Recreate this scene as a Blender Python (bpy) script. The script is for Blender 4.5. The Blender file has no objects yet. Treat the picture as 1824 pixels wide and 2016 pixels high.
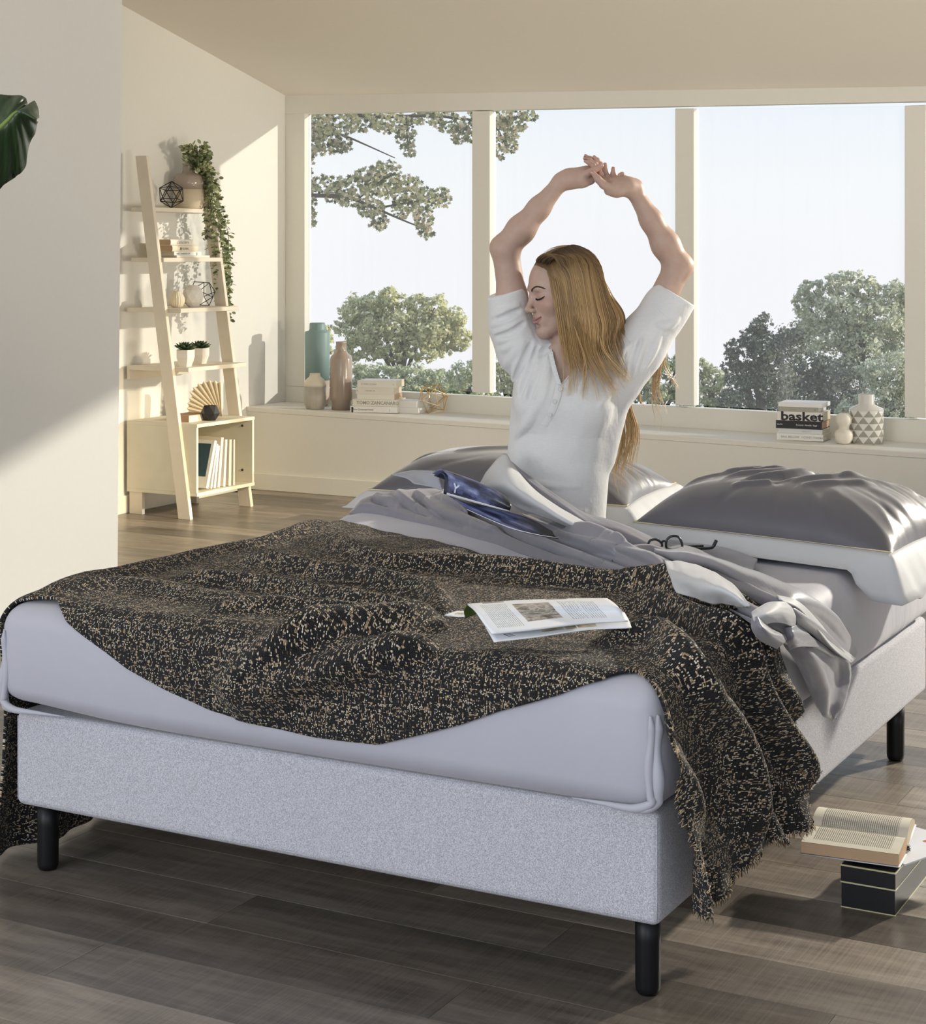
import bpy, bmesh, math, random
import numpy as np
from mathutils import Vector, Matrix

SC = bpy.context.scene
COL = SC.collection
# ------------------------------------------------------------------ camera
F_PX, CX, HY, HC, TH = 3500.0, 912.0, 500.0, 1.372, math.radians(28.3)
CS, SN = math.cos(TH), math.sin(TH)
cam_d = bpy.data.cameras.new('camera')
cam = bpy.data.objects.new('camera', cam_d)
COL.objects.link(cam)
cam.location = (0, 0, HC)
cam.rotation_euler = (math.pi / 2, 0, TH)
cam_d.sensor_fit = 'AUTO'
cam_d.sensor_width = 36.0
cam_d.lens = F_PX / 2016.0 * 36.0
cam_d.shift_y = (HY - 1008.0) / 2016.0
cam_d.clip_end = 600
SC.camera = cam

# ------------------------------------------------------------------ sky
world = bpy.data.worlds.new('sky')
SC.world = world
world.use_nodes = True
wn, wl = world.node_tree.nodes, world.node_tree.links
wn.clear()
w_out = wn.new('ShaderNodeOutputWorld')
w_bg = wn.new('ShaderNodeBackground')
w_tc = wn.new('ShaderNodeTexCoord')
w_sep = wn.new('ShaderNodeSeparateXYZ')
w_ramp = wn.new('ShaderNodeValToRGB')
wl.new(w_tc.outputs['Generated'], w_sep.inputs[0])
wl.new(w_sep.outputs['Z'], w_ramp.inputs[0])
wl.new(w_ramp.outputs[0], w_bg.inputs[0])
wl.new(w_bg.outputs[0], w_out.inputs[0])
cr = w_ramp.color_ramp
cr.elements[0].position, cr.elements[0].color = 0.0, (.955, .96, 1.0, 1)
cr.elements[1].position, cr.elements[1].color = 1.0, (.42, .62, 1.0, 1)
for pos, c in ((.035, (.95, .98, 1.0, 1)), (.085, (.87, .935, 1.0, 1)), (.3, (.66, .82, 1.0, 1))):
    e = cr.elements.new(pos)
    e.color = c
w_bg.inputs[1].default_value = 1.0

# ------------------------------------------------------------------ sun
SUN_DIR = Vector((-1.0, -.575, -.247)).normalized()
sun_d = bpy.data.lights.new('sun', 'SUN')
sun_d.energy = 4.9
sun_d.color = (1.0, .945, .82)
sun_d.angle = math.radians(.9)
sun = bpy.data.objects.new('sun', sun_d)
COL.objects.link(sun)
sun.rotation_euler = SUN_DIR.to_track_quat('-Z', 'Y').to_euler()
sun.location = (8, 12, 6)

# ------------------------------------------------------------------ unseen fill lights, added to brighten the room
def area(name, loc, target, size, energy, color, spread=180):
    d = bpy.data.lights.new(name, 'AREA')
    d.shape = 'RECTANGLE'
    d.size, d.size_y = size
    d.energy, d.color = energy, color
    d.spread = math.radians(spread)
    o = bpy.data.objects.new(name, d)
    COL.objects.link(o)
    o.location = loc
    o.rotation_euler = (Vector(target) - Vector(loc)).to_track_quat('-Z', 'Y').to_euler()
    return o
area('fill_camera_left', (-3.4, -1.4, 1.55), (-2.0, 4.0, .7), (2.4, 1.6), 84, (.98, .98, 1.0))  # soft fill added for the front of the bed
area('fill_camera_right', (.1, -1.4, 1.5), (-1.9, 4.2, .8), (1.8, 1.4), 38, (.97, .98, 1.0))  # weaker second fill, also added
area('bounce_fill', (2.9, 8.0, .9), (-5.0, 8.1, 2.2), (1.0, .8), 9, (1.0, .90, .74), 36)  # added to lift the left wall and back of the room
area('ceiling_fill', (.9, 4.9, .25), (-2.2, 6.2, 3.0), (1.2, 1.2), 36, (1.0, .945, .85), 100)  # added to brighten the ceiling
# a hard lamp high beside the window, out of the picture on the right: raking back light
spot_d = bpy.data.lights.new('back_spot', 'SPOT')
spot_d.energy, spot_d.color = 1400, (1.0, .93, .80)
spot_d.spot_size, spot_d.spot_blend, spot_d.shadow_soft_size = math.radians(62), .4, .10
spot = bpy.data.objects.new('back_spot', spot_d)
COL.objects.link(spot)
spot.location = (.55, 8.3, 2.6)
spot.rotation_euler = (Vector((-1.3, 3.6, .4)) - spot.location).to_track_quat('-Z', 'Y').to_euler()

fl_d = bpy.data.lights.new('floor_fill_spot', 'SPOT')  # unseen spot added to brighten the far floor
fl_d.energy, fl_d.color = 3200, (1.0, .84, .58)
fl_d.spot_size, fl_d.spot_blend, fl_d.shadow_soft_size = math.radians(30), 1.0, .25
fl = bpy.data.objects.new('floor_fill_spot', fl_d)
COL.objects.link(fl)
fl.location = (.9, 6.9, 2.45)
fl.rotation_euler = (Vector((-4.1, 7.2, .0)) - fl.location).to_track_quat('-Z', 'Y').to_euler()

SC.view_settings.view_transform = 'Standard'
SC.view_settings.look = 'None'
SC.view_settings.exposure = 0.0
SC.view_settings.gamma = 1.0
SC.view_settings.use_curve_mapping = False

# ------------------------------------------------------------------ helpers
CAM = np.array([0, 0, HC])
def ray(px, py):
    a, b = (px - CX) / F_PX, (HY - py) / F_PX
    return np.array([CS * a - SN, SN * a + CS, b])
def at(px, py, t): return CAM + ray(px, py) * t
def on_x(px, py, X):
    r = ray(px, py); return CAM + r * (X / r[0])
def on_y(px, py, Y):
    r = ray(px, py); return CAM + r * (Y / r[1])
def on_z(px, py, Z):
    r = ray(px, py); return CAM + r * ((Z - HC) / r[2])
def proj(p):
    cx = p[0] * CS + p[1] * SN
    t = -p[0] * SN + p[1] * CS
    return CX + F_PX * cx / t, HY - F_PX * (p[2] - HC) / t, t

ORG = {}
def link(o, parent=None):
    COL.objects.link(o)
    if parent is not None: o.parent = parent
    return o
def tag(o, label=None, cat=None, group=None, kind=None):
    if label: o['label'] = label
    if cat: o['category'] = cat
    if group: o['group'] = group
    if kind: o['kind'] = kind
    return o
def thing(name, label, cat, loc=(0, 0, 0), group=None):
    o = bpy.data.objects.new(name, None)
    o.empty_display_size = .05
    o.location = loc
    link(o)
    ORG[o.name] = Vector(loc)
    return tag(o, label, cat, group)
def mesh_obj(name, me, mat, parent=None, smooth=False, kind=None, label=None):
    if mat is not None and not me.materials: me.materials.append(mat)
    if smooth: me.polygons.foreach_set('use_smooth', [True] * len(me.polygons))
    o = bpy.data.objects.new(name, me)
    link(o, parent)
    if parent is not None:
        off = ORG.get(parent.name, Vector((0, 0, 0)))
        if off.length > 0: me.transform(Matrix.Translation(-off))
        ORG[o.name] = off
    else:
        ORG[o.name] = Vector((0, 0, 0))
    if kind: o['kind'] = kind
    if label: o['label'] = label
    return o
def part(name, bm, mat, parent=None, smooth=False, kind=None, label=None):
    """link a bmesh given in world space as ONE mesh object"""
    me = bpy.data.meshes.new(name)
    bmesh.ops.recalc_face_normals(bm, faces=bm.faces)
    bm.to_mesh(me); bm.free()
    return mesh_obj(name, me, mat, parent, smooth, kind, label)
def pydata(name, verts, faces, mat, parent=None, smooth=True, kind=None, label=None):
    me = bpy.data.meshes.new(name)
    me.from_pydata([tuple(map(float, v)) for v in verts], [], [tuple(map(int, f)) for f in faces])
    me.validate()
    return mesh_obj(name, me, mat, parent, smooth, kind, label)
def quads_mesh(name, V, Q):
    """fast numpy mesh of quads / tris"""
    me = bpy.data.meshes.new(name)
    V = np.asarray(V, np.float32); Q = np.asarray(Q, np.int32)
    n, k = Q.shape
    me.vertices.add(len(V)); me.vertices.foreach_set('co', V.ravel())
    me.loops.add(n * k); me.loops.foreach_set('vertex_index', Q.ravel())
    me.polygons.add(n)
    me.polygons.foreach_set('loop_start', np.arange(0, n * k, k, dtype=np.int32))
    me.polygons.foreach_set('loop_total', np.full(n, k, np.int32))
    me.update(calc_edges=True)
    return me
def bx(bm, x, y, z, bev=0.0, M=None, seg=1):
    r = bmesh.ops.create_cube(bm, size=1.0)
    vs = r['verts']
    for v in vs:
        v.co = Vector(((x[0] + x[1]) / 2 + v.co.x * (x[1] - x[0]), (y[0] + y[1]) / 2 + v.co.y * (y[1] - y[0]),
                       (z[0] + z[1]) / 2 + v.co.z * (z[1] - z[0])))
    if bev > 0:
        es = list({e for v in vs for e in v.link_edges})
        r2 = bmesh.ops.bevel(bm, geom=es, offset=bev, segments=seg, profile=.5, affect='EDGES')
        vs = list({v for f in r2['faces'] for v in f.verts} | {v for v in vs if v.is_valid})
    if M is not None:
        for v in vs:
            if v.is_valid: v.co = M @ v.co
    return vs
def box(name, x, y, z, mat, parent=None, bev=0.0, M=None, kind=None, seg=1, label=None):
    bm = bmesh.new(); bx(bm, x, y, z, bev, M, seg)
    return part(name, bm, mat, parent, kind=kind, label=label)
def prism(name, pts, d, mat, parent=None, bev=0.0, kind=None):
    """polygon pts extruded by vector d"""
    bm = bmesh.new()
    f = bm.faces.new([bm.verts.new(Vector(p)) for p in pts])
    r = bmesh.ops.extrude_face_region(bm, geom=[f])
    bmesh.ops.translate(bm, vec=Vector(d), verts=[g for g in r['geom'] if isinstance(g, bmesh.types.BMVert)])
    bmesh.ops.recalc_face_normals(bm, faces=bm.faces)
    if bev > 0: bmesh.ops.bevel(bm, geom=list(bm.edges), offset=bev, segments=1, affect='EDGES')
    return part(name, bm, mat, parent, kind=kind)
def lathe(name, prof, c, mat, parent=None, n=40, kind=None, fn=None, smooth=True):
    """prof: list of (radius, z); c: base centre"""
    V, Fc = [], []
    m = len(prof)
    for j, (r, z) in enumerate(prof):
        for i in range(n):
            a = 2 * math.pi * i / n
            rr = r if fn is None else fn(r, z, a)
            V.append((c[0] + rr * math.cos(a), c[1] + rr * math.sin(a), c[2] + z))
    for j in range(m - 1):
        for i in range(n):
            k = (i + 1) % n
            Fc.append((j * n + i, j * n + k, (j + 1) * n + k, (j + 1) * n + i))
    Fc.append(tuple(range(n - 1, -1, -1)))
    Fc.append(tuple((m - 1) * n + i for i in range(n)))
    return pydata(name, V, Fc, mat, parent, smooth, kind)
def tube_geo(P, R, n=6, cap=True):
    """tube along points P with radii R -> verts, quads"""
    P = np.asarray(P, float); m = len(P)
    R = np.full(m, R) if np.isscalar(R) else np.asarray(R, float)
    T = np.gradient(P, axis=0)
    T /= np.linalg.norm(T, axis=1)[:, None] + 1e-12
    up = np.array([0, 0, 1.0]) if abs(T[0][2]) < .9 else np.array([1.0, 0, 0])
    V, Fc = [], []
    N = np.cross(T[0], up); N /= np.linalg.norm(N)
    for i in range(m):
        N = N - T[i] * np.dot(N, T[i]); N /= np.linalg.norm(N) + 1e-12
        B = np.cross(T[i], N)
        for k in range(n):
            a = 2 * math.pi * k / n
            V.append(P[i] + R[i] * (math.cos(a) * N + math.sin(a) * B))
    for i in range(m - 1):
        for k in range(n):
            k2 = (k + 1) % n
            Fc.append((i * n + k, i * n + k2, (i + 1) * n + k2, (i + 1) * n + k))
    if cap:
        Fc.append(tuple(range(n - 1, -1, -1)))
        Fc.append(tuple((m - 1) * n + k for k in range(n)))
    return V, Fc
def tubes(name, paths, mat, parent=None, n=6, smooth=True, kind=None, label=None):
    V, Fc = [], []
    for P, R in paths:
        v, f = tube_geo(P, R, n)
        o = len(V); V += v; Fc += [tuple(i + o for i in q) for q in f]
    return pydata(name, V, Fc, mat, parent, smooth, kind, label)
def spline(P, n):
    """Catmull-Rom through P, n samples"""
    P = np.asarray(P, float); m = len(P)
    if m == 2:
        return P[0] + (P[1] - P[0]) * np.linspace(0, 1, n)[:, None]
    Q = np.vstack([2 * P[0] - P[1], P, 2 * P[-1] - P[-2]])
    out = []
    for u in np.linspace(0, m - 1 - 1e-9, n):
        i = int(u); f = u - i
        a, b, c, d = Q[i:i + 4]
        out.append(.5 * (2 * b + (c - a) * f + (2 * a - 5 * b + 4 * c - d) * f * f + (3 * b - a - 3 * c + d) * f ** 3))
    return np.array(out)
def uvset(me, uv):
    l = me.uv_layers.new(name='UVMap')
    vi = np.empty(len(me.loops), np.int32); me.loops.foreach_get('vertex_index', vi)
    l.data.foreach_set('uv', np.asarray(uv, np.float32)[vi].ravel())
def vcol(me, name, val):
    a = me.attributes.new(name, 'FLOAT', 'POINT')
    a.data.foreach_set('value', np.asarray(val, np.float32))

# ------------------------------------------------------------------ materials
def new_mat(name):
    m = bpy.data.materials.new(name); m.use_nodes = True
    nt = m.node_tree
    return m, nt, nt.nodes['Principled BSDF']
def N(nt, typ, **kw):
    n = nt.nodes.new('ShaderNode' + typ)
    for k, v in kw.items():
        if hasattr(n, k): setattr(n, k, v)
        else: n.inputs[k.replace('_', ' ')].default_value = v
    return n
def bump(nt, b, sock, strength=.3, dist=.002, prev=None):
    n = nt.nodes.new('ShaderNodeBump')
    n.inputs['Strength'].default_value = strength
    n.inputs['Distance'].default_value = dist
    nt.links.new(sock, n.inputs['Height'])
    if prev: nt.links.new(prev.outputs[0], n.inputs['Normal'])
    nt.links.new(n.outputs[0], b.inputs['Normal'])
    return n
def mixc(nt, fac, a, b):
    m = nt.nodes.new('ShaderNodeMix'); m.data_type = 'RGBA'
    for i, s in ((0, fac), (6, a), (7, b)):
        if isinstance(s, (tuple, list)): m.inputs[i].default_value = (*s, 1) if len(s) == 3 else s
        elif isinstance(s, (int, float)): m.inputs[i].default_value = s
        else: nt.links.new(s, m.inputs[i])
    return m.outputs[2]
def math_n(nt, op, a, b=None, clamp=False):
    m = nt.nodes.new('ShaderNodeMath'); m.operation = op; m.use_clamp = clamp
    for i, s in enumerate((a, b)):
        if s is None: continue
        if isinstance(s, (int, float)): m.inputs[i].default_value = s
        else: nt.links.new(s, m.inputs[i])
    return m.outputs[0]
def ramp(nt, fac, stops):
    r = nt.nodes.new('ShaderNodeValToRGB')
    els = r.color_ramp.elements
    for i, (p, c) in enumerate(stops):
        e = els[i] if i < 2 else els.new(p)
        e.position = p; e.color = (*c, 1) if len(c) == 3 else c
    nt.links.new(fac, r.inputs[0])
    return r.outputs[0]
def coords(nt, kind='Object', scale=None):
    tc = nt.nodes.new('ShaderNodeTexCoord')
    s = tc.outputs[kind]
    if scale:
        mp = nt.nodes.new('ShaderNodeMapping'); mp.inputs['Scale'].default_value = scale
        nt.links.new(s, mp.inputs[0]); s = mp.outputs[0]
    return s
def noise(nt, vec, scale, detail=3, rough=.5, out='Fac'):
    n = nt.nodes.new('ShaderNodeTexNoise')
    n.inputs['Scale'].default_value = scale; n.inputs['Detail'].default_value = detail
    n.inputs['Roughness'].default_value = rough
    if vec is not None: nt.links.new(vec, n.inputs['Vector'])
    return n.outputs[out]
def simple(name, col, rough=.6, spec=.4, metal=0.0, nscale=0, namt=.06, bstr=0, coat=0, sheen=0, coordk='Object'):
    m, nt, b = new_mat(name)
    b.inputs['Roughness'].default_value = rough
    b.inputs['Specular IOR Level'].default_value = spec
    b.inputs['Metallic'].default_value = metal
    b.inputs['Coat Weight'].default_value = coat
    b.inputs['Sheen Weight'].default_value = sheen
    b.inputs['Base Color'].default_value = (*col, 1)
    if nscale:
        nz = noise(nt, coords(nt, coordk), nscale, 4)
        d = tuple(c * (1 - namt * 2) for c in col); l = tuple(min(1, c * (1 + namt)) for c in col)
        nt.links.new(mixc(nt, nz, d, l), b.inputs['Base Color'])
        if bstr: bump(nt, b, nz, bstr)
    return m
# ================================================================== ROOM
M_wall = simple('wall_paint', (.79, .77, .71), .75, .25, nscale=60, namt=.012, bstr=.03)
M_column = simple('column_paint', (.83, .81, .76), .6, .3, nscale=60, namt=.012, bstr=.03)
M_ceil = simple('ceiling_paint', (.84, .775, .68), .8, .2, nscale=40, namt=.012)
M_trim = simple('trim_paint', (.80, .77, .69), .5, .35, nscale=50, namt=.012)
M_ledge = simple('ledge_paint', (.82, .79, .71), .55, .3, nscale=50, namt=.012)

XL, YB, YL = -6.04, 8.95, 8.55          # left wall, window wall, ledge front
XR = 3.4                                 # right end of the window wall
def ceil_z(X, Y): return 2.33 - .0305 * (X - XL) + (YB - Y) * .2329
def ledge_z(X): return .481 - .0155 * (X - XL)

# ---- floor: sub floor + single planks
def floor_mat():
    m, nt, b = new_mat('oak_plank')
    oi = nt.nodes.new('ShaderNodeObjectInfo')
    tc = coords(nt, 'Object')
    mp = nt.nodes.new('ShaderNodeMapping')
    nt.links.new(tc, mp.inputs[0])
    mul = nt.nodes.new('ShaderNodeVectorMath'); mul.operation = 'SCALE'
    cmb = nt.nodes.new('ShaderNodeCombineXYZ')
    for i in range(3): cmb.inputs[i].default_value = (37.1, 91.7, 13.3)[i]
    nt.links.new(cmb.outputs[0], mul.inputs[0]); nt.links.new(oi.outputs['Random'], mul.inputs['Scale'])
    nt.links.new(mul.outputs[0], mp.inputs['Location'])
    mp2 = nt.nodes.new('ShaderNodeMapping'); mp2.inputs['Scale'].default_value = (1.3, 9, 4)
    nt.links.new(mp.outputs[0], mp2.inputs[0])
    g1 = noise(nt, mp2.outputs[0], 2.2, 7, .62)
    grain = mixc(nt, .35, g1, noise(nt, mp2.outputs[0], 5.5, 5, .6))
    tone = ramp(nt, grain, [(.33, (.092, .075, .059)), (.5, (.165, .137, .110)), (.66, (.262, .222, .180))])
    # saw marks across the board, and fine ones along it
    mp3 = nt.nodes.new('ShaderNodeMapping'); mp3.inputs['Scale'].default_value = (260, 3, 3)
    nt.links.new(mp.outputs[0], mp3.inputs[0])
    saw = noise(nt, mp3.outputs[0], 1.0, 2, .5)
    mp4 = nt.nodes.new('ShaderNodeMapping'); mp4.inputs['Scale'].default_value = (2, 240, 3)
    nt.links.new(mp.outputs[0], mp4.inputs[0])
    saw2 = noise(nt, mp4.outputs[0], 1.0, 2, .5)
    saws = math_n(nt, 'ADD', math_n(nt, 'MULTIPLY', saw, .75), math_n(nt, 'MULTIPLY', saw2, .10))
    f = math_n(nt, 'SUBTRACT', saws, .33, True)
    c = mixc(nt, f, mixc(nt, 1.0, tone, tone), (.36, .32, .265))
    # board to board tone
    br = nt.nodes.new('ShaderNodeMapRange')
    br.inputs['To Min'].default_value = .52; br.inputs['To Max'].default_value = 1.42
    nt.links.new(oi.outputs['Random'], br.inputs['Value'])
    vm = nt.nodes.new('ShaderNodeVectorMath'); vm.operation = 'SCALE'
    nt.links.new(c, vm.inputs[0]); nt.links.new(br.outputs[0], vm.inputs['Scale'])
    nt.links.new(vm.outputs[0], b.inputs['Base Color'])
    b.inputs['Roughness'].default_value = .36
    b.inputs['Specular IOR Level'].default_value = .5
    bump(nt, b, saws, .16, .0006)
    return m
M_plank = floor_mat()
floor = thing('floor', None, None, (0, 0, 0)); floor['kind'] = 'structure'
box('subfloor', (XL - .1, 3.6), (-1.6, 9.1), (-.08, -.007), simple('subfloor', (.06, .05, .04), .9), floor)
PW, PL = .181, 1.262
def plank_mesh(l):
    bm = bmesh.new()
    bx(bm, (-l / 2, l / 2), (-PW / 2 + .0004, PW / 2 - .0004), (-.007, 0), 0)
    es = [e for e in bm.edges if all(v.co.z > -.001 for v in e.verts) and abs(e.verts[0].co.x - e.verts[1].co.x) > .01]
    bmesh.ops.bevel(bm, geom=es, offset=.0006, segments=1, affect='EDGES')
    me = bpy.data.meshes.new('plank'); bm.to_mesh(me); bm.free()
    me.materials.append(M_plank)
    return me
pm_full = plank_mesh(PL - .001)
rng = random.Random(5)
row = 0
y = 1.15
n_pl = 0
starts = [0, .47, .88, .25, .7, 1.1, .36, .8, .12, .6]
while y < YL:
    x = XL - starts[row % 10] + rng.uniform(-.08, .08)
    while x < 3.0:
        x0, x1 = max(x, XL), min(x + PL, 3.0)
        if x1 - x0 > .06:
            ps = [proj((a, b2, 0)) for a in (x0, x1, (x0 + x1) / 2) for b2 in (y, y + PW)]
            vis = any(-260 < p[0] < 2900 and p[1] < 2200 and p[2] > 1.5 for p in ps)
            if vis:
                me = pm_full if x1 - x0 > PL - .002 else plank_mesh(x1 - x0)
                o = bpy.data.objects.new('plank', me); link(o, floor)
                o.location = ((x0 + x1) / 2, y + PW / 2, 0)
                n_pl += 1
        x += PL
    y += PW; row += 1
print('planks', n_pl)

# ---- left wall, column, ceiling, ledge
def struct(o): o['kind'] = 'structure'; return o
struct(prism('wall_left', [(XL, 1.0, 0), (XL, 9.1, 0), (XL, 9.1, ceil_z(XL, 9.1)), (XL, 1.0, ceil_z(XL, 1.0))], (-.12, 0, 0), M_wall))
XC = -4.57
pa, pb = on_x(244, 0, XC), on_x(232.5, 1100, XC)
def col_y(z): return float(np.interp(z, [pb[2], pa[2]], [pb[1], pa[1]]))
zt = ceil_z(XC, 1.0)
cw = thing('wall_column', None, None, (0, 0, 0)); cw['kind'] = 'structure'
prism('wall_face', [(XC, 1.2, 0), (XC, col_y(0), 0), (XC, col_y(2.9), ceil_z(XC, col_y(2.9)) + .02), (XC, 1.2, ceil_z(XC, 1.2) + .02)], (-.16, 0, 0), M_column, cw, .004)
cl = thing('ceiling', None, None); cl['kind'] = 'structure'
XS = -1.35                                # right of here the unseen ceiling is raised to let sun onto the column
prism('slope', [(XL - .12, 9.12, ceil_z(XL - .12, 9.12)), (XS, 9.12, ceil_z(XS, 9.12)), (XS, -1.2, ceil_z(XS, -1.2)), (XL - .12, -1.2, ceil_z(XL - .12, -1.2))], (0, 0, .1), M_ceil, cl)
prism('unseen_raised_slope', [(XS, 9.12, ceil_z(XS, 9.12) + .36), (XR, 9.12, ceil_z(XS, 9.12) + .36), (XR, -1.2, ceil_z(XS, -1.2) + .36), (XS, -1.2, ceil_z(XS, -1.2) + .36)], (0, 0, .1), M_ceil, cl)
prism('unseen_step_face', [(XS, 9.12, ceil_z(XS, 9.12)), (XS, -1.2, ceil_z(XS, -1.2)), (XS, -1.2, ceil_z(XS, -1.2) + .36), (XS, 9.12, ceil_z(XS, 9.12) + .36)], (.03, 0, 0), M_ceil, cl)
struct(prism('wall_right_sunblock', [(XR, 1.6, 0), (XR, 9.1, 0), (XR, 9.1, 3.2), (XR, 1.6, 4.6)], (.12, 0, 0), M_wall))  # unseen, added to keep the sun off the bed
bl = thing('baseboard_left', None, None); bl['kind'] = 'structure'
box('board', (XL, XL + .014), (1.2, YL), (0, .095), M_trim, bl, .003)
bb = thing('baseboard_back', None, None); bb['kind'] = 'structure'
box('board', (XL + .014, XR), (YL - .014, YL), (0, .098), M_trim, bb, .003)
lg = thing('wall_back', None, None, (0, 0, 0)); lg['kind'] = 'structure'
prism('ledge_front', [(XL, YL, 0), (XR, YL, 0), (XR, YL, ledge_z(XR) - .004), (XL, YL, ledge_z(XL) - .004)], (0, .03, 0), M_ledge, lg)
prism('ledge_top', [(XL, YL - .004, ledge_z(XL) - .03), (XR, YL - .004, ledge_z(XR) - .03), (XR, YL - .004, ledge_z(XR)), (XL, YL - .004, ledge_z(XL))], (0, YB - YL + .12, 0), M_ledge, lg, .004)

# ---- the window: frame members with glass panes between them
win = thing('window_1', None, None, (0, 0, 0)); win['kind'] = 'structure'
FD = .075
def glass_mat():
    m, nt, b = new_mat('window_glass')
    nt.nodes.remove(b)
    out = nt.nodes['Material Output']
    tr = N(nt, 'BsdfTransparent'); gl = N(nt, 'BsdfGlossy'); gl.inputs['Roughness'].default_value = .02
    tl = N(nt, 'BsdfTranslucent'); tl.inputs['Color'].default_value = (.95, .96, 1, 1)
    df = N(nt, 'BsdfDiffuse'); df.inputs['Color'].default_value = (.9, .92, 1, 1)
    fr = N(nt, 'Fresnel'); fr.inputs['IOR'].default_value = 1.3
    # haze veil and faint vertical streak reflections put into the glass colour
    tcs = coords(nt, 'Object', (5, 1, .25))
    st = ramp(nt, noise(nt, tcs, 2.0, 5, .6), [(.5, (0, 0, 0)), (.8, (1, 1, 1))])
    a1 = nt.nodes.new('ShaderNodeMixShader'); a2 = nt.nodes.new('ShaderNodeMixShader'); a3 = nt.nodes.new('ShaderNodeMixShader')
    a3.inputs[0].default_value = .5
    nt.links.new(tl.outputs[0], a3.inputs[1]); nt.links.new(df.outputs[0], a3.inputs[2])
    nt.links.new(math_n(nt, 'ADD', math_n(nt, 'MULTIPLY', st, .03), .05), a1.inputs[0])
    nt.links.new(tr.outputs[0], a1.inputs[1]); nt.links.new(a3.outputs[0], a1.inputs[2])
    nt.links.new(math_n(nt, 'MULTIPLY', fr.outputs[0], .5), a2.inputs[0])
    nt.links.new(a1.outputs[0], a2.inputs[1]); nt.links.new(gl.outputs[0], a2.inputs[2])
    nt.links.new(a2.outputs[0], out.inputs[0])
    return m
M_glass = glass_mat()
def wp(px, py): return on_y(px, py, YB)
def xpx(px): return wp(px, 500)[0]
zT = lambda X: float(np.interp(X, [xpx(600), xpx(1782)], [wp(600, 223)[2], wp(1782, 208)[2]]) if X <= xpx(1782) else wp(1782, 208)[2] + (.28 if X > -1.3 else 0))  # top lifted out of view so sun reaches the column
zB = lambda X: float(np.interp(X, [xpx(600), xpx(930), xpx(1330), xpx(1782)], [wp(600, 761)[2], wp(930, 772)[2], wp(1330, 797)[2], wp(1782, 821)[2]]) if X <= xpx(1782) else wp(1782, 821)[2] - .012 * (X - xpx(1782)))
edges = [xpx(p) for p in (600, 930, 965, 1330, 1367, 1782, 1824)]
spans = [(edges[0], edges[1]), (edges[2], edges[3]), (edges[4], edges[5]), (edges[6], XS - .02), (XS + .1, 3.3)]
def member(name, X0, X1, lo, hi, y0=YB, d=FD):
    return prism(name, [(X0, y0, lo(X0)), (X1, y0, lo(X1)), (X1, y0, hi(X1)), (X0, y0, hi(X0))], (0, d, 0), M_trim, win, .002)
member('bottom_rail', XL, XR, lambda X: ledge_z(X) - .001, zB)
member('top_rail', XL, XS, zT, lambda X: ceil_z(X, YB) + .03)
member('top_rail', XS + .03, XR, zT, lambda X: ceil_z(XS, YB) + .39)
member('jamb', XL, edges[0], zB, zT, YB - .001)
for a, b2 in zip(spans[:-1], spans[1:]): member('mullion', a[1], b2[0], zB, zT, YB - .001)
member('jamb', spans[-1][1], XR, zB, zT, YB - .001)
for a, b2 in spans:
    gy = YB + .045
    prism('pane', [(a, gy, zB(a)), (b2, gy, zB(b2)), (b2, gy, zT(b2)), (a, gy, zT(a))], (0, .004, 0), M_glass, win)
# outer wall above the rail
# ================================================================== LADDER SHELF AND WHAT STANDS ON IT
M_pale = simple('pale_wood', (.78, .70, .565), .55, .3, nscale=14, namt=.05)
M_olive = simple('pale_wood_cabinet', (.72, .67, .53), .6, .3, nscale=14, namt=.04)
ldo = on_z(370, 1021, 0)
lad = thing('ladder_shelf', 'pale wooden leaning ladder shelf with four boards and an open box at the bottom', 'shelf', (-5.8, 7.66, 0))
RY0, RY1 = 7.405, 7.945
def rail(y, zt):
    f = lambda z: -5.585 - .1512 * z
    w0, w1 = .078, .074
    pts = [(f(0) - w0, y, 0), (f(0), y, 0), (f(zt), y, zt), (f(zt) - w1, y, zt)]
    return prism('rail', pts, (0, .024, 0), M_pale, lad, .0015)
rail(RY0, 1.887); rail(RY1, 1.887)
WX = XL + .02
SY = (RY0 + .0245, RY1 - .0005)
SHELF = {1: (1.617, -5.835), 2: (1.352, -5.775), 3: (1.088, -5.665), 4: (.782, -5.615)}
STH = .022
for k, (z, xf) in SHELF.items():
    b1 = box('shelf_board', ((WX, xf) if k > 2 else (WX + .03, xf)), SY, (z - STH, z), M_pale, lad, .0012)
    if k == 4: box('back_batten', (WX, WX + .018), SY, (z - STH - .05, z - STH), M_pale, lad, .001)
CZ0, CZ1, CX1 = .118, .492, -5.56
box('cabinet_top', (WX, CX1), (SY[0], SY[1]), (CZ1 - .018, CZ1), M_olive, lad, .001)
box('cabinet_floor', (WX, CX1), (SY[0], SY[1]), (CZ0, CZ0 + .018), M_olive, lad, .001)
box('cabinet_side', (WX, CX1 - .004), (SY[0], SY[0] + .016), (CZ0 + .018, CZ1 - .018), M_olive, lad, .001)
box('cabinet_side', (WX, CX1 - .004), (SY[1] - .016, SY[1]), (CZ0 + .018, CZ1 - .018), M_olive, lad, .001)
box('cabinet_back', (WX, WX + .01), (SY[0] + .016, SY[1] - .016), (CZ0 + .018, CZ1 - .018), M_olive, lad)
for yy in (SY[0] + .01, SY[1] - .032):
    box('foot', (XL + .03, XL + .115), (yy, yy + .022), (0, CZ0), M_pale, lad, .001)
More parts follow.
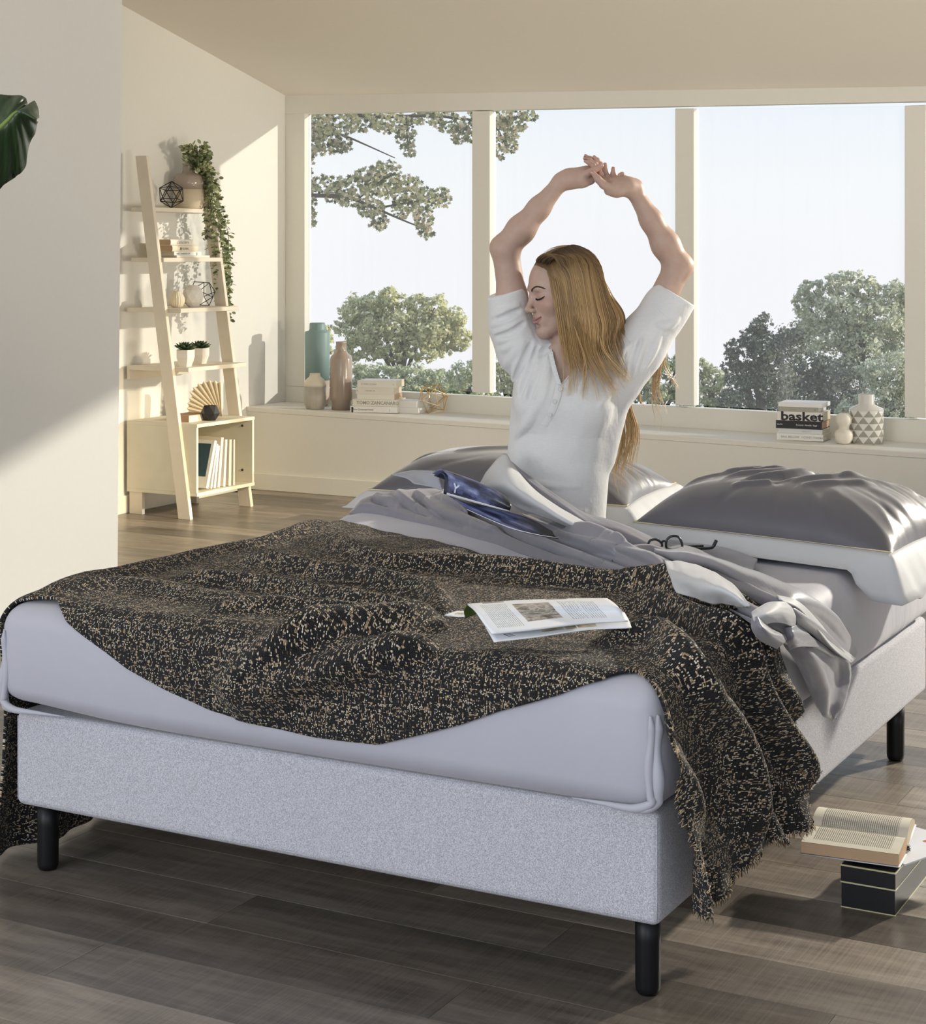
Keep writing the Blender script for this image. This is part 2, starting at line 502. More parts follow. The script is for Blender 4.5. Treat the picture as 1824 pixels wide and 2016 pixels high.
for zz in (.2, .44):
    bmq = bmesh.new()
    bmesh.ops.create_cone(bmq, cap_ends=True, segments=12, radius1=.007, radius2=.007, depth=.004, matrix=Matrix.Translation((-5.63, SY[1] - .017, zz)) @ Matrix.Rotation(math.pi / 2, 4, 'X'))
    part('screw_cap', bmq, simple('screw_cap', (.05, .05, .05), .5), lad)

# ---------------- writing
def text_part(s, size, M, mat, parent, name='lettering', sx=1.0, bold=0.0, align='LEFT'):
    cu = bpy.data.curves.new(name, 'FONT')
    cu.body = s; cu.size = size; cu.extrude = .0002; cu.offset = bold; cu.align_x = align; cu.resolution_u = 2
    o = bpy.data.objects.new(name, cu)
    me = bpy.data.meshes.new_from_object(o)
    bpy.data.objects.remove(o); bpy.data.curves.remove(cu)
    me.name = name
    me.transform(M @ Matrix.Diagonal((sx, 1, 1, 1)))
    me.materials.clear()
    return mesh_obj(name, me, mat, parent)
M_ink = simple('print_ink', (.03, .03, .03), .6)
M_ink_g = simple('print_ink_grey', (.35, .34, .32), .6)
M_ink_w = simple('print_white', (.8, .8, .78), .6)

# ---------------- books
PAGE = {}
def page_mat(col):
    if col in PAGE: return PAGE[col]
    m, nt, b = new_mat('page_edges')
    c = coords(nt, 'Object', (3, 3, 900))
    nz = noise(nt, c, 1.0, 2, .5)
    nt.links.new(mixc(nt, nz, tuple(x * .72 for x in col), col), b.inputs['Base Color'])
    b.inputs['Roughness'].default_value = .85
    PAGE[col] = m
    return m
CREAM, WHITEP, TAN = (.80, .70, .52), (.80, .77, .70), (.62, .42, .26)
COV = {}
def cover_mat(col, rough=.45):
    k = (col, rough)
    if k not in COV: COV[k] = simple('book_cover', col, rough, .4)
    return COV[k]
def frame(o, xdir, zdir=(0, 0, 1)):
    x = Vector(xdir).normalized(); z = Vector(zdir).normalized()
    y = z.cross(x).normalized(); z = x.cross(y)
    M = Matrix((x, y, z)).transposed().to_4x4()
    M.translation = Vector(o)
    return M
def book(label, M, L, D, T, cov, pages=CREAM, group=None, hard=False, round_spine=False, texts=()):
    """local: x along the spine, y away from the spine, z thickness"""
    t = thing('book', label, 'book', M.translation, group)
    ct = .0022 if hard else .0009
    ov = .003 if hard else 0
    bm = bmesh.new()
    bx(bm, (0, L), (0.002, D), (0, ct), .0003, M)
    bx(bm, (0, L), (0.002, D), (T - ct, T), .0003, M)
    if round_spine:
        n = 8; vs = []
        for k in range(n + 1):
            a = math.pi * (k / n - .5)
            vs.append((-.006 * math.cos(a) + .002, T / 2 + T / 2 * math.sin(a)))
        lo = [bm.verts.new(M @ Vector((0, y, z))) for y, z in vs]; hi = [bm.verts.new(M @ Vector((L, y, z))) for y, z in vs]
        for k in range(n): bm.faces.new((lo[k], lo[k + 1], hi[k + 1], hi[k]))
    else:
        bx(bm, (0, L), (0, .002), (0, T), .0003, M)
    part('cover', bm, cover_mat(cov), t)
    box('page_block', (ov, L - ov), (.0021, D - ov - .0005), (ct, T - ct), page_mat(pages), t, M=M)
    for (s, size, x, z, mat, kw) in texts:
        TM = M @ Matrix.Translation((x, -.0004 - (.0045 if round_spine else 0), z)) @ Matrix.Rotation(math.pi / 2, 4, 'X')
        text_part(s, size, TM, mat, t, 'spine_lettering', **kw)
    return t

# shelf two: lying books
z2 = SHELF[2][0]
def shelf_x(px, py, X): return on_x(px, py, X)
g = 'books lying on the second shelf board'
yb0 = 7.52
def lie(label, x, y0, z, L, D, T, cov, pages, **kw):
    # spine faces the room (+X); runs along +Y
    return book(label, frame((x, y0, z), (0, 1, 0)), L, D, T, cov, pages, g, **kw)
lie('thin cream booklet lying directly on the second ladder board', -5.79, 7.56, z2, .29, .19, .012, (.83, .77, .66), CREAM)
lie('white lying book printed with small black capitals, below two thicker books', -5.80, 7.55, z2 + .0125, .24, .17, .02, (.86, .84, .78), CREAM, texts=(('HØLY WARDROOM', .013, .02, .005, M_ink, {}), ('▮', .016, .19, .004, M_ink, {})))
lie('thick cream book with an orange page edge, in the middle of the ladder stack', -5.80, 7.53, z2 + .033, .225, .165, .032, (.84, .74, .55), TAN, round_spine=True, texts=(('GLOBAL', .015, .085, .01, M_ink_g, {'bold': .0004}), ('H', .02, .065, .008, M_ink, {'bold': .0006})))
lie('cream hardback titled in thin grey letters, topmost of the ladder stack', -5.80, 7.515, z2 + .0655, .195, .16, .032, (.86, .80, .68), TAN, hard=True, round_spine=True, texts=(('caractère', .027, .055, .009, M_ink_g, {}),))

# cabinet: leaning books (top leans towards the near side)
zc = CZ0 + .018
M_teal_print = simple('teal_print', (.035, .075, .10), .5)
g = 'upright books leaning inside the shelf box'
specs = [  # y of the foot, lean, height, depth, thickness, cover, label
    (7.560, .30, .255, .19, .020, (.80, .77, .69), 'leaning book showing its dark teal cover, front of the row in the box'),
    (7.592, .24, .235, .17, .013, (.83, .78, .66), 'thin cream book leaning second in the box, behind the teal cover'),
    (7.625, .17, .222, .165, .017, (.78, .74, .76), 'pale lilac short book, third in the box row'),
    (7.662, .13, .262, .18, .021, (.78, .70, .56), 'tall tan paperback with a cracked spine, fourth in the box row'),
    (7.711, .075, .248, .18, .018, (.86, .83, .75), 'white book standing between tan and ivory ones, fifth in the box row'),
    (7.762, .03, .245, .175, .022, (.80, .75, .62), 'ivory book nearly upright, last but one in the box row'),
    (7.796, .01, .243, .175, .014, (.72, .68, .60), 'slim greyish book with speckled spine at the far end of the box')]
for (yf, ln, H, D, T, cov, lab) in specs:
    up = Vector((0, math.sin(ln), math.cos(ln))); side = Vector((0, math.cos(ln), -math.sin(ln)))
    # local x = up (along the spine), local y = away from the spine = -X, z = thickness
    M = Matrix((up, Vector((-1, 0, 0)), up.cross(Vector((-1, 0, 0))))).transposed().to_4x4()
    M.translation = Vector((-5.585, yf, zc + .0005 + abs(math.sin(ln)) * T))
    t = book(lab, M, H, D, T, cov, CREAM, g, texts=((('n' if T < .018 else 'Ed.'), .008, .02, T * .3, M_ink_g, {}),))
    if ln == .30:
        # printed front: a dark teal panel on the near board, with faint lettering
        zz = -.0004 if (M @ Vector((0, 0, -1)) - M.translation).y < 0 else T + .0004
        pts = [M @ Vector((x, y, zz)) for x, y in ((.06, .018), (.235, .018), (.235, .17), (.06, .17))]
        pydata('printed_panel', pts, [(0, 1, 2, 3)], M_teal_print, t, smooth=False)

# shelf one: two tone vase with hanging plant, wire polyhedron
def ico_edges(c, r, rot, rad, name, mat, parent, skip=()):
    bm = bmesh.new(); ph = (1 + 5 ** .5) / 2; q = r / math.hypot(1, ph)
    vs = [bm.verts.new(v) for v in [(s1 * q, s2 * ph * q, 0) for s1 in (-1, 1) for s2 in (-1, 1)] + [(0, s1 * q, s2 * ph * q) for s1 in (-1, 1) for s2 in (-1, 1)] + [(s2 * ph * q, 0, s1 * q) for s1 in (-1, 1) for s2 in (-1, 1)]]
    for i in range(12):
        for j in range(i):
            if (vs[i].co - vs[j].co).length < 2.1 * q: bm.edges.new((vs[i], vs[j]))
    bm.edges.ensure_lookup_table()
    R = Matrix.Rotation(rot[0], 3, 'X') @ Matrix.Rotation(rot[1], 3, 'Y') @ Matrix.Rotation(rot[2], 3, 'Z')
    P = []
    pts = [R @ v.co for v in bm.verts]
    zmin = min(p.z for p in pts)
    for i, e in enumerate(bm.edges):
        if i in skip: continue
        a, b = R @ e.verts[0].co, R @ e.verts[1].co
        P.append(([(a.x + c[0], a.y + c[1], a.z - zmin + c[2] + rad), (b.x + c[0], b.y + c[1], b.z - zmin + c[2] + rad)], rad))
    bm.free()
    return tubes(name, P, mat, parent, 5, smooth=False)
M_blackwire = simple('black_wire', (.012, .012, .013), .5)
z1 = SHELF[1][0]
p = on_x(345, 404, -5.87)
t = thing('wire_polyhedron', 'black wire polyhedron beside the two-tone vase on the top shelf board', 'ornament', (-5.895, p[1], z1))
ico_edges((-5.895, p[1], z1), .072, (.35, .2, .5), .0024, 'wire_frame', M_blackwire, t)
p = on_x(373, 404, -5.93)
VX, VY = -5.935, p[1]
t = thing('vase', 'two-tone taupe and sand ceramic vase holding the trailing plant, top shelf board', 'vase', (VX, VY, z1))
M_vtaupe = simple('taupe_glaze', (.36, .29, .235), .18, .5, coat=.4)
M_vsand = simple('sand_bisque', (.62, .52, .38), .7, .3)
lathe('lower_body', [(.070, 0), (.078, .006), (.082, .05), (.083, .108)], (VX, VY, z1), M_vsand, t)
lathe('upper_body', [(.0832, .108), (.083, .15), (.078, .175), (.062, .192), (.036, .199), (.033, .21), (.033, .245), (.034, .25), (.029, .25), (.029, .2)], (VX, VY, z1), M_vtaupe, t)
# trailing eucalyptus
def leaf_blade(P, d, n, L, W, V, Fc, cup=.15):
    """small oval leaf from P along d, blade normal n"""
    d = np.asarray(d, float); d /= np.linalg.norm(d)
    s = np.cross(n, d); s /= np.linalg.norm(s) + 1e-9
    n = np.cross(d, s)
    o = len(V)
    for u, w in ((0, 0), (.25, .8), (.55, 1), (.85, .6), (1, 0), (.85, -.6), (.55, -1), (.25, -.8)):
        V.append(P + d * L * u + s * W * .5 * w + n * (abs(w) * W * cup))
    V.append(P + d * L * .5)
    for k in range(8): Fc.append((o + k, o + (k + 1) % 8, o + 8))
M_euca, nt, b = new_mat('eucalyptus_leaf')
gm = nt.nodes.new('ShaderNodeNewGeometry')
nt.links.new(ramp(nt, gm.outputs['Random Per Island'], [(0, (.10, .13, .055)), (.5, (.23, .27, .12)), (1, (.46, .47, .25))]), b.inputs['Base Color'])
b.inputs['Roughness'].default_value = .5
M_stem = simple('green_stem', (.12, .12, .06), .6)
pl = thing('trailing_plant', 'trailing eucalyptus garland hanging from the two-tone vase down past the boards', 'plant', (VX, VY, z1 + .2))
rng = random.Random(11); nr = np.random.RandomState(11)
mouth = np.array([VX, VY, z1 + .22])
stems, V, Fc = [], [], []
guides = [
    [(390, 312), (398, 310), (412, 360), (422, 420), (432, 480), (446, 540), (448, 580), (444, 606)],
    [(390, 312), (402, 318), (418, 370), (428, 440), (436, 500), (440, 560), (446, 610), (452, 632)],
    [(390, 312), (400, 322), (408, 380), (416, 430), (424, 500), (430, 560), (440, 600)],
    [(390, 312), (404, 330), (424, 380), (440, 430), (448, 480), (446, 530), (452, 560)],
    [(390, 312), (402, 330), (404, 360), (410, 410), (416, 460), (420, 500)],
    [(390, 312), (400, 325), (414, 350), (420, 400), (434, 455), (438, 520), (450, 575), (447, 620)],
    [(390, 312), (400, 322), (406, 345), (412, 395), (410, 440), (404, 470)],
    [(380, 318), (372, 298), (366, 290)], [(380, 318), (384, 300), (380, 290)], [(380, 318), (392, 300), (402, 288)], [(380, 318), (398, 306), (412, 308)],
    [(390, 312), (404, 316), (426, 372), (430, 430), (440, 470), (452, 500), (449, 545)],
    [(390, 312), (402, 318), (412, 365), (424, 425), (420, 480), (434, 530), (436, 575)],
]
for gi, gpx in enumerate(guides):
    X0 = -5.87 + rng.uniform(-.03, .06)
    pts = [mouth] + [on_x(px + rng.uniform(-3, 3), py, X0 + (.02 if i > 1 else 0)) for i, (px, py) in enumerate(gpx[1:])]
    sp = spline(pts, 10 * len(gpx))
    stems.append((sp, .0016))
    for i in range(3, len(sp) - 1):
        for q in range(3):
            d = sp[i + 1] - sp[i]; d /= np.linalg.norm(d) + 1e-9
            rd = nr.normal(size=3); rd -= d * np.dot(rd, d); rd /= np.linalg.norm(rd)
            L = rng.uniform(.018, .034)
            leaf_blade(sp[i] + nr.normal(size=3) * .009, d * .35 + rd, nr.normal(size=3), L, L * .62, V, Fc)
tubes('stems', stems, M_stem, pl, 4, kind='stuff')
pydata('leaves', V, Fc, M_euca, pl, kind='stuff')

# shelf three
z3 = SHELF[3][0]
M_white = simple('white_ceramic', (.80, .75, .66), .45, .4)
M_white2 = simple('matt_white_ceramic', (.82, .78, .70), .6, .3)
p = on_x(346, 602, -5.80)
t = thing('ribbed_vase', 'small cream ribbed vase behind the ladder rail, left on the third board', 'vase', (-5.80, p[1] + .012, z3))
lathe('body', [(.020, 0), (.032, .008), (.040, .03), (.040, .05), (.030, .072), (.021, .08), (.022, .088), (.018, .088), (.017, .07)], (-5.80, p[1] + .012, z3), simple('cream_ceramic', (.80, .70, .52), .6), t, n=72,
      fn=lambda r, z, a: r * (1 + .045 * math.cos(18 * a)))
p = on_x(380, 602, -5.77)
c = (-5.77, p[1], z3)
t = thing('faceted_vase', 'round white vase with faceted diamond sides, centre of the third board', 'vase', c)
def faceted(c, R, H, n, rows, mat, parent, name='body'):
    bm = bmesh.new(); rings = []
    for j, (rr, zz) in enumerate(rows):
        rings.append([bm.verts.new((c[0] + R * rr * math.cos(2 * math.pi * (i + .5 * (j % 2)) / n), c[1] + R * rr * math.sin(2 * math.pi * (i + .5 * (j % 2)) / n), c[2] + H * zz)) for i in range(n)])
    for j in range(len(rows) - 1):
        for i in range(n):
            a, b2 = rings[j], rings[j + 1]
            if j % 2 == 0:
                bm.faces.new((a[i], a[(i + 1) % n], b2[i])); bm.faces.new((a[(i + 1) % n], b2[(i + 1) % n], b2[i]))
            else:
                bm.faces.new((a[i], b2[(i + 1) % n], b2[i])); bm.faces.new((a[i], a[(i + 1) % n], b2[(i + 1) % n]))
    bm.faces.new(rings[0][::-1]); bm.faces.new(rings[-1])
    return part(name, bm, mat, parent)
faceted(c, .058, .118, 9, [(.42, 0), (.86, .22), (1.0, .5), (.86, .78), (.42, 1.0), (.36, .985)], M_white2, t)
p = on_x(400, 598, -5.85)
t = thing('wire_polyhedron', 'black wire polyhedron leaning behind the faceted white vase, third board', 'ornament', (-5.855, p[1] - .005, z3))
ico_edges((-5.855, p[1] - .005, z3), .078, (.9, .1, .8), .0022, 'wire_frame', M_blackwire, t, skip=(3, 11, 17))

# shelf four: succulents
z4 = SHELF[4][0]
M_succ, nt, b = new_mat('succulent_leaf')
gm = nt.nodes.new('ShaderNodeNewGeometry')
nt.links.new(ramp(nt, gm.outputs['Random Per Island'], [(0, (.018, .042, .014)), (1, (.06, .10, .035))]), b.inputs['Base Color'])
b.inputs['Roughness'].default_value = .45
def succulent(px, X, lab, s):
    p = on_x(px, 714, X); c = (X, p[1], z4)
    t = thing('potted_succulent', lab, 'plant', c, 'succulents on the fourth ladder board')
    bm = bmesh.new()
    rows = [(.024, 0), (.036, .034), (.036, .062), (.031, .062), (.031, .05)]
    n = 5; rings = [[bm.verts.new((c[0] + r * s * math.cos(2 * math.pi * i / n + .6), c[1] + r * s * math.sin(2 * math.pi * i / n + .6), c[2] + z * s)) for i in range(n)] for r, z in rows]
    for j in range(len(rows) - 1):
        for i in range(n): bm.faces.new((rings[j][i], rings[j][(i + 1) % n], rings[j + 1][(i + 1) % n], rings[j + 1][i]))
    bm.faces.new(rings[0][::-1]); bm.faces.new(rings[-1])
    part('pot', bm, M_white, t)
    V, Fc = [], []
    for k in range(30):
        a = k * 2.4; el = .25 + k / 30 * 1.15
        d = np.array([math.cos(a) * math.cos(el), math.sin(a) * math.cos(el), math.sin(el)])
        o = len(V); L = .050 * s * (1 - .35 * k / 30); W = .017 * s
        sd = np.array([-math.sin(a), math.cos(a), 0]); nn = np.cross(d, sd)
        b0 = np.array(c) + np.array([0, 0, .058 * s])
        for u, w, th in ((0, .45, .003), (.5, 1, .005), (.8, .75, .004), (1, .05, .001)):
            for sg, tg in ((-1, 0), (0, 1), (1, 0), (0, -1)): V.append(b0 + d * L * u + sd * W * .5 * w * sg + nn * th * tg)
        for j in range(3):
            for i in range(4): Fc.append((o + j * 4 + i, o + j * 4 + (i + 1) % 4, o + (j + 1) * 4 + (i + 1) % 4, o + (j + 1) * 4 + i))
    pydata('rosette', V, Fc, M_succ, t)
succulent(364, -5.70, 'dark green succulent in white faceted pot next to the ladder rail', 1.42)
succulent(394, -5.78, 'dark green succulent in white faceted pot on the far side of its twin', 1.36)

# on top of the box: closed book, paper fan, black polyhedron
zb = CZ1
p = on_x(376, 826, -5.70)
M = frame((-5.665, 7.50, zb), (0, 1, 0))
t = book('closed book with brown top edge lying on the shelf box by the rail', M, .165, .125, .034, (.72, .66, .55), (.55, .33, .2), 'small things on the shelf box')
M_top = simple('brown_leather', (.30, .16, .08), .5)
box('top_board', (-5.789, -5.667), (7.502, 7.663), (zb + .0342, zb + .036), M_top, t)
M_paper = simple('folded_paper', (.84, .75, .58), .8, .2)
fc = on_x(437, 818, -5.70)
fz = zb
t = thing('paper_fan', 'folded cream paper fan standing open behind the black polyhedron on the shelf box', 'ornament', (fc[0], fc[1], fz))
V, Fc = [], []
npl = 22
for k in range(npl + 1):
    a = math.radians(88 + (178 - 88) * k / npl)
    off = .016 * (1 if k % 2 else -1)
    R = .185 if k % 2 else .172
    R *= 1.0 + .22 * math.sin((k / npl) * math.pi) * (1 if k < npl * .6 else .6)
    hz = math.cos(a) * R
    V.append((fc[0] + off * .1, fc[1] - off * .1, fz + .003))
    V.append((fc[0] + hz * .80 + off * .60, fc[1] + hz * .60 - off * .80, fz + .003 + math.sin(a) * R * .98))
for k in range(npl): Fc.append((2 * k, 2 * k + 1, 2 * k + 3)); Fc.append((2 * k, 2 * k + 3, 2 * k + 2))
o = pydata('pleats', V, Fc, M_paper, t, smooth=False)
md = o.modifiers.new('thick', 'SOLIDIFY'); md.thickness = .0012
p = on_x(414, 826, -5.635)
c = (-5.635, p[1], zb)
t = thing('black_polyhedron', 'black faceted candle holder in front of the paper fan on the shelf box', 'ornament', c)
faceted(c, .052, .079, 6, [(.62, 0), (1.0, .48), (.68, 1.0), (.5, .93)], simple('black_matt', (.022, .021, .022), .4), t)
# ================================================================== ON THE WINDOW LEDGE
def lz(px, py):
    z = .46
    for _ in range(4):
        p = on_z(px, py, z); z = ledge_z(p[0])
    return on_z(px, py, z)
def mmpp(p): return proj(p)[2] / F_PX
def pot(name, label, px, py, prof_px, mat, n=48, parts=None):
    """prof_px: (radius, height) in picture pixels at the pot's own distance"""
    p = lz(px, py); s = mmpp(p)
    t = thing(name, label, 'vase', tuple(p), None)
    if parts is None: parts = [('body', prof_px, mat)]
    for nm, pr, m in parts: lathe(nm, [(r * s, z * s) for r, z in pr], p, m, t, n)
    return t, p, s
def glaze(name, col, col2, rough=.2, vs=(14, 14, .6)):
    m, nt, b = new_mat(name)
    nz = noise(nt, coords(nt, 'Object', vs), 3.0, 3)
    nt.links.new(mixc(nt, nz, col, col2), b.inputs['Base Color'])
    b.inputs['Roughness'].default_value = rough; b.inputs['Coat Weight'].default_value = .3
    return m
M_teal = simple('teal_matt_glaze', (.235, .335, .32), .42, .4)
M_sandv = simple('vase_sand_band', (.58, .45, .36), .6)
def vase_at(name, label, px, Y, sections, zbase=None):
    """sections: list of (part, [(r_px, y_px)...], mat) with y in picture pixels"""
    r = ray(px, 800); X = r[0] * (Y / r[1])
    z0 = ledge_z(X)
    p = np.array([X, Y, z0]); t0 = proj(p)[2]; s = t0 / F_PX
    ybase = proj(p)[1]
    t = thing(name, label, 'vase', tuple(p))
    for nm, pr, m in sections:
        lathe(nm, [(rr * s, max(0, (ybase - yy)) * s) for rr, yy in pr], p, m, t, 48)
    return t
vase_at('tall_vase', 'tall matt teal cylinder vase at the left end of the window ledge', 625, 8.83,
        [('foot', [(20, 900), (23, 790), (24.2, 748)], M_sandv),
         ('body', [(24.3, 748), (24.6, 700), (24.8, 656), (24, 652.5), (17, 651), (15.6, 648), (15.6, 637), (14.6, 635.5), (13.2, 637), (13, 660)], M_teal)])
vase_at('bottle_vase', 'glossy taupe bottle vase between the teal vase and the book stack', 672, 8.71,
        [('body', [(19, 900), (19, 789), (21, 787), (22, 780), (22, 708), (20.5, 702), (11, 692), (10.3, 688), (10.3, 675), (11, 673), (10, 672.5), (8.6, 675), (8.6, 690)], glaze('taupe_streaked_glaze', (.33, .25, .20), (.45, .36, .29)))])
vase_at('small_vase', 'small round vase, cream above and grey below, at the teal vase foot', 620.5, 8.66,
        [('lower_body', [(17, 900), (18, 803), (21, 796), (22, 787), (22, 761)], glaze('grey_streaked_glaze', (.36, .33, .27), (.55, .50, .42), .4)),
         ('upper_body', [(22.1, 761), (21.5, 755), (18, 747), (12, 742), (10.3, 738), (10.6, 735), (9, 734.5), (7.5, 738)], simple('cream_glaze', (.74, .67, .54), .45))])

def ledge_stack(px0, py0, px1, py1, gp, rows):
    a, b2 = lz(px0, py0), lz(px1, py1)
    xd = Vector((b2 - a)); xd.z = 0; xd.normalize()
    s = mmpp(a)
    yd = Vector((0, 0, 1)).cross(xd)
    z = 0
    for (lab, x0px, Lpx, D, Tpx, cov, pages, off, kw) in rows:
        o = Vector(a) + xd * (x0px * s) + yd * off + Vector((0, 0, z))
        T = Tpx * s
        if kw.get('dz') is not None: o.z = a[2] + kw['dz']
        kw = {k: v for k, v in kw.items() if k != 'dz'}
        tx = []
        for (st, size, fx, mat, k2) in kw.pop('tx', ()):
            tx.append((st, size, fx * Lpx * s, T * .5 - size * .33, mat, k2))
        book(lab, frame(o, xd), Lpx * s, D, T, cov, pages, gp, texts=tuple(tx), **kw)
        z += T + .0004
W1, W2, W3 = (.83, .79, .69), (.80, .745, .64), (.85, .83, .77)
g = 'pale books in the left ledge stack'
ledge_stack(690, 811.5, 785, 815, g, [
    ('white book with a black spine end, bottom of the left ledge stack', 0, 96, .20, 12, W3, WHITEP, 0, {'tx': (('Arte Contemporanea', .014, .05, M_ink, {}), ('J', .02, .83, M_ink_g, {}), ('▮', .035, -.02, M_ink, {}))}),
    ('cream book lettered in slanted dark capitals, second from the ledge', 4, 91, .185, 13.5, W2, CREAM, .006, {'tx': (('TOMO ZANCANARO', .026, .09, M_ink_g, {'bold': .0006}),)}),
    ('thin plain cream paperback, middle of the left ledge stack', 13, 76, .17, 10.5, W1, TAN, .008, {}),
    ('cream paperback with faint grey lettering, second from top of left stack', 11, 77, .175, 12.5, W2, CREAM, .005, {'tx': (('VOLUME  XII', .010, .25, M_ink_g, {}), ('III', .010, .02, M_ink_g, {}))}),
    ('white topped paperback crowning the left ledge stack', 14, 79, .18, 13.5, W1, CREAM, .003, {'tx': (('LE OPERE  DI SCENA', .010, .1, M_ink_g, {}), ('e', .012, .92, M_ink_g, {}))})])
q = lz(800, 813)
for i, lab in enumerate(('white slim book lying behind the left ledge stack, lower one', 'white slim book lying behind the left ledge stack, upper one')):
    book(lab, frame((q[0] - .08 + i * .02, 8.73, q[2] + i * .0355), (1, .05, 0)), .175 - .03 * i, .14, .035, W3, WHITEP, 'slim books behind the left stack')
# gold wire polyhedron
p = lz(853, 813)
M_gold = simple('brushed_gold', (.70, .50, .24), .3, .5, metal=.85)
t = thing('gold_polyhedron', 'gold wire polyhedron standing on the ledge right of the left book stack', 'ornament', tuple(p))
s = mmpp(p)
ico_edges((p[0], p[1], p[2] - .004), 31 * s, (.15, .36, .3), .0026, 'wire_frame', M_gold, t)
# right stack
g = 'books in the right ledge stack'
ledge_stack(1530, 865.5, 1622, 871, g, [
    ('white paperback with dark roman capitals, bottom of the right ledge stack', 0, 92, .185, 13.2, W3, CREAM, 0, {'tx': (('SAUL BELLOW   I CONTI TORNANO', .0145, .09, M_ink_g, {'bold': .0002}), ('◂', .016, .93, M_ink_g, {}))}),
    ('light grey white paperback, second from bottom of the right stack', 1, 89, .175, 9.4, (.74, .73, .70), CREAM, .003, {'tx': (('MARCO POLI', .008, .55, M_ink_g, {}), ('▸', .014, .01, M_ink_g, {}))}),
    ('black hardback with small white lettering under the big-lettered book', -1.5, 91, .18, 15.5, (.018, .017, .018), TAN, -.002, {'hard': True, 'tx': (('Romanzi  Novelle  Saggi', .011, .44, M_ink_w, {}), ('NOTE', .010, .03, M_ink_w, {}))}),
    ('white book with huge black lowercase lettering on its spine', 1, 89, .18, 17.5, (.82, .78, .73), CREAM, .001, {'tx': (('basket', .060, .075, M_ink, {'bold': .0018, 'sx': 1.38}),)}),
    ('thin olive grey book, second from top of the right ledge stack', 2.5, 80, .17, 9.2, (.40, .39, .31), WHITEP, .004, {'tx': (('la pietra', .009, .3, M_ink_g, {}), ('•', .016, .9, M_ink, {}))}),
    ('white book with loose page edges on top of the right ledge stack', 3, 87, .18, 8.2, (.86, .84, .80), (.84, .84, .84), .0, {})])
# cream double bubble vase and patterned bottle
M_bub = simple('cream_bubble_glaze', (.80, .75, .64), .5)
Yb = lz(1662, 874)[1]
vase_at('bubble_vase', 'cream vase of two stacked bubbles between the books and the patterned bottle', 1662, Yb,
        [('body', [(9, 880), (13, 872), (17.5, 864), (18.3, 856), (16.5, 849), (11, 845.5), (9.5, 842), (11, 838), (15, 832), (15.5, 825), (13.5, 818), (9, 814), (7, 813), (6, 816)], M_bub)])
def pattern_mat():
    m, nt, b = new_mat('triangle_pattern_glaze')
    tc = nt.nodes.new('ShaderNodeTexCoord'); sp = nt.nodes.new('ShaderNodeSeparateXYZ')
    nt.links.new(tc.outputs['Object'], sp.inputs[0])
    ang = math_n(nt, 'DIVIDE', math_n(nt, 'ARCTAN2', sp.outputs['Y'], sp.outputs['X']), 2 * math.pi)
    h = .0330
    v = math_n(nt, 'DIVIDE', math_n(nt, 'SUBTRACT', sp.outputs['Z'], .003), h)
    row = math_n(nt, 'FLOOR', v); fv = math_n(nt, 'FRACT', v)
    u = math_n(nt, 'ADD', math_n(nt, 'MULTIPLY', ang, 10.0), math_n(nt, 'MULTIPLY', math_n(nt, 'MODULO', row, 2.0), .5))
    fu = math_n(nt, 'FRACT', math_n(nt, 'ADD', u, 20.35))
    tri = math_n(nt, 'MULTIPLY', math_n(nt, 'ABSOLUTE', math_n(nt, 'SUBTRACT', fu, .5)), 2.0)     # 0 centre .. 1 edge
    inside = math_n(nt, 'LESS_THAN', math_n(nt, 'ADD', tri, fv), 1.0)
    lim = math_n(nt, 'LESS_THAN', v, 5.0)
    f = math_n(nt, 'MULTIPLY', inside, lim)
    nt.links.new(mixc(nt, f, (.78, .76, .70), (.36, .345, .30)), b.inputs['Base Color'])
    b.inputs['Roughness'].default_value = .16; b.inputs['Coat Weight'].default_value = .4
    return m
M_bot = simple('white_gloss_glaze', (.70, .67, .62), .18, .5, coat=.3)
Yp = lz(1707, 872)[1]
vase_at('patterned_bottle', 'white bottle vase with grey triangle pattern at the right end of the ledge', 1706.5, Yp,
        [('body', [(29, 880), (32, 872), (33, 868), (33.5, 812), (33.8, 806)], pattern_mat()),
         ('shoulder', [(33.8, 806), (33, 804), (16, 796), (15.3, 794), (15.6, 778), (14.5, 775.5), (12.5, 777), (12.5, 800)], M_bot)])
# ================================================================== BED
XR_M, XL_M, YF, YBK, ZT, RM = -1.203, -2.777, 2.983, 5.0, .598, .05
# ---- fabrics
def melange(name, dark, light, cell=.0013):
    m, nt, b = new_mat(name)
    c = coords(nt, 'Object', (1 / cell,) * 3)
    fl = nt.nodes.new('ShaderNodeVectorMath'); fl.operation = 'FLOOR'; nt.links.new(c, fl.inputs[0])
    wh = nt.nodes.new('ShaderNodeTexWhiteNoise'); nt.links.new(fl.outputs[0], wh.inputs['Vector'])
    n2 = noise(nt, coords(nt, 'Object'), 800, 2, .6)
    f = mixc(nt, .30, wh.outputs['Value'], n2)
    nt.links.new(ramp(nt, f, [(.28, dark), (.5, tuple((a + b2) / 2 for a, b2 in zip(dark, light))), (.74, light)]), b.inputs['Base Color'])
    b.inputs['Roughness'].default_value = .9; b.inputs['Specular IOR Level'].default_value = .15
    b.inputs['Sheen Weight'].default_value = .15
    bump(nt, b, f, .5, .0006)
    return m
M_base = melange('melange_upholstery', (.33, .325, .355), (.575, .57, .61))
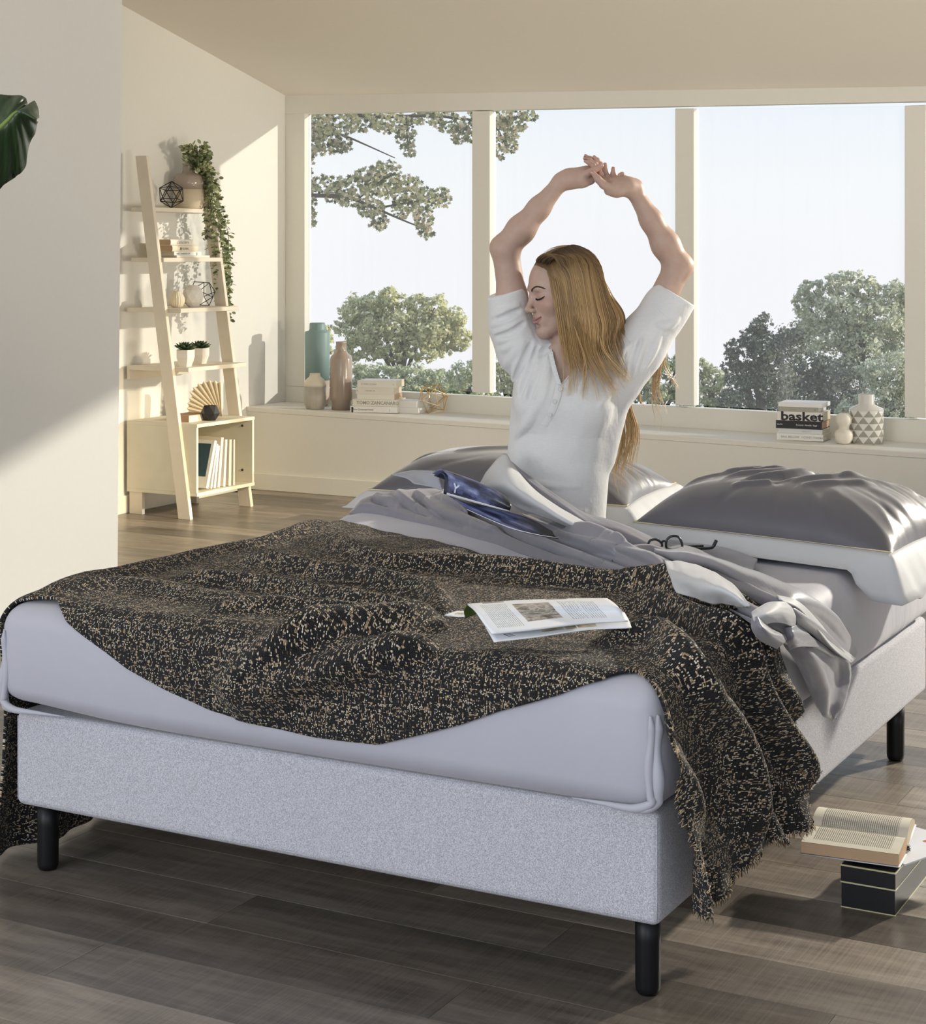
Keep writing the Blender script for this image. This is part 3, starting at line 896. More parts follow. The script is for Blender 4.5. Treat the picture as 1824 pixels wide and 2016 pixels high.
def cotton(name, col, rough=.6, sheen=.25, wr=.0, wscale=(5, 5, 5), spec=.3, wdist=.01):
    m, nt, b = new_mat(name)
    nz = noise(nt, coords(nt, 'Object'), 3.0, 3)
    nt.links.new(mixc(nt, nz, tuple(c * .95 for c in col), tuple(min(1, c * 1.04) for c in col)), b.inputs['Base Color'])
    b.inputs['Roughness'].default_value = rough; b.inputs['Specular IOR Level'].default_value = spec
    b.inputs['Sheen Weight'].default_value = sheen
    if wr:
        w = noise(nt, coords(nt, 'Object', wscale), 1.0, 4, .5)
        bump(nt, b, w, wr, wdist)
    return m
M_sheet = cotton('lilac_grey_cotton', (.42, .415, .465), .58, .2, .7, (7, 6, 2.2), .25, .016)
M_duvet = cotton('slate_grey_satin', (.20, .196, .23), .38, .3, .3, (9, 9, 9), .42, .008)
M_hem = cotton('pale_grey_cotton', (.52, .525, .54), .6, .2, .25, (12, 12, 12), .3, .006)
M_pillow = cotton('grey_satin_pillowcase', (.085, .081, .094), .34, .35, .25, (8, 8, 8), .5, .008)
M_piping = simple('gold_piping', (.62, .52, .33), .4)
M_black = simple('black_lacquer', (.006, .006, .007), .42, .25)

# ---- base with legs
BX0, BX1, BY0, BY1, BZ0, BZ1 = -2.757, -1.220, 3.015, 5.015, .145, .355
bed = thing('bed_base', 'grey melange upholstered bed base on round black legs', 'bed', ((BX0 + BX1) / 2, 4.0, 0))
bm = bmesh.new(); bx(bm, (BX0, BX1), (BY0, BY1), (BZ0, BZ1), .016, None, 4)
part('upholstered_box', bm, M_base, bed, smooth=False)
for xx, yy in ((BX1, BY0), (BX0, BY0)):
    sx = 1 if xx == BX1 else -1
    tubes('corner_seam', [([(xx - .0045 * sx, yy + .0045, z) for z in np.linspace(BZ0 + .012, BZ1 - .012, 6)], .0016)], M_base, bed, 6)
for lx, ly in ((-1.262, 3.068), (-2.696, 3.053), (-1.252, 4.80), (-2.716, 4.80)):
    lathe('leg', [(.012, 0), (.019, .002), (.0225, .008), (.0235, .016), (.0238, .10), (.0242, BZ0 + .003)], (lx, ly, 0), M_black, bed, 28)

# ---- mattress in its fitted sheet
def fold1(s, r=RM):
    """unrolled distance past the start of an edge -> (run, drop)"""
    s = np.asarray(s, float); q = r * math.pi / 2
    run = np.where(s <= 0, s, np.where(s < q, r * np.sin(np.clip(s, 0, q) / r), r))
    drop = np.where(s <= 0, 0, np.where(s < q, r * (1 - np.cos(np.clip(s, 0, q) / r)), r + s - q))
    return run, drop
def drape(p, q, zt=ZT, o=0.0):
    """unrolled bed coordinates -> world, o = offset above the mattress"""
    r = RM + o
    rx, dx = fold1(p - (XR_M + o - r), r); lx, dl = fold1((XL_M - o + r) - p, r); fy, df = fold1((YF - o + r) - q, r)
    X = np.where(p > (XR_M + XL_M) / 2, XR_M + o - r + rx, XL_M - o + r - lx)
    return np.stack([X, YF - o + r - fy, zt + o - dx - dl - df], -1)
mt = thing('mattress', 'thick mattress in a smooth lilac grey fitted sheet on the bed base', 'mattress', ((BX0 + BX1) / 2, 4.0, BZ1))
def mattress_mesh():
    bm = bmesh.new()
    bmesh.ops.create_grid(bm, x_segments=2, y_segments=2, size=1); bm.clear()
    bx(bm, (XL_M, XR_M), (YF, YBK), (BZ1 + .002, ZT), RM, None, 6)
    bmesh.ops.subdivide_edges(bm, edges=[e for e in bm.edges if e.calc_length() > .15], cuts=40, use_grid_fill=True)
    rs = np.random.RandomState(3)
    for v in bm.verts:
        c = v.co
        u = (c.z - BZ1) / (ZT - BZ1)
        # the filled body bulges, the hem tucks in towards the bottom
        bul = .010 * math.sin(math.pi * min(1, max(0, u)))
        if c.y < YF + .03: c.y -= bul + .004 * math.sin(c.x * 5.0 + 1) * math.sin(math.pi * u)
        if c.x > XR_M - .03: c.x += bul * .8 * min(1, max(0, (c.y - 3.6) / .3)) + .003 * math.sin(c.y * 23) * math.sin(math.pi * u)
        if c.x < XL_M + .03: c.x -= bul
        # front left corner lifts off the base a little
        d = math.hypot(c.x - XL_M, c.y - YF)
        if u < .4: c.z += .022 * math.exp(-(d / .25) ** 2) * (1 - u / .4)
    return bm
part('fitted_sheet', mattress_mesh(), M_sheet, mt, smooth=True)
# gathered sheet corners at the foot end: soft welts that turn in along the bottom hem
for sx, xx in ((1, XR_M), (-1, XL_M)):
    for q_, (o1, o2, rr) in enumerate(((.006, .002, .0115), (-.004, .012, .0085))):
        pts = []
        for u in np.linspace(1, 0, 14):
            z = BZ1 + .026 + (ZT - BZ1 - .085) * u
            pts.append((xx - sx * .016 + sx * (o1 + .0028 * math.sin(u * 7 + q_ * 2)), YF + .012 - o2 - .0025 * math.sin(u * 6 + q_), z))
        pts += [(xx - sx * (.030 + .02 * q_), YF - .002 - .004 * q_, BZ1 + .014), (xx - sx * (.08 + .03 * q_), YF + .002, BZ1 + .012), (xx - sx * (.14 + .04 * q_), YF + .012, BZ1 + .010)]
        sp = spline(pts, 60)
        tubes('corner_pleat', [(sp, rr * (.9 + .13 * np.sin(np.linspace(0, 13, 60) + q_ * 2)) * np.clip(np.sin(np.linspace(.12, math.pi - .05, 60)) * 2.2, .1, 1))], M_sheet, mt, 12)

# ---- helper: where a picture ray meets the made-up bed, pushed out by off
def bedhit(px, py, off=0.0, force=None):
    t = on_z(px, py, ZT + off)
    if force == 'side' or (force is None and t[0] > XR_M + off): return on_x(px, py, XR_M + off)
    if force == 'front' or (force is None and t[1] < YF - off): return on_y(px, py, YF - off)
    return t
def hit_pq(px, py, off=.02, force=None):
    """picture point -> unrolled bed coordinates"""
    w = bedhit(px, py, off, force)
    p, q = w[0], w[1]
    drop = ZT + off - w[2]
    r = RM + off
    drop = max(0.0, drop)
    s = r * math.acos(1 - min(1, drop / r)) if drop < r else drop - r + r * math.pi / 2
    if abs(w[2] - (ZT + off)) > 1e-6:
        if abs(w[0] - (XR_M + off)) < 1e-6: p = XR_M + off - r + s
        else: q = YF - off + r - s
    return p, q
def seg_dist(P, Q, poly, taper=True):
    """distance of (P,Q) arrays to a polyline and its parameter 0..1"""
    best = np.full(P.shape, 1e9); par = np.zeros(P.shape)
    L = [0]
    for a, b2 in zip(poly[:-1], poly[1:]): L.append(L[-1] + math.dist(a, b2))
    for k, (a, b2) in enumerate(zip(poly[:-1], poly[1:])):
        dx, dy = b2[0] - a[0], b2[1] - a[1]; l2 = dx * dx + dy * dy + 1e-12
        u = np.clip(((P - a[0]) * dx + (Q - a[1]) * dy) / l2, 0, 1)
        d = np.hypot(P - a[0] - u * dx, Q - a[1] - u * dy)
        m = d < best
        best = np.where(m, d, best); par = np.where(m, (L[k] + u * math.sqrt(l2)) / L[-1], par)
    return best, par
def smooth_noise(P, Q, sx, sy, seed, oct=3):
    rs = np.random.RandomState(seed); out = np.zeros(P.shape); a = 1.0; tot = 0
    for o in range(oct):
        for _ in range(5):
            th = rs.uniform(0, 2 * math.pi); f = rs.uniform(.6, 1.4) * 2 ** o
            out += a * np.sin(P * sx * f * math.cos(th) + Q * sy * f * math.sin(th) + rs.uniform(0, 6.28))
            tot += a * .6
        a *= .5
    return out / tot
def displaced(W, H):
    """push a grid (n,m,3) along its normals by H"""
    du = np.gradient(W, axis=0); dv = np.gradient(W, axis=1)
    n = np.cross(du, dv); n /= np.linalg.norm(n, axis=-1)[..., None] + 1e-12
    return W + n * H[..., None], n
def grid_quads(n, m):
    i = np.arange(n - 1)[:, None] * m + np.arange(m - 1)[None]
    return np.stack([i, i + m, i + m + 1, i + 1], -1).reshape(-1, 4)

# ---- tweed blanket
def tweed_mat():
    m, nt, b = new_mat('black_tan_tweed')
    uv = nt.nodes.new('ShaderNodeUVMap'); uv.uv_map = 'UVMap'
    wob = nt.nodes.new('ShaderNodeTexNoise'); wob.inputs['Scale'].default_value = 90; wob.inputs['Detail'].default_value = 2
    nt.links.new(uv.outputs[0], wob.inputs['Vector'])
    wa = nt.nodes.new('ShaderNodeVectorMath'); wa.operation = 'MULTIPLY_ADD'
    nt.links.new(wob.outputs['Color'], wa.inputs[0]); wa.inputs[1].default_value = (.0022, .0022, 0); nt.links.new(uv.outputs[0], wa.inputs[2])
    U = wa.outputs[0]
    def cells(sx, sy, off):
        mp = nt.nodes.new('ShaderNodeMapping'); mp.inputs['Scale'].default_value = (1 / sx, 1 / sy, 1); mp.inputs['Location'].default_value = (off, off * 1.7, 0)
        nt.links.new(U, mp.inputs[0])
        fl = nt.nodes.new('ShaderNodeVectorMath'); fl.operation = 'FLOOR'; nt.links.new(mp.outputs[0], fl.inputs[0])
        wh = nt.nodes.new('ShaderNodeTexWhiteNoise'); wh.noise_dimensions = '2D'; nt.links.new(fl.outputs[0], wh.inputs['Vector'])
        fr = nt.nodes.new('ShaderNodeVectorMath'); fr.operation = 'FRACTION'; nt.links.new(mp.outputs[0], fr.inputs[0])
        sp = nt.nodes.new('ShaderNodeSeparateXYZ'); nt.links.new(fr.outputs[0], sp.inputs[0])
        # rounded slub inside the cell
        rx = math_n(nt, 'ABSOLUTE', math_n(nt, 'SUBTRACT', sp.outputs['X'], .5)); ry = math_n(nt, 'ABSOLUTE', math_n(nt, 'SUBTRACT', sp.outputs['Y'], .5))
        rr = math_n(nt, 'ADD', math_n(nt, 'POWER', math_n(nt, 'MULTIPLY', rx, 2), 2.5), math_n(nt, 'POWER', math_n(nt, 'MULTIPLY', ry, 2), 2.5))
        dome = math_n(nt, 'SUBTRACT', 1.0, rr, True)
        return wh.outputs['Value'], dome
    # per thread and per patch tendency
    mpr = nt.nodes.new('ShaderNodeMapping'); mpr.inputs['Scale'].default_value = (4, 150, 1); nt.links.new(U, mpr.inputs[0])
    th1 = noise(nt, mpr.outputs[0], 1.0, 2)
    mpc = nt.nodes.new('ShaderNodeMapping'); mpc.inputs['Scale'].default_value = (150, 4, 1); nt.links.new(U, mpc.inputs[0])
    th2 = noise(nt, mpc.outputs[0], 1.0, 2)
    v1, d1 = cells(.0026, .0064, 3.0)     # lengthwise slubs
    v2, d2 = cells(.0066, .0027, 11.0)    # crosswise slubs
    v3, d3 = cells(.0022, .0030, 23.0)    # fine white flecks
    def pick(v, dome, lim, tend, amt):
        thr = math_n(nt, 'SUBTRACT', lim, math_n(nt, 'MULTIPLY', math_n(nt, 'SUBTRACT', tend, .5), amt))
        return math_n(nt, 'MULTIPLY', math_n(nt, 'GREATER_THAN', v, thr), math_n(nt, 'GREATER_THAN', dome, .18))
    f1 = pick(v1, d1, .893, th2, 1.3); f2 = pick(v2, d2, .937, th1, 1.3); f3 = pick(v3, d3, .90, th1, .3)
    v4, d4 = cells(.0034, .0034, 37.0)
    tan = mixc(nt, v4, (.31, .21, .122), (.54, .40, .245))
    blk = mixc(nt, v4, (.004, .004, .005), (.016, .0155, .017))
    c = mixc(nt, f2, mixc(nt, f1, blk, tan), tan)
    c = mixc(nt, f3, c, (.72, .66, .54))
    nt.links.new(c, b.inputs['Base Color'])
    b.inputs['Roughness'].default_value = .65; b.inputs['Sheen Weight'].default_value = .06
    b.inputs['Sheen Roughness'].default_value = .35
    b.inputs['Specular IOR Level'].default_value = .3
    hh = math_n(nt, 'MAXIMUM', d4, math_n(nt, 'MAXIMUM', math_n(nt, 'MULTIPLY', d1, f1), math_n(nt, 'MULTIPLY', d2, f2)))
    bump(nt, b, hh, .85, .0022)
    return m
M_tweed = tweed_mat()
OB = .012
fe_px = [(73, 1188), (127, 1226), (184, 1269), (249, 1315), (330, 1361), (414, 1399), (518, 1430), (620, 1452), (742, 1467), (830, 1446), (907, 1427), (984, 1400), (1099, 1369), (1176, 1342), (1229, 1316)]
fe = [hit_pq(a, b2, OB, 'front') for a, b2 in fe_px]
feX, feQ = [f[0] for f in fe], [f[1] for f in fe]
be = [(-3.4, 4.40), (-2.80, 4.41), (-2.50, 4.20), (-2.01, 3.965), (-1.70, 3.84), (-1.49, 3.755), (-1.37, 3.69), (-1.20, 3.625), (-1.0, 3.60), (-.75, 3.585)]
PR = XR_M - RM + RM * math.pi / 2                     # unrolled position of the right edge
PLE = XL_M + RM - RM * math.pi / 2
def q_front(p):
    p = np.asarray(p, float)
    q = np.interp(p, feX, feQ)
    q = np.where(p < feX[0], np.interp(p, [PLE - .25, PLE, feX[0]], [3.03, 2.99, feQ[0]]), q)
    q = np.where(p > feX[-1], np.interp(p, [feX[-1], PR, PR + .2, PR + .45], [feQ[-1], 2.965, 3.0, 3.06]), q)
    return q
def q_back(p):
    return np.interp(p, [a for a, _ in be], [b2 for _, b2 in be]) + .006 * np.sin(np.asarray(p) * 40)
NU, NV = 330, 150
p0, p1 = PLE - .56, PR + .395
pu = np.linspace(p0, p1, NU)
Pg = np.repeat(pu[:, None], NV, 1)
v = np.linspace(0, 1, NV)[None]
Qg = q_front(pu)[:, None] * (1 - v) + q_back(pu)[:, None] * v
# ragged bottom of the right hang: deeper in the front, shorter behind
hang = np.clip((Pg - PR) / .395, 0, 1)
Pg = np.where(Pg > PR, PR + (Pg - PR) * (1.0 - .10 * v + .05 * np.sin(v * 9)), Pg)
W = drape(Pg, Qg, ZT, OB)
H = np.zeros(Pg.shape)
def fold(pts, amp, w, off=.02, ends=(.15, .15)):
    global H
    poly = [hit_pq(*a, off) if len(a) == 2 else hit_pq(a[0], a[1], off, a[2]) for a in pts]
    sp = spline(poly, 24)
    d, u = seg_dist(Pg, Qg, [tuple(a) for a in sp])
    tp = np.clip(u / max(ends[0], 1e-3), 0, 1) * np.clip((1 - u) / max(ends[1], 1e-3), 0, 1)
    H += 1.55 * amp * np.exp(-(d / w) ** 2) * (tp ** .6)
fold([(600, 1050), (669, 1080), (753, 1108), (907, 1117), (1022, 1128), (1300, 1160), (1443, 1215), (1520, 1290), (1550, 1392)], .028, .032)
fold([(560, 1080), (650, 1106), (760, 1134), (907, 1140), (1100, 1150), (1300, 1182)], -.012, .022)
fold([(470, 1100), (600, 1125), (765, 1150), (850, 1172), (880, 1208)], .026, .030)
fold([(600, 1157), (765, 1178), (876, 1212)], -.012, .014)
fold([(330, 1135), (500, 1150), (640, 1172), (780, 1196), (880, 1214)], .022, .026)
fold([(400, 1200), (560, 1196), (700, 1206), (870, 1222)], .022, .030)
fold([(420, 1345), (480, 1318), (560, 1262), (640, 1232), (800, 1226), (880, 1226)], .034, .040)
fold([(470, 1350), (530, 1306), (590, 1278), (680, 1245), (800, 1240)], -.016, .026)
fold([(450, 1385), (520, 1350), (600, 1320), (720, 1290), (860, 1262)], .030, .038)
fold([(560, 1385), (650, 1350), (760, 1320), (900, 1300)], -.008, .03)
fold([(100, 1165), (240, 1150), (380, 1168), (520, 1190)], .016, .04)
fold([(60, 1170), (180, 1140), (300, 1112), (420, 1085), (560, 1052), (640, 1022)], .016, .03)
fold([(1221, 1150), (1339, 1170), (1430, 1215), (1500, 1288), (1540, 1392), (1575, 1500), (1590, 1600)], .02, .022)
fold([(1221, 1176), (1321, 1203), (1408, 1236), (1478, 1323), (1512, 1427), (1547, 1531), (1580, 1640)], .030, .030)
fold([(1221, 1190), (1321, 1222), (1395, 1262), (1455, 1340), (1490, 1440), (1520, 1540)], -.020, .022)
fold([(1180, 1262), (1252, 1256), (1304, 1262), (1374, 1323), (1422, 1410), (1440, 1531), (1457, 1670)], .034, .034)
fold([(1300, 1310), (1350, 1400), (1390, 1520), (1405, 1640)], -.014, .03)
fold([(1262, 1340), (1310, 1420), (1350, 1560), (1385, 1690)], .016, .024)
fold([(1490, 1500), (1500, 1600), (1510, 1690)], -.030, .026)
fold([(1545, 1520), (1560, 1620), (1575, 1690)], .030, .024)
H += .007 * smooth_noise(Pg, Qg, 11, 11, 4)
sag = np.clip((Pg - PR - .02) / .35, 0, 1)
H += sag * (.034 + .05 * np.clip((Qg - 3.25) / .35, 0, 1) + .020 * np.sin((Qg - 3.0) * 26 + 1.2) + .014 * np.sin((Qg - 3.0) * 47)) 
sagl = np.clip((PLE - .02 - Pg) / .5, 0, 1)
H += sagl * (.03 + .022 * np.sin(Qg * 19) + .012 * np.sin(Qg * 41))
H = np.maximum(H, -.004)
# the displaced() normal must point away from the bed
Wd, nrm = displaced(W, -H)
if (nrm[NU // 2, NV // 2][2]) < 0: Wd, nrm = displaced(W, H * -1)
else: Wd, nrm = displaced(W, H)
Wd[..., 2] = np.maximum(Wd[..., 2], .012)
me = quads_mesh('tweed_blanket', Wd.reshape(-1, 3), grid_quads(NU, NV))
Lu = np.concatenate([np.zeros((1, NV)), np.cumsum(np.linalg.norm(np.diff(Wd, axis=0), axis=-1), 0)]); Lv = np.concatenate([np.zeros((NU, 1)), np.cumsum(np.linalg.norm(np.diff(Wd, axis=1), axis=-1), 1)], 1)
uvset(me, np.stack([Pg * 1.1, Qg * 1.1], -1).reshape(-1, 2))
bl_t = thing('blanket', 'black and tan tweed throw draped over the foot of the bed', 'blanket', (-1.99, 3.6, ZT))
o = mesh_obj('woven_cloth', me, M_tweed, bl_t, smooth=True)
md = o.modifiers.new('thick', 'SOLIDIFY'); md.thickness = .006; md.offset = -1
# frayed threads along the edges that show
rng = random.Random(8); nr = np.random.RandomState(8)
fr = []
def fray(i, j, out, n):
    for _ in range(n):
        a = Wd[i, j] + nr.normal(size=3) * .002
        L = rng.uniform(.003, .010)
        d = out + nr.normal(size=3) * .35; d /= np.linalg.norm(d)
        b2 = a + d * L * .5 + nr.normal(size=3) * .0015; c = a + d * L + np.array([0, 0, -.003])
        fr.append(([a - d * .003, b2, c], [.0009, .0007, .0003]))
for i in range(NU):
    if pu[i] > feX[-1] - .02:
        dv = Wd[i, 0] - Wd[i, 3]; fray(i, 0, dv / np.linalg.norm(dv), 4)
    if pu[i] > PR - .1:
        dv = Wd[i, -1] - Wd[i, -4]; fray(i, NV - 1, dv / np.linalg.norm(dv), 2)
for j in range(0, NV):
    dv = Wd[-1, j] - Wd[-4, j]; fray(NU - 1, j, dv / np.linalg.norm(dv), 4)
M_fray, nt, b = new_mat('frayed_thread')
gm = nt.nodes.new('ShaderNodeNewGeometry')
nt.links.new(ramp(nt, gm.outputs['Random Per Island'], [(.0, (.012, .012, .013)), (.62, (.03, .027, .024)), (.66, (.45, .30, .16)), (1, (.62, .48, .30))]), b.inputs['Base Color'])
tubes('fringe', fr, M_fray, bl_t, 4, kind='stuff')
# ================================================================== BEDDING: duvet, pillows, magazines, glasses
def cloth_rails(name, rails, n, m, mat, parent, thick=.004, wr=0.0, seed=1, label=None, pleat=None, kind=None):
    """loft a cloth through world-space rails (each a list of points)"""
    R = [spline(np.array(r), n) for r in rails]
    G = np.zeros((n, m, 3))
    for i in range(n): G[i] = spline([r[i] for r in R], m)
    if wr:
        u, v = np.meshgrid(np.linspace(0, 1, n), np.linspace(0, 1, m), indexing='ij')
        G, _ = displaced(G, wr * smooth_noise(u, v, 14, 9, seed))
    if pleat:
        u, v = np.meshgrid(np.linspace(0, 1, n), np.linspace(0, 1, m), indexing='ij')
        w = np.sin((v * pleat[1] + .25 * np.sin(u * 4 + seed) + u * pleat[2]) * 2 * math.pi)
        w = np.sign(w) * np.abs(w) ** .7
        G, _ = displaced(G, pleat[0] * w * np.clip(np.sin(np.pi * np.clip(u, .02, .98)) * 1.8, 0, 1))
    me = quads_mesh(name, G.reshape(-1, 3), grid_quads(n, m))
    o = mesh_obj(name, me, mat, parent, smooth=True, label=label, kind=kind)
    md = o.modifiers.new('thick', 'SOLIDIFY'); md.thickness = thick; md.offset = 0
    return o, G
def B(px, py, off, force=None): return bedhit(px, py, off, force)

duv = thing('duvet', 'slate grey satin duvet with pale lining turned back around the woman', 'duvet', (-2.0, 4.1, ZT))
# --- smooth under layer that runs under the throw
n1, m1 = 120, 60
pp = np.linspace(XL_M - .02, XR_M - .06, n1)
qf = np.interp(pp, [a for a, _ in be], [b2 for _, b2 in be]) - .14
qb = np.interp(pp, [-2.8, -2.3, -1.8, -1.5, -1.2], [4.55, 4.45, 4.25, 4.05, 3.85])
Pd = np.repeat(pp[:, None], m1, 1); vv = np.linspace(0, 1, m1)[None]
Qd = qf[:, None] * (1 - vv) + qb[:, None] * vv
Wd0 = drape(Pd, Qd, ZT, .010)
Hd = .006 + .006 * smooth_noise(Pd, Qd, 8, 8, 21)
Wd0[..., 2] += Hd * np.clip((vv - .30) / .2, 0, 1) - .006 * (1 - np.clip((vv - .30) / .2, 0, 1))
me = quads_mesh('flat_cover', Wd0.reshape(-1, 3), grid_quads(n1, m1))
M_dl = cotton('lilac_satin', (.43, .43, .50), .5, .25, .2, (7, 7, 7), .35, .006)
o = mesh_obj('flat_cover', me, M_dl, duv, smooth=True)
# --- heaped top over the legs: a height field with soft ridges
n2, m2 = 300, 240
front = [(688, 1004), (760, 1012), (850, 1034), (960, 1062), (1060, 1092), (1180, 1122), (1280, 1150), (1360, 1180), (1440, 1215)]
back = [(700, 985), (760, 962), (860, 962), (1000, 985), (1100, 1020), (1200, 1050), (1290, 1076), (1380, 1090), (1480, 1120)]
F = [on_z(a, b2, ZT + .02) for a, b2 in front]; K = [on_z(a, b2, ZT + .03) for a, b2 in back]
Fs, Ks = spline(F, n2), spline(K, n2)
Ks = Ks + (Ks - Fs) * .35                     # reach in under the woman
v2 = np.linspace(0, 1, m2)[None, :, None]
G = Fs[:, None] * (1 - v2) + Ks[:, None] * v2
G[..., 2] = ZT + .02
PX, PY = G[..., 0], G[..., 1]
Hh = np.zeros(PX.shape)
def ridge(pts, amp, w, zz=.05, ends=(.12, .12), pw=2.0):
    global Hh
    P3 = spline([on_z(a, b2, ZT + zz)[:2] for a, b2 in pts], 24)
    d, u = seg_dist(PX, PY, [tuple(a) for a in P3])
    tp = np.clip(u / max(ends[0], 1e-3), 0, 1) * np.clip((1 - u) / max(ends[1], 1e-3), 0, 1)
    Hh += (1.7 if w < .03 else 1.0) * amp * np.exp(-(d / w) ** pw) * np.sqrt(tp)
ridge([(740, 985), (830, 975), (950, 995), (1080, 1035), (1200, 1075)], .075, .13, .07, (.10, .3))
ridge([(760, 985), (800, 968), (850, 985), (905, 1025)], .030, .035, .10)
ridge([(690, 1000), (740, 985), (800, 1000), (880, 1040), (960, 1055)], .020, .03, .04)
ridge([(850, 968), (960, 1010), (1060, 1060), (1200, 1108), (1320, 1140)], .030, .028, .09)
ridge([(880, 968), (990, 1018), (1100, 1068), (1230, 1112)], .028, .020, .10)
ridge([(900, 985), (1010, 1040), (1120, 1085), (1200, 1112)], -.030, .018, .08)
ridge([(930, 1040), (1010, 1072), (1090, 1098)], .016, .025, .04)
ridge([(1120, 1052), (1200, 1070), (1300, 1100), (1400, 1140)], .026, .028, .06)
ridge([(1180, 1078), (1290, 1120), (1370, 1165)], .020, .022, .05)
ridge([(1250, 1072), (1340, 1095), (1440, 1150)], .030, .03, .05)
for q_, (a_, w_) in enumerate(((.010, .009), (-.012, .010), (.012, .008), (-.010, .009), (.010, .008))):
    ridge([(835 + 14 * q_, 978 + 4 * q_), (930 + 16 * q_, 1012 + 2 * q_), (1040 + 16 * q_, 1058 + q_), (1190 + 14 * q_, 1110 - q_)], a_, w_, .10)
for q_ in range(5):
    ridge([(735 + 9 * q_, 972 + 2 * q_), (748 + 14 * q_, 990 + 3 * q_), (790 + 24 * q_, 1012 + 5 * q_)], .010 if q_ % 2 else -.011, .010, .08)
ridge([(820, 985), (850, 1000), (890, 1012)], .018, .012, .10)
ridge([(775, 988), (800, 1010), (835, 1022)], -.016, .012, .08)
ridge([(900, 975), (1000, 1012), (1100, 1058), (1200, 1098), (1310, 1130)], .020, .012, .10)
ridge([(870, 990), (960, 1030), (1060, 1078)], -.014, .010, .08)
ridge([(960, 1045), (1060, 1085), (1160, 1112)], .012, .010, .05)
ridge([(1150, 1085), (1240, 1118), (1330, 1158)], -.014, .012, .05)
ridge([(1210, 1082), (1300, 1118), (1390, 1170)], .014, .010, .05)
vn = v2[..., 0] * np.ones((n2, 1)); un = np.linspace(0, 1, n2)[:, None] * np.ones((1, m2))
ev = np.clip(vn / .42, 0, 1); edge0 = np.clip(vn / .05, 0, 1) * np.clip(un / .04, 0, 1)
edge = (ev * (2 - ev)) * np.clip(un / .04, 0, 1)
Hh = Hh * (edge ** .8) + .006 * smooth_noise(PX, PY, 16, 16, 9) * edge
G[..., 2] += np.maximum(Hh, -.008) - .012 * (1 - edge0)
# pleats pulled across the front slope of the heap
pq = np.array([proj(p)[:2] for p in G.reshape(-1, 3)]).reshape(n2, m2, 2)
hp = np.zeros(un.shape)
for pts_, a_, w_ in (([(868, 972), (960, 1014), (1040, 1056), (1150, 1100), (1250, 1136)], .013, 6), ([(858, 980), (950, 1022), (1030, 1064), (1130, 1104)], -.014, 5), ([(880, 968), (980, 1010), (1070, 1052), (1190, 1098), (1300, 1140)], -.012, 5),
        ([(892, 966), (996, 1006), (1090, 1048), (1220, 1094), (1330, 1138)], .012, 5), ([(820, 968), (870, 1006), (940, 1032), (990, 1046)], .012, 7), ([(812, 978), (856, 1012), (920, 1040)], -.013, 6), ([(770, 972), (800, 1000), (850, 1020)], -.012, 6), ([(782, 968), (815, 994), (868, 1016)], .011, 6),
        ([(738, 972), (752, 984), (782, 986), (790, 1002)], .010, 5), ([(730, 985), (760, 998), (782, 1012)], -.010, 5), ([(700, 998), (770, 1006), (850, 1030), (950, 1058)], .008, 6), ([(930, 1034), (960, 1044), (982, 1042)], .009, 4),
        ([(1120, 1058), (1200, 1076), (1290, 1104), (1380, 1150)], .012, 6), ([(1130, 1072), (1210, 1092), (1300, 1124)], -.012, 6)):
    d_, t_ = seg_dist(pq[..., 0], pq[..., 1], [tuple(x) for x in spline([(a, b2, 0) for a, b2 in pts_], 14)[:, :2]])
    hp += a_ * np.exp(-(d_ / w_) ** 2) * np.sqrt(np.clip(t_ * 5, 0, 1) * np.clip((1 - t_) * 5, 0, 1))
hp *= np.clip((.55 - vn) / .1, 0, 1)
G2, nG = displaced(G, hp * edge0)
G = G2 if nG[n2 // 2, m2 // 2, 2] > 0 else displaced(G, -hp * edge0)[0]
me = quads_mesh('heaped_cover', G.reshape(-1, 3), grid_quads(n2, m2))
o = mesh_obj('heaped_cover', me, M_duvet, duv, smooth=True)
md = o.modifiers.new('thick', 'SOLIDIFY'); md.thickness = .008; md.offset = 0
# --- pale lining turned back against the waist, and the grey outside behind it
T0 = 4.62
def A(px, py, t): return at(px, py, t)
outer = [A(946, 952, 4.70), A(962, 925, 4.72), A(992, 893, 4.74), A(1010, 915, 4.70), A(1045, 958, 4.66), A(1100, 1000, 4.60), A(1160, 1035, 4.54), A(1240, 1075, 4.46), A(1310, 1102, 4.38)]
mid = [A(950, 962, 4.66), A(975, 955, 4.62), A(1000, 950, 4.58), A(1030, 970, 4.55), A(1065, 992, 4.53), A(1110, 1022, 4.50), A(1170, 1048, 4.49), A(1245, 1083, 4.44), A(1315, 1108, 4.37)]
inner = [A(960, 972, 4.70), A(985, 980, 4.64), A(1005, 992, 4.59), A(1035, 1006, 4.57), A(1075, 1020, 4.55), A(1130, 1042, 4.52), A(1185, 1064, 4.48), A(1250, 1098, 4.41), A(1318, 1122, 4.34)]
cloth_rails('turned_back_lining', [outer, mid, inner], 60, 20, M_hem, duv, .006, .004, 3, 'pale grey lining')
gout = [A(1000, 905, 4.76), A(1025, 925, 4.74), A(1060, 950, 4.70), A(1110, 985, 4.64), A(1165, 1015, 4.60), A(1215, 1030, 4.56), A(1300, 1066, 4.46), A(1370, 1090, 4.36)]
gmid = [A(1003, 912, 4.73), A(1035, 945, 4.70), A(1075, 975, 4.65), A(1125, 1010, 4.58), A(1180, 1038, 4.53), A(1240, 1058, 4.47), A(1320, 1090, 4.38), A(1400, 1118, 4.28)]
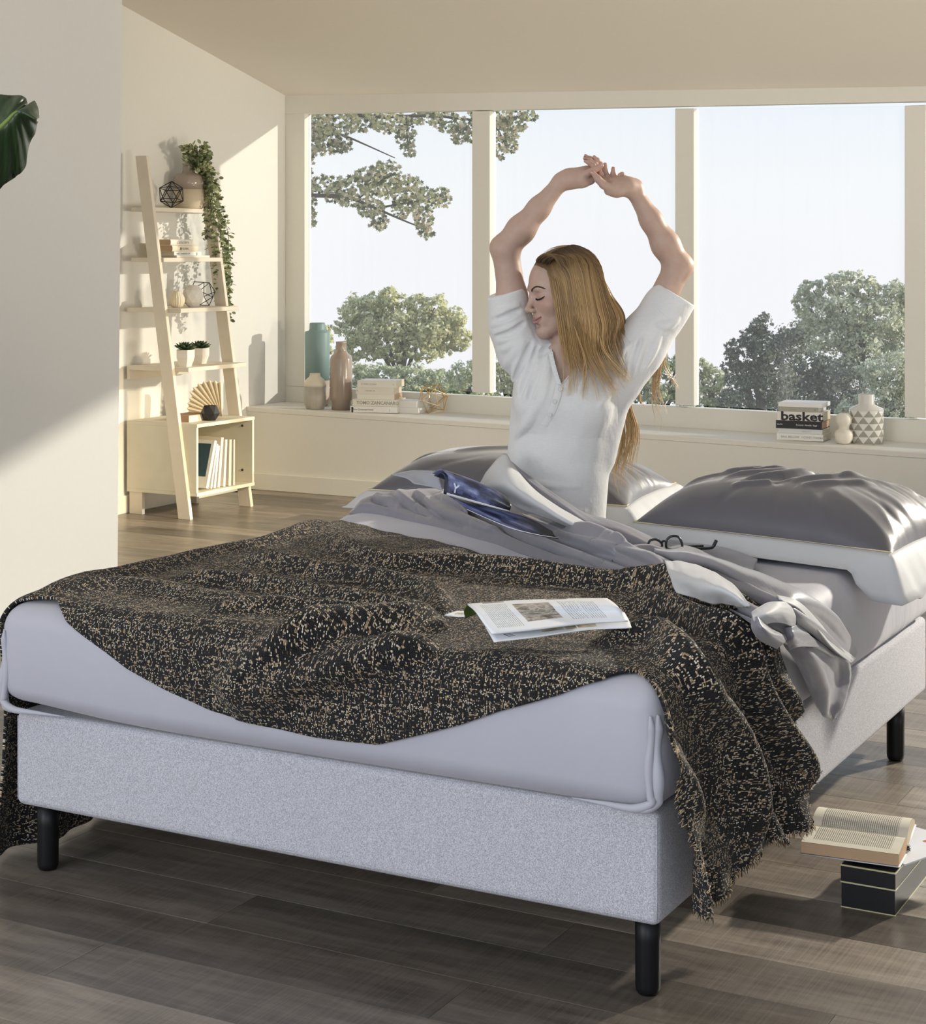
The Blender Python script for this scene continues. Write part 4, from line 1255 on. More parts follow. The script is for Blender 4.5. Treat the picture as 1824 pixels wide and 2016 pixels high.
gin = [A(1008, 925, 4.72), A(1045, 965, 4.68), A(1098, 1003, 4.62), A(1150, 1035, 4.57), A(1210, 1066, 4.50), A(1270, 1092, 4.42), A(1345, 1120, 4.32), A(1420, 1148, 4.22)]
cloth_rails('grey_turned_edge', [gout, gmid, gin], 60, 16, M_duvet, duv, .005, .004, 6)
# --- the corner that is rucked up and hangs over the side
def rail(pts): return [B(*p) for p in pts]
cloth_rails('hanging_corner', [
    rail([(1285, 1072, .03), (1380, 1085, .05), (1480, 1120, .06), (1570, 1165, .06), (1640, 1215, .05, 'side'), (1690, 1285, .04, 'side')]),
    rail([(1290, 1085, .06), (1380, 1105, .08), (1470, 1140, .09), (1560, 1190, .09), (1625, 1240, .08, 'side'), (1680, 1300, .06, 'side')]),
    rail([(1300, 1100, .04), (1370, 1125, .05), (1450, 1165, .06), (1540, 1215, .06), (1600, 1255, .05, 'side'), (1665, 1305, .05, 'side')]),
    rail([(1310, 1110, .05), (1370, 1140, .06), (1440, 1180, .06), (1510, 1225, .06), (1580, 1265, .065, 'side'), (1640, 1292, .06, 'side')]),
    rail([(1320, 1125, .03), (1365, 1155, .03), (1430, 1195, .04), (1490, 1235, .05, 'side'), (1550, 1262, .05, 'side'), (1600, 1285, .05, 'side')])],
    120, 90, M_duvet, duv, .004, .004, 5, pleat=(.011, 3.2, .5))
cloth_rails('pale_lining_fold', [
    rail([(1309, 1103, .09), (1345, 1108, .095), (1395, 1122, .10), (1440, 1150, .10), (1478, 1192, .085)]),
    rail([(1318, 1130, .085), (1355, 1140, .10), (1400, 1150, .11), (1440, 1168, .10), (1470, 1194, .08)]),
    rail([(1334, 1168, .06), (1365, 1176, .065), (1400, 1186, .065), (1435, 1191, .065), (1466, 1194, .07)])], 50, 26, M_hem, duv, .004, .003, 4, 'pale grey lining')
cloth_rails('pale_lining_fold', [
    rail([(1480, 1206, .07), (1505, 1190, .085), (1535, 1184, .09), (1560, 1188, .085)]),
    rail([(1484, 1220, .08), (1510, 1208, .095), (1540, 1206, .10), (1566, 1212, .095)]),
    rail([(1494, 1236, .075), (1518, 1226, .09), (1545, 1228, .095), (1566, 1238, .09)])], 40, 24, M_hem, duv, .002, .001, 7, 'pale grey lining')
cloth_rails('lining_edge', [
    rail([(1530, 1172, .08), (1570, 1184, .085), (1612, 1224, .08, 'side'), (1648, 1268, .07, 'side'), (1686, 1296, .055, 'side')]),
    rail([(1536, 1180, .09), (1572, 1198, .095), (1606, 1236, .09, 'side'), (1638, 1276, .08, 'side'), (1676, 1306, .06, 'side')])], 50, 10, M_hem, duv, .003, .001, 11, 'pale grey lining')
cloth_rails('hanging_ruffle', [
    rail([(1481, 1216, .06), (1482, 1240, .07, 'side'), (1500, 1262, .08, 'side'), (1530, 1277, .075, 'side')]),
    rail([(1490, 1214, .085), (1502, 1236, .10, 'side'), (1522, 1252, .105, 'side'), (1544, 1264, .095, 'side')]),
    rail([(1500, 1216, .07), (1514, 1234, .08, 'side'), (1534, 1246, .085, 'side'), (1556, 1254, .08, 'side')])], 40, 30, M_duvet, duv, .003, .001, 8)
cloth_rails('hanging_ruffle', [
    rail([(1545, 1236, .08, 'side'), (1548, 1256, .085, 'side'), (1552, 1270, .08, 'side'), (1556, 1279, .075, 'side')]),
    rail([(1560, 1234, .10, 'side'), (1564, 1252, .105, 'side'), (1568, 1264, .10, 'side'), (1572, 1273, .095, 'side')]),
    rail([(1572, 1228, .08, 'side'), (1590, 1246, .085, 'side'), (1604, 1260, .08, 'side'), (1618, 1274, .075, 'side')])], 40, 30, M_duvet, duv, .003, .001, 12)
cloth_rails('hanging_tail', [
    rail([(1540, 1262, .035, 'side'), (1565, 1300, .035, 'side'), (1590, 1350, .03, 'side'), (1612, 1395, .03, 'side'), (1640, 1419, .035, 'side')]),
    rail([(1580, 1262, .07, 'side'), (1610, 1300, .075, 'side'), (1628, 1345, .06, 'side'), (1636, 1390, .05, 'side'), (1642, 1416, .04, 'side')]),
    rail([(1630, 1275, .05, 'side'), (1650, 1300, .055, 'side'), (1655, 1340, .05, 'side'), (1652, 1385, .05, 'side'), (1645, 1414, .04, 'side')]),
    rail([(1672, 1285, .06, 'side'), (1674, 1310, .06, 'side'), (1671, 1345, .055, 'side'), (1660, 1390, .05, 'side'), (1647, 1416, .04, 'side')])], 60, 50, M_duvet, duv, .004, .002, 9, pleat=(.008, 1.6, .3))

# ---- pillows
def pillow(label, cx, cy, cz, yaw, tilt, L, Dp, Hgt, seed, dents):
    t = thing('pillow', label, 'pillow', (cx, cy, cz), None)
    Mx = Matrix.Translation((cx, cy, cz)) @ Matrix.Rotation(yaw, 4, 'Z') @ Matrix.Rotation(tilt, 4, 'X')
    n, m = 150, 110
    u = np.linspace(-1, 1, n)[:, None] * np.ones((1, m)); v = np.ones((n, 1)) * np.linspace(-1, 1, m)[None]
    def pt(u, v, s):
        pin = 1 - .05 * (1 - np.abs(u) ** 2) * np.abs(v) ** 3      # sides pull in between the corners
        pin2 = 1 - .06 * (1 - np.abs(v) ** 2) * np.abs(u) ** 3
        prof = (np.clip(1 - np.abs(u) ** 3.2, 0, 1) ** .60) * (np.clip(1 - np.abs(v) ** 2.6, 0, 1) ** .52)
        z = s * Hgt * prof * (1.0 if s > 0 else .55)
        return np.stack([u * L / 2 * pin2, v * Dp / 2 * pin, z], -1), prof
    top, prof = pt(u, v, 1)
    X, Y = top[..., 0], top[..., 1]
    h = .004 * smooth_noise(X, Y, 18, 18, seed)
    # creases run in from the seams
    rs = np.random.RandomState(seed + 5)
    for k in range(46):
        side = rs.randint(4); a = rs.uniform(-.9, .9)
        s0 = {0: (a * L / 2, -Dp / 2), 1: (a * L / 2, Dp / 2), 2: (-L / 2, a * Dp / 2), 3: (L / 2, a * Dp / 2)}[side]
        s1 = (s0[0] * .45 + rs.uniform(-.1, .1), s0[1] * .35 + rs.uniform(-.05, .05))
        d, uu = seg_dist(X, Y, [s0, s1])
        h += rs.uniform(-.004, .005) * np.exp(-(d / rs.uniform(.007, .016)) ** 2) * np.clip((1 - uu) * 1.4, 0, 1)
    for (x0, y0, x1, y1, amp, w) in dents:
        d, uu = seg_dist(X, Y, [(x0, y0), ((x0 + x1) / 2 + .012, (y0 + y1) / 2 - .01), (x1, y1)])
        h += .75 * amp * np.exp(-(d / w) ** 2) * np.sqrt(np.clip(uu * 5, 0, 1) * np.clip((1 - uu) * 5, 0, 1))
    top[..., 2] += h * np.clip(prof * 1.6, 0, 1)
    bot, _ = pt(u, v, -1)
    V = np.concatenate([top.reshape(-1, 3), bot.reshape(-1, 3)])
    q = grid_quads(n, m)
    Q = np.concatenate([q, q[:, ::-1] + n * m])
    def tr(V): return np.array([Mx @ Vector(p) for p in V])
    me = quads_mesh('pillow_body', tr(V), Q)
    mesh_obj('pillow_body', me, M_pillow, t, smooth=True)
    # the flat border (flange), drooping towards the bed
    ring = []
    kk = 60
    for i in range(kk): ring.append((-1 + 2 * i / kk, -1))
    for i in range(kk): ring.append((1, -1 + 2 * i / kk))
    for i in range(kk): ring.append((1 - 2 * i / kk, 1))
    for i in range(kk): ring.append((-1, 1 - 2 * i / kk))
    V, Fc = [], []
    mm = 7; FW = .072; N4 = len(ring)
    inn = []
    for i, (a, b2) in enumerate(ring):
        p, _ = pt(np.array([a * .985]), np.array([b2 * .985]), 1); p = p[0].copy(); p[2] = .004
        c = max(0, (abs(a) + abs(b2) - 1.8) / .2)
        dx = math.copysign(max(0, (abs(a) - .93) / .07), a) if abs(a) > .93 else 0
        dy = math.copysign(max(0, (abs(b2) - .93) / .07), b2) if abs(b2) > .93 else 0
        inn.append(p)
        for j in range(mm):
            f = j / (mm - 1)
            w = FW * f
            wav = .004 * math.sin(i * .30 + seed) * f + .002 * math.sin(i * .71) * f
            q2 = Vector((p[0] + dx * w * .82, p[1] + dy * w * .82, p[2] + wav - .058 * f ** 1.25))
            wq = Mx @ q2
            flo = ZT + .011
            if wq.x < XR_M + .005 and wq.z < flo: wq.z = flo + .002 * f
            if wq.x > XR_M - .01: wq.z -= f ** 1.3 * min(.05, (wq.x - XR_M + .01) * .8)
            V.append(tuple(wq))
    for i in range(N4):
        k = (i + 1) % N4
        for j in range(mm - 1): Fc.append((i * mm + j, k * mm + j, k * mm + j + 1, i * mm + j + 1))
    o = pydata('border', V, Fc, M_hem, t, label='pale grey flat border')
    md = o.modifiers.new('thick', 'SOLIDIFY'); md.thickness = .003
    P = [tuple(Mx @ Vector((p[0], p[1], p[2] + .004))) for p in inn]
    tubes('piping', [(P + [P[0]], .0022)], M_piping, t, 5)
    return t
dents_r = [(-.22, .02, -.10, .13, .016, .012), (-.20, -.03, -.07, .08, .018, .011), (-.17, -.07, -.03, .05, .016, .012), (-.10, -.10, .02, .06, .018, .012), (-.02, -.10, .05, .10, -.022, .018), (.03, -.08, .16, .07, .016, .014),
           (.07, -.10, .22, .02, .014, .014), (-.25, .06, -.02, .17, -.02, .02), (-.30, -.08, -.16, .02, .012, .012), (.12, .02, .28, .12, .012, .02), (-.13, .0, .06, .15, -.018, .014), (-.12, -.13, .04, -.05, .014, .010)]
pillow('plump grey satin pillow with pale border at the right side of the bed', -1.44, 4.53, ZT + .062, math.radians(-12), math.radians(3), .76, .44, .135, 3, dents_r)
pillow('grey satin pillow lying behind the woman at the left side of the bed', -2.39, 4.82, ZT + .064, math.radians(3), math.radians(2), .84, .44, .12, 8, [(-.2, -.05, .1, .1, .012, .02), (.1, -.1, .3, .05, .016, .02), (.18, -.12, .33, .0, .014, .014), (.05, .0, .25, .12, -.015, .02)])

# ---- magazines
def print_mat(name, kind):
    """flat print: columns of text lines and small photographs, laid out in UV"""
    m, nt, b = new_mat(name)
    uv = nt.nodes.new('ShaderNodeUVMap'); uv.uv_map = 'UVMap'
    sp = nt.nodes.new('ShaderNodeSeparateXYZ'); nt.links.new(uv.outputs[0], sp.inputs[0])
    U, Vv = sp.outputs['X'], sp.outputs['Y']
    def band(s, a, b2): return math_n(nt, 'MULTIPLY', math_n(nt, 'GREATER_THAN', s, a), math_n(nt, 'LESS_THAN', s, b2))
    def rect(a, b2, c, d): return math_n(nt, 'MULTIPLY', band(U, a, b2), band(Vv, c, d))
    def lines(s, along, n, seed, duty=.42):
        ln = math_n(nt, 'LESS_THAN', math_n(nt, 'FRACT', math_n(nt, 'MULTIPLY', s, n)), duty)
        cm = nt.nodes.new('ShaderNodeCombineXYZ')
        nt.links.new(math_n(nt, 'MULTIPLY', along, 90.0), cm.inputs[0]); nt.links.new(math_n(nt, 'FLOOR', math_n(nt, 'MULTIPLY', s, n)), cm.inputs[1]); cm.inputs[2].default_value = seed
        w = noise(nt, cm.outputs[0], 1.0, 1)
        return math_n(nt, 'MULTIPLY', ln, math_n(nt, 'GREATER_THAN', w, .42))
    base = (.80, .82, .85) if kind != 'book' else (.72, .67, .55)
    col = base
    if kind == 'page':
        for (a, b2, c, d) in ((.08, .185, .12, .86), (.19, .30, .12, .86), (.62, .745, .14, .84), (.75, .87, .14, .80)):
            f = math_n(nt, 'MULTIPLY', rect(a, b2, c, d), lines(U, Vv, 62.0, a * 9))
            col = mixc(nt, math_n(nt, 'MULTIPLY', f, .62), col, (.12, .12, .13))
        cm = noise(nt, uv.outputs[0], 11.0, 5, .6)
        pic = ramp(nt, cm, [(.30, (.06, .05, .045)), (.45, (.25, .22, .18)), (.52, (.55, .50, .46)), (.60, (.20, .19, .12)), (.75, (.62, .57, .53))])
        col = mixc(nt, rect(.345, .575, .22, .80), col, pic)
        pic2 = ramp(nt, cm, [(.35, (.10, .03, .04)), (.5, (.30, .27, .25)), (.65, (.65, .62, .60))])
        col = mixc(nt, rect(.12, .30, .93, .995), col, pic2)
        col = mixc(nt, rect(.58, .72, .955, 1.0), col, pic2)
    elif kind == 'strip':
        cm = noise(nt, uv.outputs[0], 9.0, 4, .6)
        pic = ramp(nt, cm, [(.3, (.10, .07, .03)), (.5, (.55, .45, .30)), (.7, (.75, .72, .68))])
        for r in ((.38, .52, .25, .95), (.53, .60, .2, .8), (.61, .74, .2, .8)): col = mixc(nt, rect(*r), col, pic)
    elif kind == 'cover':
        cm = noise(nt, uv.outputs[0], 3.2, 5, .55)
        col = ramp(nt, cm, [(.25, (.006, .008, .016)), (.42, (.03, .035, .07)), (.52, (.10, .12, .26)), (.66, (.30, .33, .50)), (.85, (.60, .62, .68))])
        dark = nt.nodes.new('ShaderNodeMapRange'); dark.inputs['From Min'].default_value = .35; dark.inputs['From Max'].default_value = .9
        nt.links.new(U, dark.inputs['Value'])
        col = mixc(nt, dark.outputs[0], col, (.012, .013, .016))
        col = mixc(nt, rect(0, 1, 0, .05), col, (.7, .72, .75))
    elif kind == 'book':
        f = math_n(nt, 'MULTIPLY', rect(.10, .90, .12, .84), lines(U, Vv, 48.0, 3.0, .5))
        col = mixc(nt, math_n(nt, 'MULTIPLY', f, .8), base, (.10, .09, .08))
    if isinstance(col, tuple): b.inputs['Base Color'].default_value = (*col, 1)
    else: nt.links.new(col, b.inputs['Base Color'])
    b.inputs['Roughness'].default_value = .3 if kind in ('cover',) else (.42 if kind != 'book' else .75)
    b.inputs['Specular IOR Level'].default_value = .5 if kind != 'book' else .2
    return m
def sheet(name, rails, n, m, mat, parent, thick=.0015, lift=0):
    """printed sheet lofted through rails; uv u along the rail, v across (0 = last rail)"""
    R = [spline(np.array(r), n) for r in rails]
    Gs = np.zeros((n, m, 3))
    for i in range(n): Gs[i] = spline([r[i] for r in R], m)
    Gs[..., 2] += lift
    me = quads_mesh(name, Gs.reshape(-1, 3), grid_quads(n, m))
    u, v = np.meshgrid(np.linspace(0, 1, n), np.linspace(1, 0, m), indexing='ij')
    uvset(me, np.stack([u, v], -1).reshape(-1, 2))
    o = mesh_obj(name, me, mat, parent, smooth=True)
    md = o.modifiers.new('thick', 'SOLIDIFY'); md.thickness = thick; md.offset = 0
    return o
M_page = print_mat('magazine_page', 'page'); M_strip = print_mat('magazine_under_page', 'strip'); M_cover = print_mat('blue_magazine_cover', 'cover')
mg = thing('magazine', 'open white magazine lying on the tweed throw', 'magazine', tuple(B(1080, 1220, .05)))
T = lambda px, py, o: on_z(px, py, ZT + o)
sheet('open_page', [[T(921, 1190, .085), T(1000, 1184, .085), T(1100, 1180, .085), T(1196, 1179, .085)],
                    [T(936, 1203, .090), T(1010, 1197, .090), T(1115, 1191, .090), T(1212, 1190, .088)],
                    [T(952, 1226, .074), T(1030, 1218, .074), T(1130, 1208, .074), T(1228, 1206, .074)],
                    [T(969, 1248, .058), T(1050, 1240, .060), T(1150, 1228, .060), T(1237, 1223, .060)]], 30, 24, M_page, mg, .003)
sheet('under_pages', [[T(952, 1226, .066), T(1030, 1218, .066), T(1130, 1208, .066), T(1230, 1206, .066)],
                      [T(963, 1246, .054), T(1048, 1239, .054), T(1150, 1228, .054), T(1239, 1222, .054)],
                      [T(973, 1264, .044), T(1060, 1254, .046), T(1160, 1240, .047), T(1244, 1236, .048)]], 30, 16, M_strip, mg, .002)
M_grn = simple('green_print', (.07, .14, .02), .4)
sheet('curled_page', [[T(920, 1191, .080), T(921, 1190, .082)], [T(914, 1203, .066), T(935, 1196, .070)], [T(916, 1217, .044), T(945, 1206, .060)]], 8, 12, M_grn, mg, .001)
sheet('left_pages', [[T(917, 1214, .040), T(925, 1209, .040), T(940, 1203, .040)], [T(900, 1214, .036), T(908, 1210, .036), T(925, 1204, .036)], [T(876, 1211, .040), T(884, 1208, .040), T(900, 1203, .040)]], 8, 10, M_strip, mg, .002)
xd = Vector(T(1240, 1229, .05)) - Vector(T(970, 1256, .05))
TM = frame(Vector(T(1016, 1255, .058)) + Vector((0, 0, .003)), -Vector((0, 0, 1)).cross(xd) * -1)
text_part('ITI', .022, TM, M_ink, mg, 'headline')
mg2 = thing('magazine', 'blue magazine with rolled cover lying on the duvet heap beside the woman', 'magazine', tuple(A(960, 985, 4.6)))
sheet('rolled_cover', [[A(852, 931, 4.66), A(900, 948, 4.62), A(955, 968, 4.57), A(1000, 988, 4.53)],
                       [A(868, 924, 4.62), A(918, 941, 4.57), A(970, 963, 4.52), A(1004, 984, 4.50)],
                       [A(880, 933, 4.575), A(930, 952, 4.53), A(978, 972, 4.49), A(1006, 992, 4.47)],
                       [A(884, 952, 4.56), A(934, 968, 4.515), A(980, 984, 4.475), A(1006, 999, 4.46)],
                       [A(880, 974, 4.565), A(930, 988, 4.52), A(975, 1000, 4.48), A(1004, 1006, 4.465)]], 24, 24, M_cover, mg2, .004)
cov_o = [o for o in mg2.children if o.name.startswith('rolled_cover')][0]
xd2 = Vector(A(930, 970, 4.5)) - Vector(A(885, 955, 4.5))
TMc = frame(Vector(A(884, 966, 4.545)), xd2, Vector(A(900, 940, 4.5)) - Vector(A(900, 960, 4.56)) )
TMc = frame(Vector(A(886, 968, 4.54)), xd2, xd2.cross(Vector((0, 0, 1))) if xd2.cross(Vector((0, 0, 1))).y < 0 else -xd2.cross(Vector((0, 0, 1))))
tq = text_part('YO', .034, TMc, simple('pale_blue_print', (.55, .60, .74), .35), mg2, 'cover_title', bold=.001)
sw = tq.modifiers.new('wrap', 'SHRINKWRAP'); sw.target = cov_o; sw.offset = .0028; sw.wrap_mode = 'OUTSIDE_SURFACE' if False else 'ON_SURFACE'
sheet('inner_pages', [[A(855, 936, 4.655), A(900, 952, 4.62), A(990, 988, 4.55)], [A(868, 930, 4.63), A(915, 946, 4.59), A(995, 982, 4.53)], [A(876, 940, 4.59), A(925, 956, 4.55), A(998, 990, 4.50)], [A(874, 972, 4.58), A(925, 985, 4.54), A(995, 1003, 4.48)]], 16, 16, simple('dark_inner_page', (.02, .025, .05), .3), mg2, .003)  # inner pages of the roll, plain dark
M_gp = simple('grey_blue_print', (.32, .34, .40), .35)
sheet('open_page', [[A(770, 935, 4.86), A(812, 927, 4.84), A(858, 927, 4.72)], [A(800, 942, 4.80), A(830, 938, 4.76), A(864, 940, 4.66)], [A(815, 952, 4.72), A(845, 958, 4.68), A(872, 966, 4.60)]], 14, 14, M_gp, mg2, .003)
sheet('lower_cover', [[A(884, 976, 4.60), A(930, 990, 4.56), A(985, 1004, 4.51), A(1040, 1020, 4.46), A(1088, 1046, 4.41)],
                      [A(900, 986, 4.565), A(950, 1006, 4.515), A(1000, 1024, 4.475), A(1050, 1042, 4.43), A(1094, 1056, 4.40)],
                      [A(920, 1004, 4.53), A(965, 1024, 4.49), A(1010, 1042, 4.45), A(1060, 1054, 4.41), A(1100, 1060, 4.39)]], 24, 12, M_cover, mg2, .003)

# ---- reading glasses
gl = thing('reading_glasses', 'black framed reading glasses lying in front of the right pillow', 'glasses', tuple(B(1345, 1080, .02)))
M_spec = simple('dark_teal_acetate', (.010, .016, .018), .25, .5)
t0 = proj(B(1340, 1082, .015))[2] - .17
def gpt(px, py, dt=0): return at(px, py, t0 + dt)
tubes('rim', [(spline([gpt(1312, 1078), gpt(1313, 1064), gpt(1322, 1056), gpt(1334, 1056), gpt(1341, 1064), gpt(1344, 1078), gpt(1334, 1082), gpt(1318, 1081), gpt(1312, 1078)], 30), .0032)], M_spec, gl, 8)
tubes('rim', [(spline([gpt(1276, 1072, .02), gpt(1281, 1064, .02), gpt(1292, 1062, .02), gpt(1302, 1068, .02), gpt(1304, 1076, .02), gpt(1296, 1079, .02), gpt(1282, 1078, .02), gpt(1276, 1072, .02)], 26), .003)], M_spec, gl, 8)
tubes('bridge', [(spline([gpt(1302, 1069, .02), gpt(1307, 1065, .01), gpt(1313, 1067)], 8), .0028)], M_spec, gl, 8)
tubes('temple', [(spline([gpt(1343, 1077), gpt(1352, 1081, -.01), gpt(1375, 1080, .02), gpt(1400, 1079, .05), gpt(1406, 1074, .055), gpt(1411, 1064, .06)], 24), [.0036] * 18 + [.0046] * 6)], M_spec, gl, 8)
tubes('temple', [(spline([gpt(1280, 1077, .02), gpt(1310, 1079, .035), gpt(1350, 1076, .055), gpt(1385, 1075, .075)], 20), .003)], M_spec, gl, 8)
for a, c in (((1313, 1078, 0), None),):
    P = [gpt(1314, 1077), gpt(1315, 1065), gpt(1323, 1058), gpt(1333, 1058), gpt(1340, 1066), gpt(1342, 1077), gpt(1333, 1080), gpt(1319, 1080)]
    m, nt, b = new_mat('lens_glass'); b.inputs['Transmission Weight'].default_value = 1; b.inputs['Roughness'].default_value = .02; b.inputs['IOR'].default_value = 1.1
    pydata('lens', P, [tuple(range(8))], m, gl, smooth=False)

# ================================================================== BESIDE THE BED: black boxes, brochure, open book
bxo = (-1.071, 3.668)
bw, bd, bh = .113, .30, .089
blk = thing('black_box', 'black gift box with gold edges standing on the floor under the open book', 'box', (bxo[0] + bw / 2, bxo[1] + bd / 2, 0))
M_box = simple('black_paper', (.010, .010, .012), .4, .4)
M_goldp = simple('pale_gold_edge', (.62, .58, .34), .35, .5)
def rims(z, th, e):
    bm = bmesh.new()
    for (x0, x1, y0, y1) in ((bxo[0] - e, bxo[0] + bw + e, bxo[1] - e, bxo[1]), (bxo[0] - e, bxo[0] + bw + e, bxo[1] + bd, bxo[1] + bd + e), (bxo[0] - e, bxo[0], bxo[1], bxo[1] + bd), (bxo[0] + bw, bxo[0] + bw + e, bxo[1], bxo[1] + bd)):
        bx(bm, (x0, x1), (y0, y1), (z, z + th))
    return bm
box('box_body', (bxo[0], bxo[0] + bw), (bxo[1], bxo[1] + bd), (.0015, .052), M_box, blk, .0006)
box('lid', (bxo[0] - .0012, bxo[0] + bw + .0012), (bxo[1] - .0012, bxo[1] + bd + .0012), (.0545, bh), M_box, blk, .0006)
part('gold_trim', rims(0, .0018, .0012), M_goldp, blk); part('gold_trim', rims(.0518, .003, .0018), M_goldp, blk); part('gold_trim', rims(bh - .0022, .0028, .0020), M_goldp, blk)
br = thing('brochure', 'white brochure lying on the black box under the open book', 'brochure', (-1.0, 3.85, bh))
Mb = Matrix.Translation((-1.0, 3.845, bh + .0012)) @ Matrix.Rotation(math.radians(-22), 4, 'Z')
box('leaflet', (-.075, .095), (-.10, .12), (0, .004), simple('white_paper', (.74, .75, .80), .5), br, .0003, Mb)
box('red_print', (.03, .075), (.05, .075), (.0041, .0045), simple('red_print', (.55, .10, .05), .5), br, 0, Mb)
TM = Mb @ Matrix.Translation((.02, -.055, .0045)) @ Matrix.Rotation(math.radians(70), 4, 'Z')
text_part('Edizioni', .014, TM, M_ink, br, 'print')
bk = thing('open_book', 'open paperback with yellowed pages lying across the black box', 'book', (-1.06, 3.77, bh))
def on_book():
    ax = Vector((.9966, .082, 0)); ay = Vector((-.082, .9966, 0)); o0 = Vector((-1.168, 3.772, bh + .006))
    Lb = .205
    tb = math.radians(0)
    def P(u, y, z): return o0 + ax * u + ay * y + Vector((0, 0, z))
    M_bp = print_mat('yellowed_page', 'book')
    M_edge = page_mat((.66, .44, .27)); M_edge2 = page_mat((.70, .60, .42))
    # near block: gutter at y=0, fore edge at y=-.098; far block rises and curls over
    near = [(0, .024), (-.006, .032), (-.02, .035), (-.045, .032), (-.075, .029), (-.098, .0255)]
    near_b = [(0, .004), (-.02, .003), (-.05, .003), (-.075, .003), (-.098, .003), (-.100, .003)]
    far = [(0, .024), (.008, .036), (.025, .047), (.05, .052), (.075, .050), (.098, .042)]
    far_b = [(0, .004), (.02, .010), (.045, .020), (.07, .026), (.09, .029), (.100, .031)]
    for nm, tp, bt in (('near_pages', near, near_b), ('far_pages', far, far_b)):
        t2 = spline([(y, z, 0) for y, z in tp], 18); b2 = spline([(y, z, 0) for y, z in bt], 18)
        V = []
        for u in (0, Lb):
            for (y, z, _) in t2: V.append(P(u, y, z))
            for (y, z, _) in b2: V.append(P(u, y, z))
        Fc = []
        for i in range(17):
            Fc.append((i, i + 1, 19 + i, 18 + i)); Fc.append((36 + i, 36 + 18 + i, 36 + 19 + i, 36 + i + 1))
            Fc.append((18 + i, 19 + i, 36 + 19 + i, 36 + 18 + i))
        Fc.append((17, 35, 71, 53)); Fc.append((0, 36, 54, 18))
        o = pydata(nm, V, Fc, M_edge, bk, smooth=False)
        if nm == 'far_pages': o.data.materials.clear(); o.data.materials.append(M_edge2)
        # printed top leaf
        nu = 24
        Vt = np.array([[P(Lb * a / (nu - 1), y, z + .0006) for (y, z, _) in t2] for a in range(nu)])
        me = quads_mesh('printed_leaf', Vt.reshape(-1, 3), grid_quads(nu, 18))
        uu, vv2 = np.meshgrid(np.linspace(0, 1, nu), np.linspace(0, 1, 18), indexing='ij')
        uvset(me, np.stack([uu, vv2], -1).reshape(-1, 2))
        mesh_obj('printed_leaf', me, M_bp, bk, smooth=True)
        cv = spline([(y * 1.03, z - .002, 0) for y, z in bt], 18)
        Vc = np.array([[P(-.003 + (Lb + .006) * a, y, z) for (y, z, _) in cv] for a in (0, 1)])
        me = quads_mesh('cover', Vc.reshape(-1, 3), grid_quads(2, 18))
        o = mesh_obj('cover', me, cover_mat((.74, .74, .74), .4), bk, smooth=True)
        md = o.modifiers.new('thick', 'SOLIDIFY'); md.thickness = .0016; md.offset = 0
    # frayed binding at the tail of the spine
    rs = np.random.RandomState(2)
    fr = [([P(Lb - .002, rs.uniform(-.004, .004), rs.uniform(.004, .02)), P(Lb + rs.uniform(.004, .009), rs.uniform(-.006, .006), rs.uniform(.001, .016))], .0006) for _ in range(16)]
    tubes('binding_threads', fr, simple('binding_thread', (.06, .05, .04), .8), bk, 4, kind='stuff')
on_book()

# ================================================================== the big leaf at the left edge
TL = 2.75
M_banana, nt, b = new_mat('banana_leaf')
uvn = nt.nodes.new('ShaderNodeUVMap'); uvn.uv_map = 'UVMap'
mpn = nt.nodes.new('ShaderNodeMapping'); mpn.inputs['Scale'].default_value = (26, 1.2, 1); nt.links.new(uvn.outputs[0], mpn.inputs[0])
vn2 = noise(nt, mpn.outputs[0], 1.0, 4, .6)
nt.links.new(ramp(nt, vn2, [(.3, (.009, .026, .008)), (.7, (.028, .058, .016))]), b.inputs['Base Color'])
b.inputs['Roughness'].default_value = .38; b.inputs['Specular IOR Level'].default_value = .5
bump(nt, b, vn2, .35, .003)
pot_p = at(-270, 1300, TL)
lp = thing('banana_plant', 'dark green banana leaf reaching in at the left edge of the picture', 'plant', (pot_p[0], pot_p[1], 0))
up_e = [(-260, 185), (-180, 178), (-90, 180), (-40, 186), (0, 187), (22, 189), (41, 189), (50, 194), (53, 202), (48, 210), (38, 216), (52, 212), (62, 206), (67, 199), (74, 214), (76, 232)]
rib = [(-300, 330), (-220, 318), (-140, 300), (-80, 283), (-40, 270), (-10, 258), (4, 248), (12, 240), (18, 234), (23, 228), (27, 224), (31, 221), (35, 219), (40, 220), (50, 224), (72, 236)]
lo_e = [(-330, 520), (-250, 510), (-170, 485), (-100, 448), (-50, 408), (-20, 385), (0, 371), (14, 358), (30, 348), (40, 340), (50, 325), (53, 300), (58, 280), (68, 262), (71, 246), (74, 239)]
nL = 60
ue, re_, le = (spline([(a, c, 0) for a, c in e], nL) for e in (up_e, rib, lo_e))
V = []
mL = 17
for i in range(nL):
    row_ = []
    for j in range(mL):
        f = (j - 8) / 8
        e0 = re_[i] * (1 - abs(f)) + (ue[i] if f < 0 else le[i]) * abs(f)
        tt = TL + .05 * abs(f) ** 1.5 * (1 if f < 0 else 1.5) + .006 * math.sin(i * .8 + f * 2) * abs(f) + .0004 * (60 - i)
        row_.append(at(e0[0], e0[1], tt))
    V += row_
me = quads_mesh('leaf_blade', np.array(V), grid_quads(nL, mL))
u_, v_ = np.meshgrid(np.linspace(0, 1, nL), np.linspace(-1, 1, mL), indexing='ij')
uvset(me, np.stack([u_ + .25 * np.abs(v_), v_], -1).reshape(-1, 2))
o = mesh_obj('leaf_blade', me, M_banana, lp, smooth=True)
md = o.modifiers.new('thick', 'SOLIDIFY'); md.thickness = .0014
